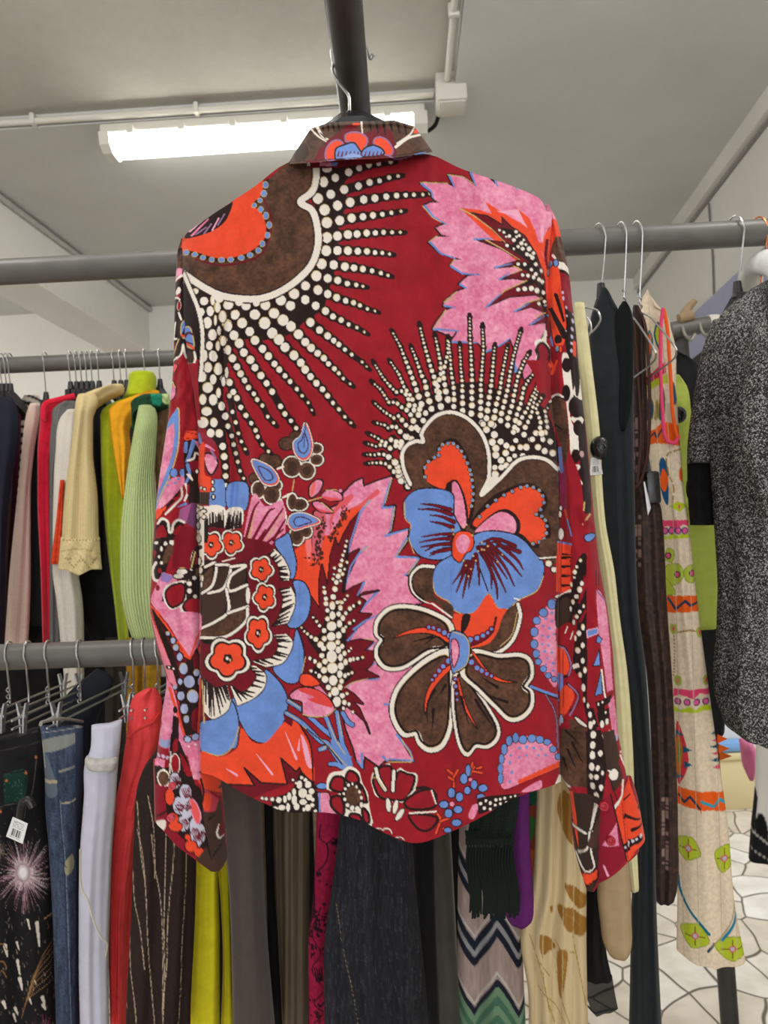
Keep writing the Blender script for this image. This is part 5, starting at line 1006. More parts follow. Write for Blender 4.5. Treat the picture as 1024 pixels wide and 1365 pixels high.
def price_label(par,quad,Y,bars=True,Y2=None):
    """paper label: four photo corners; printed barcode and small text lines in its dye"""
    q=np.array(quad,float); nu_,nv_=60,70; s=np.linspace(0,1,nu_)[None,:]; t=np.linspace(0,1,nv_)[:,None]
    px=(q[0,0]*(1-s)+q[1,0]*s)*(1-t)+(q[3,0]*(1-s)+q[2,0]*s)*t; py=(q[0,1]*(1-s)+q[1,1]*s)*(1-t)+(q[3,1]*(1-s)+q[2,1]*s)*t
    Yv=Y+((Y2 if Y2 is not None else Y)-Y)*s+.002*np.sin(PI*s)+0*t; V=at(px,py,Yv); i=np.arange(nu_*nv_).reshape(nv_,nu_)
    c=np.full((nv_,nu_,3),232.); rg=np.random.default_rng(int(q[0,0]))
    if bars:
        for a in range(12,48):
            if rg.random()<.5: c[34:58,a]=40
        for r in (8,12,17,22,27,61): 
            for a in range(10,50):
                if rg.random()<.62: c[r:r+2,a]=110
    B=V+np.array([0,.0006,0]); F=np.stack([i[:-1,:-1],i[1:,:-1],i[1:,1:],i[:-1,1:]],-1).reshape(-1,4); n=nu_*nv_
    e=np.concatenate([i[0,:],i[1:,-1],i[-1,-2::-1],i[-2:0:-1,0]]); e2=np.roll(e,-1)
    rim=np.stack([e,e2,e2+n,e+n],-1)
    return mesh('price_label',np.vstack([V.reshape(-1,3),B.reshape(-1,3)]),np.vstack([F,F[:,::-1]+n,rim]),m_paint('printed_paper',.6,bump=0),par,True,np.vstack([c.reshape(-1,3),np.full((n,3),230.)]),np.zeros((2*n,2)))
G=lambda *a,label=None,cat=None,group=None,**k: tag(cloth(*a,**k),label,cat,group)
# ================================================================ right upper rail
# pale yellow dress with thin straps
o=G('dress',[(404,766,779),(450,767,785),(500,773,791),(540,777,796),(590,781,801),(640,785,803),(700,790,808),(760,798,819),(820,805,826),(900,812,837),(1000,816,844),(1060,820,846),(1184,838,852)],1.045,1.015,mat('pale_yellow_jersey',(232,226,178),.85,kind='weave',col2=(222,214,164),bump=.15),thick=.012,nu=30,folds=((2,.0035,.2),(4,.0015,-.3)),label='pale yellow narrow dress hanging directly beside the printed shirt\'s right sleeve',cat='dress')
security_tag(o,800,597,1.01,.0145)
price_label(o,[(788,610),(799,610),(804,632),(786,634)],1.01)
X0=float(at(782,330,1.08)[0]); t=thing('clothes_hanger',(X0,1.08,EYE+.4),'silver wire hanger end bent out of the pale yellow dress','hanger')
MB().tube(spline([at(766,456,1.03),at(790,442,1.02),at(800,428,1.01),at(799,418,1.01),at(795,413,1.02),at(781,410,1.04),at(774,409,1.05)],5),.0015,7).build('frame',chrome,t)
MB().tube(spline([at(767,420,1.06),at(783,423,1.05),at(788,435,1.04),at(786,446,1.04),at(772,458,1.05)],5),.0014,7).build('hook',chrome,t)
# black sleeveless dress
hanger(797,320,RY,RZ+.001,.105,'black plastic hanger with silver hook holding the long black dress','plain',half=.15)
blk=mat('black_jersey',(32,38,42),.8,kind='weave',col2=(24,29,33),bump=.15,sheen=.1)
o=G('dress',[(388,797,816),(396,792,828),(410,788,836),(440,786,843),(500,786,845),(560,790,845),(640,797,846),(800,808,851),(900,820,862),(1000,838,868),(1100,846,873),(1200,842,875),(1300,840,879),(1400,838,884)],1.125,1.085,blk,thick=.022,nu=36,folds=((2.3,.006,.2),(4,.002,-.2)),topc=[(0,14),(.3,-3),(.6,-2),(1,26)],label='long black sleeveless dress hanging between the pale yellow and brown sequinned dresses',cat='dress')
P=[at(816,*q) for q in ()]
cloth('armhole',[(402,830,835),(412,824,841),(440,820,844),(500,821,844),(560,823,838),(575,827,833)],1.087,1.077,mat('black_lining',(18,21,23),.95,kind='weave',bump=.05),thick=.004,nu=14,parent=o)
# brown sequinned dress with straps
hanger(827,320,RY,RZ+.001,.118,'twisted silver wire hanger between the black dress and the brown sequinned dress','wire',half=.11,tilt=.003)
hanger(848,320,RY,RZ+.001,.118,'twisted silver wire hanger holding the embroidered tunic','wire',half=.12,tilt=.003)
c=canv(830,395,910,1210,(52,36,32)); rg=np.random.default_rng(8)
for yv in np.arange(540,1195,5.6):
    for xv in np.arange(836,908,5.2):
        b=rg.uniform(.7,1.35); c.fill([(xv-2.1,yv-2.3),(xv+2.1,yv-2.3),(xv+2.1,yv+2.3),(xv-2.1,yv+2.3)],np.clip(np.array((58,40,34))*b,0,255))
for (x,y0_,y1_) in ((844,556,600),(845,607,640),(848,690,760),(884,1060,1150)):
    for yv in np.arange(y0_,y1_,5.6):
        for q in (0,5.2): 
            if rg.random()<.7: c.fill([(x-2+q,yv-2.2),(x+2+q,yv-2.2),(x+2+q,yv+2.2),(x-2+q,yv+2.2)],(150,122,112))
mseq=m_paint('brown_sequins',.55,bump=.25,spec=.3)
o=G('dress',[(408,844,852),(425,843,858),(470,842,861),(540,841,863),(600,842,863),(642,843,865),(672,844,880),(700,844,884),(800,848,889),(900,862,896),(1000,868,901),(1100,870,904),(1185,872,903),(1199,875,899)],1.18,1.14,mseq,thick=.018,step=2.5,nu=46,folds=((2.4,.005,.2),),canvas=c,label='dark brown dress covered in small square sequins, with thin brown straps',cat='dress')
MB().tube(spline([at(852,412,1.15),at(861,440,1.14),at(866,520,1.13),at(864,600,1.13),at(855,640,1.13),at(846,652,1.13)],8),.0042,8,flat=.5).build('strap',mat('brown_cord',(66,40,34),.7),o)
MB().tube(spline([at(846,425,1.15),at(851,500,1.14),at(855,580,1.13),at(850,645,1.13)],8),.0038,8,flat=.5).build('strap',mat('brown_cord',(66,40,34),.7),o)
tg=MB(); a_=at(870,650,1.13); tg.box((a_[0]-.011,a_[1]-.008,a_[2]-.026),(a_[0]+.011,a_[1]+.006,a_[2]+.026),.005); tg.build('security_tag',tagblk,o)
price_label(o,[(858,642),(860,642),(868,677),(864,687)],1.12,bars=False); 
# embroidered tunic
c=canv(835,380,1000,1290,(238,219,192),2.4); mottle(c,.05,6,2)
TE=(26,92,120); LIM=(196,212,44); HOT=(240,74,120); OR2=(246,100,30); NAV=(30,60,86)
P_(c,'b500,120 610,200 600,0 520,0',(214,196,170),0)
for t,cl in (('a455,630 470,690 455,770 438,700',OR2),('a495,590 510,640 505,720 480,650',LIM),('a418,700 430,760 420,820 410,760',HOT)): P_(c,t,cl,1,(20,110,130),2.2); 
for t in ('a455,630 470,690 455,770 438,700','a495,590 510,640 505,720 480,650'):
    q=smooth(xy(t),True); 
    for k in range(0,len(q),2): c.ell(q[k][0],q[k][1],.7,.7,(20,40,50))
P_(c,'a420,860 470,830 530,780 535,830 470,880 425,900',(226,52,80),0); P_(c,'a422,895 540,835 545,880 500,890 430,925',LIM,0)
for x,y in ((440,880),(465,860),(490,840),(515,825)): p=xy('a%d,%d'%(x,y))[0]; c.ell(p[0],p[1],2.6,2.6,(60,40,70)); c.ell(p[0],p[1],1.7,1.7,(230,90,140))
for t,cl in (('a455,940 475,980 470,1046 440,1046 438,980',TE),('a490,960 500,1000 495,1046 480,1046',(150,130,50)),('a515,890 530,950 525,1046 500,1046 505,950',TE),('a570,870 585,950 575,980 560,930',TE)): P_(c,t,cl,1,(170,150,70),1)
P_(c,'b440,130 480,125 520,90 610,100 600,200 530,195 480,190 445,195',OR2,0); S_(c,'b455,160 480,140 490,165 520,120 525,165',2.2,NAV,None,0)
P_(c,'b510,260 540,300 545,480 515,430 500,330',(30,86,130)); P_(c,'b520,310 545,360 530,420 505,380',OR2); P_(c,'b600,310 625,300 630,370 600,360',OR2); P_(c,'b605,250 625,300 640,420 625,430',HOT,0)
for k in range(26):
    u=k/25; q=smooth(xy('b600,215 540,250 545,330 570,400 565,490'),False,8); p=q[int(u*(len(q)-1))]; c.ell(p[0],p[1],1.3,1.3,(170,130,50))
P_(c,'b550,490 590,465 640,480 600,515',LIM,0); c.ell(*xy('b597,490')[0],1.2,3,HOT)
def band(c,y0,y1,x0,x1,f='b'):
    P_(c,f'{f}{x0},{y0} {x1},{y0-2} {x1},{y0+35} {(x0+x1)//2+30},{y0+20} {(x0+x1)//2},{y0+42} {x0+30},{y0+25} {x0},{y0+40}',HOT,0)
    P_(c,f'{f}{x0},{y1-28} {x0+30},{y1-10} {(x0+x1)//2-20},{y1-32} {(x0+x1)//2+10},{y1-15} {x1-40},{y1-38} {x1},{y1-20} {x1},{y1-8} {x0},{y1+2}',LIM,0)
    for k in range(4):
        x=x0+20+(x1-x0-50)*k/3.2; p=xy(f'{f}{x:.0f},{(y0+y1)/2+4:.0f}')[0]; c.ell(p[0],p[1],4.6,4.8,(84,60,110)); c.ell(p[0],p[1],3.2,3.4,(238,100,160))
band(c,555,645,510,660); 
for t in ('b540,690 570,700 565,750 530,740','b535,770 600,765 615,820 580,860 530,850','b620,790 660,765 675,800 665,850 630,840','b530,830 560,860 580,900 535,905'): P_(c,t,(186,202,70),1,(150,160,50),1)
for x,y in ((545,722),(588,810),(658,806)): p=xy(f'b{x},{y}')[0]; c.ell(p[0],p[1],4.2,4.6,(70,60,60)); c.ell(p[0],p[1],2.8,3,(236,90,140))
P_(c,'b535,910 690,912 690,988 540,992',OR2,0); S_(c,'b545,925 580,975 625,935 650,960 685,945',3.2,NAV,None,0); S_(c,'b545,925 560,950',2,TE)
for t in ('c570,60 575,180 570,280','c590,75 640,65 695,78'):
    q=smooth(xy(t),False,14)
    for p in q[::2]: c.ell(p[0],p[1],1.1,1.1,(150,112,44))
for x,y in ((570,60),(590,305),(727,305),(695,78)): P_(c,f'c{x-14},{y-20} {x+12},{y-22} {x+18},{y+8} {x-2},{y+26} {x-16},{y+6}',(176,190,70)); p=xy(f'c{x},{y}')[0]; c.ell(p[0],p[1],1.6,3.2,HOT)
band(c,345,455,570,762,'c')
for k,t in enumerate(('c585,500 615,560 635,630 640,700 610,780 590,790 580,640',)): P_(c,t,(222,60,70))
for k,(x,y) in enumerate(((620,560),(655,630),(660,700),(620,760),(580,510))): P_(c,f'c{x-40},{y-18} {x},{y} {x-40},{y+18}',(TE,TE,TE,TE,NAV)[k],0)
P_(c,'c588,560 612,620 610,700 590,760 582,640',(200,120,40)); P_(c,'c592,600 608,650 592,700',(120,140,70))
for k,y in enumerate((570,605,632,665,695,728)): P_(c,f'c815,{y-18} {740 if k%2==0 else 750},{y-14} 815,{y+16}',(TE,HOT)[k%2],0)
P_(c,'c590,810 830,842 832,932 588,895',OR2,0); S_(c,'c595,850 620,882 648,850 695,905',3,NAV,None,0); S_(c,'c700,870 760,905 790,868 828,905',3.2,(40,170,200),None,0); S_(c,'c700,870 700,930',.8,(200,90,40))
for (x,y,w_,h_) in ((640,160,58,52),(812,212,46,60),(672,568,66,54),(850,640,78,52)):
    P_(c,f'e{x-w_},{y-10} {x-w_+12},{y-44} {x+20},{y-h_} {x+w_},{y+20} {x+w_-30},{y+h_-8} {x-20},{y+h_}',(190,206,52),1,(150,165,50),1.2)
    for q in ((0,-h_*.8,0,h_*.8),(-w_*.7,0,w_*.7,4)): S_(c,f'e{x+q[0]:.0f},{y+q[1]:.0f} {x+q[2]:.0f},{y+q[3]:.0f}',1.6,(120,100,40),None,0)
    p=xy(f'e{x},{y}')[0]; c.ell(p[0],p[1],4.6,4.6,(226,90,110)); c.ell(p[0],p[1],3,3,(190,192,196))
S_(c,'e592,290 600,360 640,440 740,560',3.4,(20,110,140)); S_(c,'e598,290 612,370 655,450 745,550',1.2,(230,225,205)); S_(c,'e735,635 760,610',4,NAV)
S_(c,'e880,430 860,520 800,600',4,(24,130,165)); S_(c,'e868,400 850,500 790,590 740,620',1.6,(170,150,110))
for x in (865,880,900,930,950): S_(c,f'X{x},400 {x+18},700 {x+26},1000 {x+32},1270',.8,(204,186,160))
mtun=m_paint('embroidered_linen',.9,bump=.2)
o=G('tunic',[(388,858,874),(394,853,884),(406,850,892),(420,850,895),(440,851,900),(500,855,902),(560,861,905),(595,864,908),(640,871,911),(700,881,919),(800,887,930),(900,894,943),(1000,898,957),(1100,902,971),(1200,903,980),(1270,902,994)],1.245,1.195,mtun,thick=.022,step=1.5,nu=110,folds=((1.4,.006,.1),(3,.002,.2)),canvas=c,topc=[(0,8),(.35,0),(1,22)],hem=[(0,-6),(.3,6),(.5,8),(.55,12),(1,10)],label='long cream linen tunic with bright embroidered bands and green diamond patches',cat='tunic')
FRM=('e825,0',)
for col_,pts in ((HOT,[(884,411),(881,440),(881,500),(884,560),(888,585),(900,590),(905,580)]),(OR2,[(885,412),(890,440),(894,500),(897,550),(902,578),(906,584)])):
    MB().tube(spline([at(x,y,1.172) for x,y in pts],7),.0030,8).build('armhole_binding',mat('pink_binding' if col_ is HOT else 'orange_binding',col_,.7),o)
for k,(y,cl) in enumerate(((985,OR2),(998,(220,100,30)),(1008,(190,84,24)))):
    a_,b_,d_=at(957+k*1.2,y-6,1.2),at(957+k*1.2,y+6,1.2),at(970+k*3,y,1.195); e_=np.array([0,.003,0])
    MB().add([a_,b_,d_,a_+e_,b_+e_,d_+e_],[(0,2,1),(3,4,5),(0,1,4,3),(1,2,5,4),(2,0,3,5)]).build('felt_point',mat('orange_felt_%d'%k,cl,.9),o,False)
# lime garment behind the tunic
o=G('dress',[(500,893,906),(515,888,916),(545,886,921),(600,890,926),(680,900,930),(690,905,955),(760,905,957),(838,905,955)],1.42,1.36,mat('lime_cotton',(186,204,96),.85,kind='weave',col2=(176,194,86),bump=.15),thick=.02,nu=24,folds=((1.5,.004,.2),),label='lime green dress hanging between the embroidered tunic and the grey tweed dress',cat='dress')
security_tag(o,906,553,1.30,.013)
# black coat and bag behind
G('coat',[(470,893,905),(480,890,925),(520,888,940),(620,892,950),(760,900,965),(900,905,970),(975,930,966)],1.62,1.5,mat('black_wool',(30,31,33),.95,kind='weave',col2=(22,22,24)),thick=.05,nu=24,folds=((2,.006,.2),),label='black coat hanging behind the lime dress, below the grey pipe arm',cat='coat')
# grey tweed dress
mt=mat('grey_tweed',(176,174,172),.95,kind='tweed',col2=(36,35,36),bump=.5)
hanger(978,315,RY,RZ-.002,.112,'black plastic hanger with silver hook in the neck of the grey tweed dress','plain',half=.16,R=.0245,r=.0017)
o=G('dress',[(383,1012,1032),(392,992,1040),(405,978,1050),(425,958,1060),(450,948,1066),(520,938,1070),(600,945,1070),(700,952,1070),(800,957,1068),(900,951,1068),(930,954,1068),(962,966,1068)],1.26,1.0,mt,thick=.055,step=5,nu=50,folds=((1.6,.007,.2),(3.5,.003,-.2)),hem=[(0,0),(.3,12),(.55,24),(1,30)],topc=[(0,0),(.5,-4),(1,-6)],label='grey tweed short-sleeved dress hanging at the right edge',cat='dress')
sl=cloth('sleeve',[(428,950,965),(470,936,960),(520,926,958),(570,919,956),(606,916,954),(618,917,953)],1.22,1.12,mt,thick=.035,step=5,nu=30,folds=((1.5,.004,.2),),parent=o)
cloth('cuff',[(604,916,952),(612,916,951),(660,917,952),(700,920,953)],1.235,1.14,mat('black_fur',(30,30,31),.98,kind='fur',col2=(12,12,12),bump=.8),thick=.024,step=4,nu=30,folds=((2,.003,.2),),parent=o,ripple=.004)
sl=cloth('sleeve',[(432,1004,1040),(470,996,1050),(520,990,1056),(580,988,1060),(640,1002,1062),(690,1016,1064)],1.0,.96,mt,thick=.03,step=5,nu=30,folds=((1.2,.004,.2),),parent=o)
# white padded hanger with copper hook
t=hanger(1009,310,RY+.004,RZ-.003,.098,'white padded hanger with a copper hook at the right edge','none',wire=copper,body=False,r=.0016)
q=at(1022,372,RY); MB().tube(spline([at(1000,388,1.25),at(1003,364,1.2),at(1016,350,RY),at(1040,356,1.1),at(1062,392,1.02)],6),.022,14,flat=.8).build('padding',mat('white_padding',(232,232,230),.7,kind='satin',col2=(220,220,220)),t)
# ================================================================ lower right, behind
fl2=G('skirt',[(985,985,1000),(1000,987,1008),(1020,990,1009),(1036,998,1006)],2.5,2.3,mat('pink_satin',(226,120,160),.6,kind='satin'),thick=.04,nu=20,label='pink skirt glimpsed below the hem of the grey tweed dress',cat='skirt')
c=canv(990,940,1060,1160,(226,222,216)); 
P_(c,'X995,1060 1004,1045 1010,1060 1006,1100 1012,1120 1000,1150 990,1150',(20,20,22)); P_(c,'X1008,1085 1016,1078 1024,1100 1018,1130 1008,1120',(20,20,22)); P_(c,'X998,1110 1060,1110 1060,1150 998,1150',(26,28,32),0); S_(c,'X1000,1100 1030,1120 1060,1135',2.2,(190,188,182)); S_(c,'X1002,1125 1030,1140',1.5,(190,188,182))
G('trousers',[(970,1008,1060),(1050,1006,1060),(1100,1001,1060),(1143,998,1060)],2.1,1.95,m_paint('monochrome_print'),thick=.05,step=3,nu=40,canvas=c,folds=((1.5,.006,.2),),label='white and black printed trousers hanging low at the right edge',cat='trousers')
bx=thing('cardboard_box',(1.25,3.0,0),'pale cardboard box standing on the stone floor at the right','box'); q=at(985,1002,4.02)
cbm=mat('cardboard',(214,196,150),.85,bump=.1)
MB().box((q[0]-.2,3.98,0),(q[0]+.12,4.1,q[2]-.03),.004).build('carton',cbm,bx); MB().box((q[0]-.205,3.97,q[2]-.03),(q[0]+.125,4.11,q[2]),.004).build('lid',cbm,bx)
pb=MB(); pb.box((q[0]-.12,3.99,q[2]+.001),(q[0]+.08,4.09,q[2]+.06),.025); tag(pb.build('plastic_bag',mat('blue_plastic',(120,160,205),.4)),'small blue bundle lying on top of the pale cardboard box','bag')
# ================================================================ below the shirt, right of the dark post
c=canv(600,1040,705,1370,(166,146,140)); mottle(c,.08,5,4,6)
def chev(y,x0,col,wd,amp=24,per=58):
    p=[]; x=600
    for k in range(9): p.append((x0+k*per/2,y+(amp if k%2 else -amp)))
    c.stroke(np.array(p),wd,col)
for y in range(1090,1500,88):
    chev(y+56,604,(30,34,48),9); chev(y+42,604,(196,188,182),2.4); chev(y+76,604,(30,34,48),8); chev(y+66,604,(150,150,150),5)
for y in range(1330,1400,12): chev(y,604,(70,108,88) if (y//12)%2 else (110,140,112),7)
G('skirt',[(430,600,660),(900,608,680),(1040,612,700),(1110,612,698),(1190,610,697),(1250,610,697),(1370,613,701)],1.16,1.05,m_paint('zigzag_knit',.9,'rib',.3,scale=3),thick=.018,step=2.,nu=70,canvas=c,folds=((2.2,.006,.1),(1,.004,.2)),label='zigzag-striped knit skirt in greyish pink, navy and green beside the dark post',cat='skirt')
G('blouse',[(430,650,690),(900,662,700),(1030,668,706),(1100,672,706),(1180,672,710),(1222,674,713),(1232,680,709)],1.02,.985,mat('purple_viscose',(98,30,104),.7,kind='weave',col2=(86,24,92)),thick=.008,nu=24,folds=((1.5,.003,.3),),hem=[(0,-2),(.5,2),(1,-4)],label='purple viscose blouse hem hanging behind the dark green fringe',cat='blouse')
o=G('shawl',[(430,610,670),(900,628,690),(1020,634,694),(1070,630,692),(1110,624,686),(1122,622,684)],.98,.965,mat('dark_green_wool',(26,38,32),.95,kind='knit',col2=(16,24,20)),thick=.008,nu=50,folds=((4,.003,.4),),label='dark green fringed shawl hanging below the shirt hem',cat='shawl')
mfr=mat('green_fringe',(26,38,32),.9,kind='knit',col2=(14,22,18))
for k in range(16):
    x=624+59*k/15; rr=np.random.default_rng(k); x2=x+5+rr.uniform(-3,3)
    g=MB(); g.tube(spline([at(x-2,1108,.968),at(x,1121,.955)],3),.0022,7); g.tube([at(x,1118,.953),at(x,1121,.953),at(x,1125,.954)],.0034,8)
    for q in range(5): g.tube(spline([at(x,1122,.956),at(x+q-2,1150,.955+.001*q),at(x2+(q-2)*1.3,1190,.956),at(x2+(q-2)*1.5,1217+rr.uniform(-4,8),.957)],4),.0013,5)
    g.build('fringe_tassel',mfr,o)
c=canv(690,1030,735,1250,(120,84,50)); P_(c,'X690,1030 735,1030 735,1075 690,1082',(22,84,64),0); P_(c,'X690,1082 735,1070 735,1120 690,1125',(140,60,40)); P_(c,'X695,1085 715,1090 710,1115 698,1120',(60,110,50)); P_(c,'X690,1130 735,1130 735,1170 690,1175',(206,96,50),0)
for k in range(14): c.ell(698+(k*13)%30,1036+(k*7)%36,1.2,1.2,(10,40,34))
G('scarf',[(430,690,706),(900,698,718),(1030,700,722),(1080,702,723),(1140,704,724),(1200,703,722),(1240,700,720)],1.06,1.03,m_paint('printed_silk',.6,spec=.3),thick=.006,step=2,nu=24,canvas=c,folds=((1.5,.003,.2),),label='green and orange patterned scarf strip between the purple blouse and the leaf-print dress',cat='scarf')
c=canv(690,1030,790,1370,(205,184,142)); LB=(150,104,36)
for t in ('k690,30 730,60 735,210 740,250 700,200 670,100','k700,390 780,440 785,490 750,490 720,450','k670,485 720,490 785,540 785,600 720,590 690,540','k670,670 710,665 700,780 680,850','k605,590 660,640 650,665 605,665','k640,490 655,490 650,520'): P_(c,t,LB)
for t in ('k742,120 700,40','k770,470 730,400','k760,560 690,500','k700,690 690,800'): S_(c,t,.8,(176,132,60))
for t in ('k730,600 760,750 785,890','k610,660 620,800 660,950','k560,600 610,750 640,900','k660,620 690,660 735,670','k590,800 640,850 700,940','k690,860 720,950','k600,700 640,760'): S_(c,t,1,(150,120,50))
for x in (712,722,735,748,762): S_(c,f'X{x},1040 {x+2},1200 {x},1365',1.2,(190,168,126))
G('dress',[(430,665,725),(900,692,738),(985,705,760),(1030,716,785),(1100,714,783),(1180,709,782),(1250,694,782),(1320,704,783),(1380,705,784)],1.03,.95,m_paint('leaf_print_satin',.55,'satin',.1,spec=.35),thick=.014,step=2.5,nu=70,canvas=c,folds=((3.2,.006,.15),(1.4,.004,-.1)),label='beige satin dress printed with ochre leaves, hanging under the shirt\'s right side',cat='dress')
# black sheer dress and tan garment
shb=G('dress',[(430,700,730),(900,745,780),(1040,770,800),(1120,779,812),(1200,780,812),(1260,781,808),(1305,782,816)],1.06,1.03,mat('black_chiffon',(18,18,20),.7,kind='weave'),thick=.010,nu=30,folds=((2,.004,.3),),label='black dress with a sheer chiffon hem showing the stone floor',cat='dress')
msh=mat('sheer_black',(22,22,24),.8,kind='weave',alpha=.72)
cloth('sheer_hem',[(1300,782,816),(1325,782,820),(1346,788,824)],1.055,1.03,msh,thick=.004,nu=30,folds=((2,.003,.3),),hem=[(0,0),(.2,6),(1,-2)],parent=shb)
MB().tube(spline([at(783,1340,1.03),at(793,1350,1.03),at(808,1347,1.03),at(822,1345,1.03)],5),.0012,6).build('hem_seam',blk,shb)
G('coat',[(430,738,756),(640,750,778),(900,775,808),(1060,788,828),(1140,800,838),(1185,796,841),(1230,800,842),(1256,804,843),(1267,810,841)],1.0,.96,mat('tan_suede',(176,152,118),.9,kind='weave',col2=(164,140,106),bump=.2),thick=.02,nu=30,folds=((1.2,.003,.2),),hem=[(0,-2),(.3,1),(.7,2),(1,-3)],label='tan coat with a rounded hem hanging below the shirt\'s right cuff',cat='coat')
# ================================================================ below the shirt, left of the post
c=canv(170,1000,275,1370,(44,32,30)); mottle(c,.18,2,4)
for t in ('i625,0 650,100 665,260 675,500 690,700 710,905','i690,0 705,150 730,300 740,500 740,700 738,905','i755,0 750,200 745,450 748,650 735,905','i790,30 785,150 765,350 755,640','i845,50 840,250 825,500 820,700 805,905','i605,200 615,330 640,430 660,600','i590,440 595,620 615,760 628,905','i570,905 580,800','h675,660 700,800 705,1024','h625,700 640,900 660,1024'):
    q=smooth(xy(t),False,40)
    for k in range(0,len(q)-1):
        if k%4!=3: c.stroke(q[k:k+2],1.15,(186,166,142))
G('trousers',[(905,222,262),(960,216,262),(1000,208,262),(1024,192,262),(1050,183,262),(1120,178,262),(1220,175,260),(1365,168,254),(1380,168,254)],0.955,0.995,m_paint('pinstripe_wool'),thick=.03,step=2.,nu=70,canvas=c,folds=((2,.006,.2),(4,.002,.2)),label='dark brown trousers with cream stitched stripes hanging below the left cuff',cat='trousers')
yel=mat('yellow_cotton',(222,212,34),.75,kind='weave',col2=(206,194,26),bump=.2)
o=thing('trousers',tuple(at(285,1120,1.05)),'bright yellow trousers hanging between the striped brown and the taupe trousers','trousers')
cloth('leg',[(905,262,296),(1100,264,292),(1160,261,291),(1250,256,293),(1380,252,293)],1.02,1.08,yel,thick=.022,nu=30,step=5,folds=((1.6,.004,.2),(3.5,.0015,.3)),parent=o); cloth('leg',[(905,284,308),(1100,285,306),(1200,294,307),(1280,297,309),(1380,294,311)],1.07,1.12,yel,thick=.016,nu=24,step=5,folds=((1.5,.003,.2),),parent=o)
MB().tube([at(262,905,1.05),at(308,905,1.10)],.012,10).build('waistband',yel,o)
G('trousers',[(905,286,346),(1030,292,346),(1100,297,349),(1180,305,352),(1280,309,359),(1380,311,368)],.99,1.08,mat('taupe_jersey',(84,74,70),.8,kind='weave',col2=(76,66,63),bump=.1,sheen=.2),thick=.03,nu=36,step=6,folds=((1.1,.005,.15),(2.5,.0015,.2)),label='smooth dark taupe trousers hanging beside the yellow trousers',cat='trousers')
G('trousers',[(905,336,372),(1030,338,372),(1150,346,368),(1250,352,376),(1380,360,382)],1.08,1.16,mat('black_crepe',(18,18,21),.85,kind='weave'),thick=.018,nu=24,folds=((1.5,.003,.2),),label='narrow black trousers hanging between the taupe and the olive trousers',cat='trousers')
for x0,x1,lbl,cl in ((343,352,'thin beige trouser leg edge between the taupe and black trousers',(142,122,98)),(416,424,'thin beige trouser leg edge between the olive and crimson garments',(150,130,104))):
    G('trousers',[(905,x0,x1),(1040,x0,x1),(1200,x0+5,x1+4),(1380,x0+8,x1+7)],1.085,1.11,mat('beige_cotton_%d'%x0,cl,.85,kind='weave'),thick=.008,nu=12,label=lbl,cat='trousers')
ol=mat('olive_satin',(96,82,62),.5,kind='satin',col2=(74,62,48),bump=.15,spec=.4)
o=thing('trousers',tuple(at(390,1060,1.1)),'shiny olive brown trousers hanging left of the crimson floral dress','trousers')
cloth('leg',[(905,358,378),(1040,360,378),(1140,364,380),(1200,366,380),(1380,376,386)],1.10,1.14,ol,thick=.012,nu=24,step=5,folds=((2,.004,.3),),parent=o)
cloth('leg',[(905,374,416),(1040,376,414),(1140,377,413),(1250,378,412),(1320,378,411),(1380,377,411)],1.05,1.13,ol,thick=.018,nu=36,step=5,folds=((2.6,.005,.25),(5,.001,.3)),parent=o)
MB().tube([at(360,905,1.1),at(414,905,1.1)],.012,10).build('waistband',ol,o)
c=canv(405,1030,475,1370,(150,24,62)); mottle(c,.12,6,5); rg=np.random.default_rng(3)
S_(c,'j640,190 635,250 670,280 665,350 620,410',1.6,(40,14,26)); S_(c,'j670,270 700,250 735,270',1.6,(40,14,26))
for cx,cy,n_,sp in ((715,265,14,14),(620,440,8,14),(640,610,22,30),(620,660,22,34),(625,730,14,30),(620,1010,18,26),(690,450,6,12)):
    for k in range(n_): p=xy(f'j{cx+rg.normal(0,sp):.0f},{cy+rg.normal(0,sp):.0f}')[0]; c.ell(p[0],p[1],rg.uniform(1,2.6),rg.uniform(1,3),(36,14,26))
S_(c,'j600,400 610,560 590,640',4,(60,14,34)); S_(c,'j640,560 600,680 640,760 600,840 640,900',1.4,(40,14,26)); 
for k in range(7): S_(c,f'j{612+k*5},{830+(k%2)*20} {620+k*5},{890}',1.6,(50,14,30))
S_(c,'j650,940 610,990 650,1030 610,1080',1.6,(40,14,26))
G('dress',[(905,420,462),(1040,424,462),(1090,422,462),(1150,420,454),(1200,417,446),(1260,411,438),(1380,412,440)],1.0,1.06,m_paint('crimson_devore',.85),thick=.012,step=2,nu=40,canvas=c,folds=((1.6,.003,.2),),label='crimson dress with black branch and flower print, left of the dark denim skirt',cat='dress')
c=canv(425,1050,580,1370,(34,35,40)); n=noise2((c.H,c.W),2.2,7); nn=np.repeat(noise2((c.H//14+2,c.W),1.6,9),14,0)[:c.H]; big=np.repeat(noise2((c.H//60+2,c.W),9,10),60,0)[:c.H]
c.a=np.clip(c.a*(.72+np.clip(nn-.45,0,1)[...,None]*2.6*n[...,None]+.3*big[...,None]),0,255)
q=smooth(xy('j715,540 740,700 790,900 820,1100'),False,30)
for k in range(0,len(q)-1,3): c.stroke(q[k:k+2],1.1,(130,110,84))
G('skirt',[(905,452,545),(1060,455,550),(1100,452,550),(1150,447,552),(1200,440,556),(1250,433,561),(1300,432,566),(1380,433,573)],.93,.98,m_paint('dark_denim',.9,'denim',.3),thick=.03,step=2.,nu=90,canvas=c,folds=((2,.006,.15),(4,.002,.2)),label='dark slubbed denim skirt hanging under the middle of the shirt',cat='skirt')
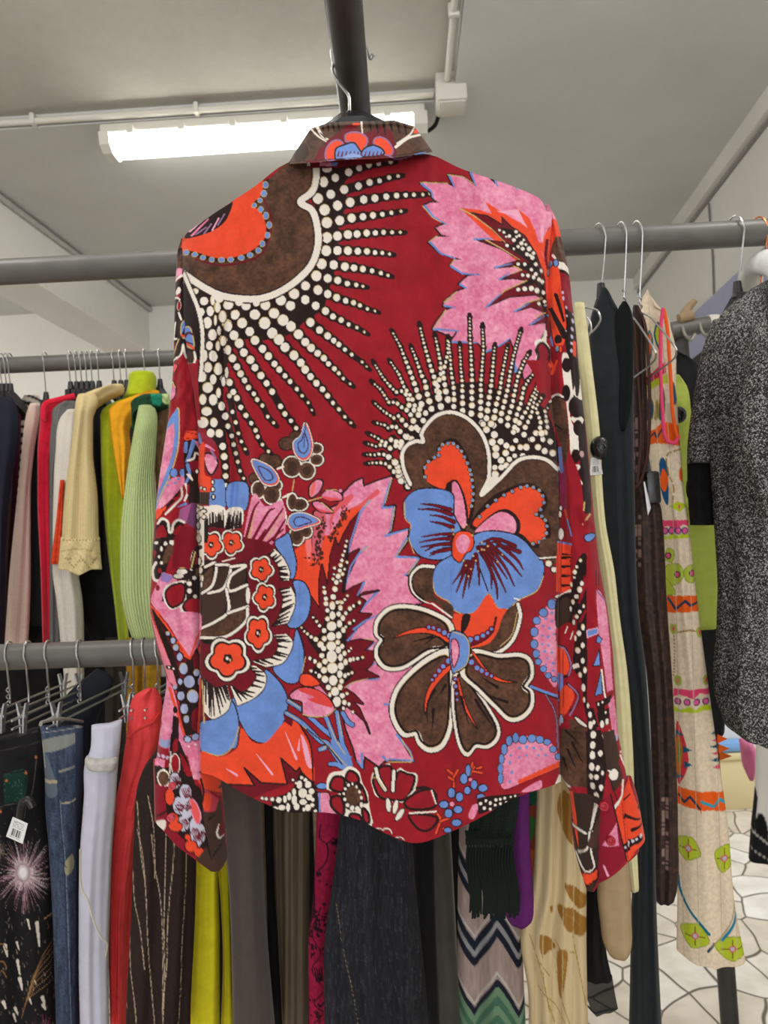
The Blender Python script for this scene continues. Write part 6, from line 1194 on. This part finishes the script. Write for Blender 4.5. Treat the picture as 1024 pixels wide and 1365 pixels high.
G('coat',[(440,500,620),(600,470,640),(1100,470,640),(1380,480,640)],1.60,1.55,mat('black_cloth',(16,16,18),.95,kind='weave'),thick=.05,nu=30,folds=((3,.01,.1),),label='black coat behind the dark post, under the shirt hem',cat='coat')  # added dark filler for the black gap around the post
G('coat',[(440,300,440),(600,272,470),(1100,272,470),(1380,250,480)],1.66,1.70,mat('black_cloth',(16,16,18),.95,kind='weave'),thick=.05,nu=30,folds=((3,.01,.1),),label='black coat behind the taupe, olive and crimson garments',cat='coat')  # another added dark filler, closing the gaps between the hanging legs
G('skirt',[(905,546,576),(1060,548,578),(1200,556,580),(1380,572,586)],1.08,1.1,mat('black_crepe',(18,18,21),.85,kind='weave'),thick=.02,nu=20,folds=((1.5,.004,.2),),label='black skirt edge between the dark denim skirt and the post',cat='skirt')
# ================================================================ lower left rail: trousers on clip hangers
def clip_hanger(px,label,Yn=.99,Yf=1.36,drop=.075,tw=True):
    X=float(at(px,876,RY)[0]); zr=LZ+.005-.014*px/600; t=thing('clip_hanger',(X,RY,zr),label,'hanger'); zend=zr-drop
    MB().tube(hookpts(X,RY,zr,.0235,zend,.008),.0015,7).build('hook',chrome,t)
    if tw: MB().tube([(X+.002*math.cos(k*1.2),RY-.006+.002*math.sin(k*1.2),zend+.028-.002*k) for k in range(16)],.0012,6).build('twist',chrome,t)
    for dz in (0,-.012): MB().tube([(X,Yn,zend-.004+dz),(X,Yf,zend-.004+dz)],.0018,7).build('bar',chrome,t)
    for y in (Yn+.03,Yf-.03):
        g=MB(); z=zend-.004
        for s in (-1,1):
            g.prism([(X+s*.0015,z+.003),(X+s*.006,z+.020),(X+s*.008,z+.020),(X+s*.0045,z-.002),(X+s*.003,z-.024),(X+s*.001,z-.024)],y-.005,y+.005,1)
        g.tube([(X-.006,y,z),(X+.006,y,z)],.0035,8); g.build('clip',chrome,t)
    return t
for px,l in ((12,'leftmost clip hanger on the lower left rail'),(37,'chrome clip hanger second from left on the lower left rail'),(64,'chrome clip hanger holding the blue jeans'),(106,'chrome clip hanger holding the white trousers'),(177,'chrome clip hanger left of the red trousers\' waist'),(192,'plain chrome hook over the red trousers\' waist'),(209,'chrome clip hanger next to the printed sleeve, over the red trousers')):
    clip_hanger(px,l,tw=px not in (37,192),Yn=1.04 if px<150 else 1.09)
# fireworks print jeans
c=canv(-30,940,90,1370,(26,25,27)); mottle(c,.1,3,6); rg=np.random.default_rng(12)
def burst(cx,cy,r0,R_,n_,cols):
    for k in range(n_):
        a=rg.uniform(0,2*PI); r1=rg.uniform(.45,1)*R_; c.stroke(np.array([(cx+r0*.2*math.cos(a),cy+r0*.2*math.sin(a)*1.1),(cx+r1*math.cos(a),cy+r1*math.sin(a)*1.25)]),1.6,cols[k%len(cols)],.4)
burst(31,1150,6,42,240,[(190,170,172),(150,110,120),(110,84,88),(80,60,64)]); 
burst(31,1149,3,22,160,[(214,196,198),(190,160,168)])
for rr,cl in ((11,(170,150,152)),(8,(206,192,194)),(5.5,(236,230,232))): c.ell(30,1148,rr*.85,rr*1.2,cl)
burst(56,1365,2,30,90,[(130,40,84),(90,24,56),(110,60,90)]); burst(0,1120,2,14,20,[(110,100,90)])
for k in range(150):
    x,y=rg.uniform(-10,72),rg.uniform(1185,1365); L_2=rg.uniform(1,6); c.stroke(np.array([(x,y),(x+rg.normal(0,1.2),y+L_2)]),rg.uniform(.5,1.2),[(150,140,124),(110,86,60),(90,90,84)][k%3])
for (x,y,l,w_) in ((36,1208,12,3),(48,1212,30,5),(7,1240,14,5),(22,1238,10,3),(23,1262,18,4),(26,1285,14,5),(55,1308,10,5),(56,1318,6,5),(20,1322,8,4),(5,1312,8,5),(38,1308,8,3),(18,1330,10,3),(44,1284,6,3)): c.stroke(np.array([(x,y),(x+3,y+l)]),w_,(222,212,200),w_*.5)
for k in range(7): S_(c,f'X{72-k},{1236+k*9} {56-k*3},{1254+k*9} {40-k*2},{1288+k*8}',1,(150,110,70))
for y in (1240,1262,1275): S_(c,f'X-4,{y} 4,{y-2} 9,{y+6}',1.4,(150,106,60))
S_(c,'X58,1208 66,1205 72,1208',1.6,(190,140,90)); S_(c,'X48,1003 42,1045 34,1055 0,1062',1.2,(90,86,84)); S_(c,'X6,1022 34,1018 32,1055',1,(34,70,58))
P_(c,'X5,1022 34,1018 32,1055 6,1058',(24,56,48),0)
for k in range(26): c.ell(rg.uniform(6,32),rg.uniform(1024,1055),.8,.8,(60,110,96))
for x,y in ((47,1003),(1,1068),(9,1029),(34,1020)): c.ell(x,y,1.8,1.8,(190,110,60))
S_(c,'X-10,985 50,972',1,(70,68,66)); S_(c,'X-10,998 52,985',.8,(60,58,56))
for k in range(60): c.ell(rg.uniform(-10,70),rg.uniform(1060,1190),rg.uniform(.4,.9),rg.uniform(.4,.9),(120,114,110))
o=G('jeans',[(975,-25,54),(985,-25,58),(1050,-25,64),(1120,-25,70),(1250,-25,75),(1380,-25,78)],.99,1.22,m_paint('printed_black_denim',.85,'denim',.2),thick=.05,step=1.5,nu=100,canvas=c,folds=((1.2,.006,.1),(3,.0015,.2)),topc=[(0,14),(.5,6),(1,-6)],label='black jeans printed with white firework bursts at the bottom left corner',cat='jeans')
price_label(o,[(17,1089),(37,1098),(30,1125),(8,1115)],.995)
MB().tube(spline([at(27,1090,1.02),at(30,1072,1.01),at(38,1066,1.01),at(44,1076,1.01)],5),.006,10).build('security_tag',tagblk,o)
# dark folded waists behind
G('jeans',[(893,92,130),(905,84,152),(960,76,130),(1060,76,118),(1380,90,112)],1.18,1.36,mat('dark_denim_b',(32,36,46),.9,kind='denim',col2=(22,24,32)),thick=.035,nu=30,folds=((1.5,.004,.2),),topc=[(0,30),(1,-2)],label='dark blue-black jeans behind the blue jeans and the white trousers',cat='jeans')
G('jeans',[(930,28,60),(945,20,70),(1000,14,72),(1380,20,80)],1.24,1.4,mat('black_denim_b',(24,24,27),.9,kind='denim',col2=(15,15,17)),thick=.035,nu=30,topc=[(0,20),(1,0)],folds=((1.5,.004,.2),),label='plain black jeans behind the firework-print jeans',cat='jeans')
# blue jeans
c=canv(45,955,130,1370,(62,72,92)); mottle(c,.2,5,8,5); mottle(c,.22,1.6,9)
P_(c,'X56,985 100,975 104,985 60,1000',(130,132,128)); P_(c,'X60,1000 76,1040 74,1055 60,1052',(96,104,116)); S_(c,'X108,1000 103,1030 107,1050 98,1060 82,1063',2.4,(170,160,138)); S_(c,'X60,1038 76,1035',4.5,(170,158,130)); S_(c,'X78,1022 98,1016',3.4,(136,136,130)); S_(c,'X78,1034 98,1028',1.2,(54,62,80))
S_(c,'X77,1010 78,1060 82,1100 86,1160 92,1365',1.4,(46,56,76)); S_(c,'X80,1060 83,1100 88,1160 95,1365',.9,(120,128,140))
S_(c,'X56,975 110,967',1.2,(140,140,140)); S_(c,'X57,990 60,1020',2,(160,158,150)); P_(c,'X86,1140 96,1130 98,1148 88,1156',(150,146,118)); P_(c,'X100,975 112,968 112,1365 102,1365',(48,58,76),0)
for k in range(9): S_(c,f'X{80+k*.8},{1110+k*28} {88+k*.6},{1118+k*28}',1.2,(44,54,72))
o=G('jeans',[(968,53,111),(980,55,111),(1050,60,110),(1070,60,108),(1120,64,106),(1200,69,106),(1280,72,106),(1380,75,107)],.985,1.16,m_paint('washed_denim',.9,'denim',.35),thick=.028,step=1.5,nu=80,canvas=c,folds=((1.6,.004,.15),(4,.001,.2)),label='faded blue jeans between the firework-print jeans and the white trousers',cat='jeans')
MB().tube(spline([at(54,966,.985),at(58,962,1.0),at(82,958,1.06),at(110,962,1.16)],5),.0024,8).build('waistband',mat('pale_denim_edge',(170,168,160),.9,kind='denim'),o)
# white trousers
wt=mat('white_cotton',(206,206,222),.7,kind='weave',col2=(196,196,214),bump=.1)
o=G('trousers',[(966,122,163),(1000,120,160),(1018,113,158),(1060,112,155),(1130,107,150),(1200,105,147),(1280,105,145),(1380,107,146)],.98,1.12,wt,thick=.024,nu=40,step=5,folds=((1.3,.005,.15),(3,.002,.25)),topc=[(0,1),(.6,-1),(1,-7)],label='white trousers with a torn knee between the blue jeans and the red trousers',cat='trousers')
cloth('folded_waistband',[(1009,115,157),(1013,113,158),(1018,113,157),(1022,116,155)],1.03,1.04,mat('cream_cotton',(214,210,206),.8,kind='weave'),thick=.027,expo=4,folds=((2,.001,.2),),nu=30,step=2,parent=o)
MB().tube(spline([at(107,1132,.962),at(108,1180,.962),at(117,1200,.958),at(124,1225,.955),at(134,1248,.957),at(143,1258,.965),at(141,1275,.972)],5),.0014,7,flat=.6).build('frayed_tear',mat('frayed_thread',(226,220,208),.95,kind='fur'),o)
# red trousers
rd=mat('coral_red_cotton',(238,76,78),.75,kind='weave',col2=(222,62,66),bump=.2)
o=thing('trousers',tuple(at(185,930,1.1)),'coral red trousers draped over a clip hanger beside the printed shirt\'s left sleeve','trousers')
lg=cloth('leg',[(918,196,208),(926,181,214),(945,173,216),(980,169,214),(1000,166,209),(1040,160,199),(1080,151,188),(1120,147,181),(1200,144,171),(1380,147,167)],1.10,1.13,rd,thick=.026,nu=44,step=4,folds=((1.8,.007,.2),(4.2,.003,.3)),parent=o,ripple=.003)
cloth('leg',[(990,180,212),(1060,172,196),(1120,168,186),(1200,162,178),(1300,158,173),(1380,160,171)],1.15,1.18,rd,thick=.018,nu=30,step=5,folds=((1.5,.004,.25),),parent=o)
MB().tube(spline([at(172,985,1.09),at(180,975,1.085),at(192,968,1.085),at(205,962,1.09),at(213,950,1.11)],6),.0035,8,flat=.5).build('waistband',rd,o)
# skirts seen through the gap under the far rail garments, and added dark filler cloths
for xa,xb,y1,cl,l,ct,Y_ in ((168,190,1010,(190,140,34),'mustard yellow skirt below the green sweater, seen over the lower rail','skirt',1.7),(190,214,1010,(196,150,40),'ochre skirt beside the printed sleeve, seen over the lower rail','skirt',1.68),(140,166,1000,(60,52,46),'dark brown skirt seen over the lower rail beside the mustard skirt','skirt',1.72),(-20,80,1100,(24,22,24),'black coat seen under the pink-beige cardigan, behind the clip hangers','coat',1.9),(70,150,1100,(26,24,24),'black coat seen behind the white sweater, above the lower rail','coat',1.97),(140,260,1100,(22,21,22),'black coat behind the mustard skirts and the printed sleeve','coat',2.04)):
    G(ct,[(560 if y1==1100 else 850,xa,xb),(900,xa,xb),(y1,xa,xb)],Y_,Y_+.02,mat('cloth_%d'%xa,cl,.9,kind='weave'),thick=.02 if y1<1100 else .03,nu=20,folds=((2,.005,.2),),label=l,cat=ct)
# ================================================================ far left rail: knitwear
hx=[(2,'s'),(8,'s'),(13,'s'),(60,'s'),(93,'s'),(101,'s'),(108,'s'),(115,'s'),(122,'s'),(131,'s'),(151,'s'),(160,'s'),(168,'s'),(192,'s'),(212,'s')]
for k,(px,_) in enumerate(hx):
    nm=['over the navy jacket','second over the navy jacket','third over the navy jacket','over the red cardigan','first over the grey sweater','over the white sweater','over the orange top','over the cream sweater','right of the cream sweater\'s hook','over the black sweater','left of the lime turtleneck','over the lime turtleneck\'s shoulder','behind the lime turtleneck','over the mustard sweater','over the green ribbed sweater'][k]
    hanger(px,470,FY,FZ+.009-.0115*px/215*1.0,.085 if px!=60 else .11,'chrome-hooked black hanger on the back rail '+nm,'plain',half=.17,R=.0225,r=.0016,group='hangers on the back left rail')
def knit(label,cat,rows,YL,YR,m,**k):
    k.setdefault('folds',((1.3,.008,.1),(2.6,.003,.2))); k.setdefault('thick',.021); k.setdefault('nu',30); k.setdefault('step',5)
    return G(k.pop('nm','sweater'),rows,YL,YR,m,label=label,cat=cat,**k)
knit('navy jacket at the left edge of the back rail','jacket',[(530,-20,16),(545,-20,24),(575,-20,26),(640,-20,16),(700,-20,10),(860,-20,6)],1.63,1.69,mat('navy_nylon',(26,28,44),.75,kind='weave',col2=(20,21,36)),nm='jacket')
knit('grey sweater with plum patches at the left edge below the navy jacket','sweater',[(600,-20,20),(690,-20,14),(780,-20,10),(862,-20,9)],1.76,1.78,mat('grey_marl',(104,96,98),.95,kind='knit',col2=(70,52,62)))
knit('plum top showing between the navy jacket and the striped scarf','top',[(552,14,28),(575,14,28),(640,8,24),(720,6,18),(860,5,16)],1.81,1.83,mat('plum_knit',(104,34,64),.9,kind='knit',col2=(88,26,54)),nm='top')
c=canv(5,520,60,870,(226,214,202))
for k in range(14): S_(c,f'X5,{532+k*11} 30,{526+k*11} 58,{536+k*11}',3.2+2*(k%2),(34,26,30))
knit('black and white striped scarf beside the pink-beige cardigan','scarf',[(527,32,52),(535,27,54),(560,24,40),(620,18,38),(700,12,36),(860,4,30)],1.845,1.865,m_paint('striped_jersey',.85),canvas=c,step=2,nu=30,thick=.014,nm='scarf')
knit('pink-beige cardigan with long plain sleeve on the back rail','cardigan',[(538,40,53),(548,36,54),(600,29,46),(660,23,41),(760,13,41),(830,8,39),(862,6,37)],1.74,1.8,mat('pink_beige_knit',(226,200,188),.95,kind='knit',col2=(208,180,170),bump=.2),nm='cardigan')
knit('narrow black sweater between the pink-beige and red cardigans','sweater',[(550,44,54),(600,39,54),(700,40,56),(800,38,58),(834,38,57)],1.81,1.83,mat('black_knit',(26,26,28),.95,kind='knit'),thick=.02)
rk=mat('crimson_knit',(222,28,60),.9,kind='weave',col2=(206,20,50),bump=.2,sheen=.2)
o=knit('bright red cardigan on the back rail beside the grey sweater','cardigan',[(524,80,103),(530,60,106),(540,55,106),(560,53,104),(600,50,74),(660,50,70),(760,54,70),(860,57,68)],1.735,1.8,rk,thick=.022,topc=[(0,8),(.5,0),(1,-1)],nm='cardigan')
MB().tube(spline([at(58,560,1.725),at(60,540,1.725),at(75,534,1.735),at(100,528,1.75)],5),.008,8).build('neckband',rk,o)
knit('grey sweater between the red cardigan and the white sweater','sweater',[(535,85,102),(543,72,104),(560,69,100),(600,66,90),(640,66,80),(860,66,84)],1.7,1.74,mat('grey_knit',(112,110,110),.95,kind='knit',col2=(92,90,90)))
knit('off-white long sweater below the cream knit sweater','sweater',[(546,90,105),(556,81,106),(600,74,104),(660,71,100),(760,70,104),(800,75,110),(870,82,112),(930,88,112)],1.665,1.7,mat('off_white_knit',(222,216,206),.95,kind='knit',col2=(204,196,186)))
knit('orange-red top edge showing beside the cream sweater\'s lace cuff','top',[(640,80,86),(700,74,84),(752,67,82)],1.645,1.66,mat('orange_red_knit',(236,74,38),.85,kind='weave'),thick=.012,nm='top')
crm=mat('cream_knit',(222,202,152),.95,kind='knit',col2=(202,180,130),bump=.35)
o=knit('cream knit sweater with a lace cuff hanging near the rail\'s middle','sweater',[(526,104,128),(534,101,132),(560,99,124),(600,94,124),(660,86,130),(720,82,132),(746,80,134)],1.6,1.66,crm,thick=.035,nu=40)
cloth('shoulder',[(513,148,164),(518,133,166),(524,115,166),(530,107,153),(538,105,138),(550,108,122)],1.64,1.70,crm,thick=.03,nu=30,step=4,parent=o)
c=canv(70,710,145,775,(218,198,148)); mottle(c,.1,2,3)
for k in range(12): c.ell(85+k*4.3,720+.6*(k%2),1.0,1.2,(120,98,60))
for k in range(8): c.ell(88+k*2.6,744+(k if k<4 else 8-k)*3,1,1,(130,106,66)); c.ell(108+k*2.6,744+(k if k<4 else 8-k)*3,1,1,(130,106,66))
S_(c,'X78,736 106,732 134,738',1.2,(180,156,106)); S_(c,'X78,756 90,760 104,766 118,760 136,757',2,(222,202,154))
cloth('lace_cuff',[(716,81,133),(738,79,134),(757,77,136)],1.59,1.655,m_paint('lace_knit',.95,'knit',.3),thick=.03,step=1.5,nu=60,canvas=c,hem=[(0,2),(.2,3),(.48,10),(.75,2),(1,2)],hp=2,parent=o)
knit('black fuzzy sweater hanging right of the cream sweater','sweater',[(545,124,136),(556,121,138),(640,128,140),(700,132,142),(770,105,150),(800,102,158),(830,110,168),(852,124,180)],1.77,1.79,mat('black_fuzz',(24,24,26),.98,kind='fur',col2=(12,12,13),bump=.6),thick=.03)
limm=mat('lime_wool',(186,202,34),.9,kind='weave',col2=(170,186,26),bump=.2,sheen=.2)
o=knit('lime green turtleneck sweater on the back rail','sweater',[(524,168,206),(531,150,207),(540,137,206),(560,134,180),(640,136,172),(720,142,165),(800,152,168),(856,158,172)],1.7,1.74,limm,topc=[(0,6),(.5,0),(1,-2)])
cloth('turtleneck',[(496,176,203),(500,172,207),(510,171,209),(520,169,208),(530,164,207)],1.70,1.76,limm,thick=.04,nu=30,step=2,folds=((1.5,.003,.3),),parent=o)
knit('mustard yellow sweater between the lime turtleneck and the green ribbed sweater','sweater',[(521,196,212),(528,178,213),(540,150,200),(560,146,177),(600,151,174),(640,158,170),(664,162,168)],1.67,1.71,mat('mustard_wool',(250,178,40),.9,kind='weave',col2=(234,162,30),bump=.2))
gr=mat('sage_rib',(202,218,156),.95,kind='rib',col2=(158,176,112),bump=.7,scale=1)
o=knit('pale green ribbed sweater with dark green collar next to the printed sleeve','sweater',[(541,185,206),(556,182,210),(600,174,208),(640,168,206),(700,161,210),(780,160,212),(820,166,214),(851,176,216)],1.58,1.66,gr,thick=.035,nu=40,folds=((1.2,.006,.1),))
c=canv(165,515,235,580,(30,66,44)); P_(c,'X200,520 216,520 214,545 202,542',(30,130,100),0); P_(c,'X216,520 235,520 235,545 216,540',(186,206,140),0); mottle(c,.2,2.4,5)
cloth('collar',[(526,190,226),(534,176,227),(545,175,222),(552,175,190),(575,176,187)],1.57,1.72,m_paint('striped_rib_collar',.95,'knit',.4),thick=.03,nu=40,step=1.6,canvas=c,parent=o)
knit('brown speckled fur jacket between the green ribbed sweater and the printed sleeve','jacket',[(545,208,232),(560,204,236),(600,203,238),(625,206,238),(680,210,240)],1.68,1.72,mat('brown_fur',(150,120,86),.98,kind='fur',col2=(84,62,42),bump=.8),nm='jacket')
knit('white knit sweater sliver beside the printed sleeve','sweater',[(620,206,236),(660,205,238),(760,208,240),(900,210,242)],1.7,1.74,mat('white_knit',(214,212,204),.95,kind='knit',col2=(190,188,178)))
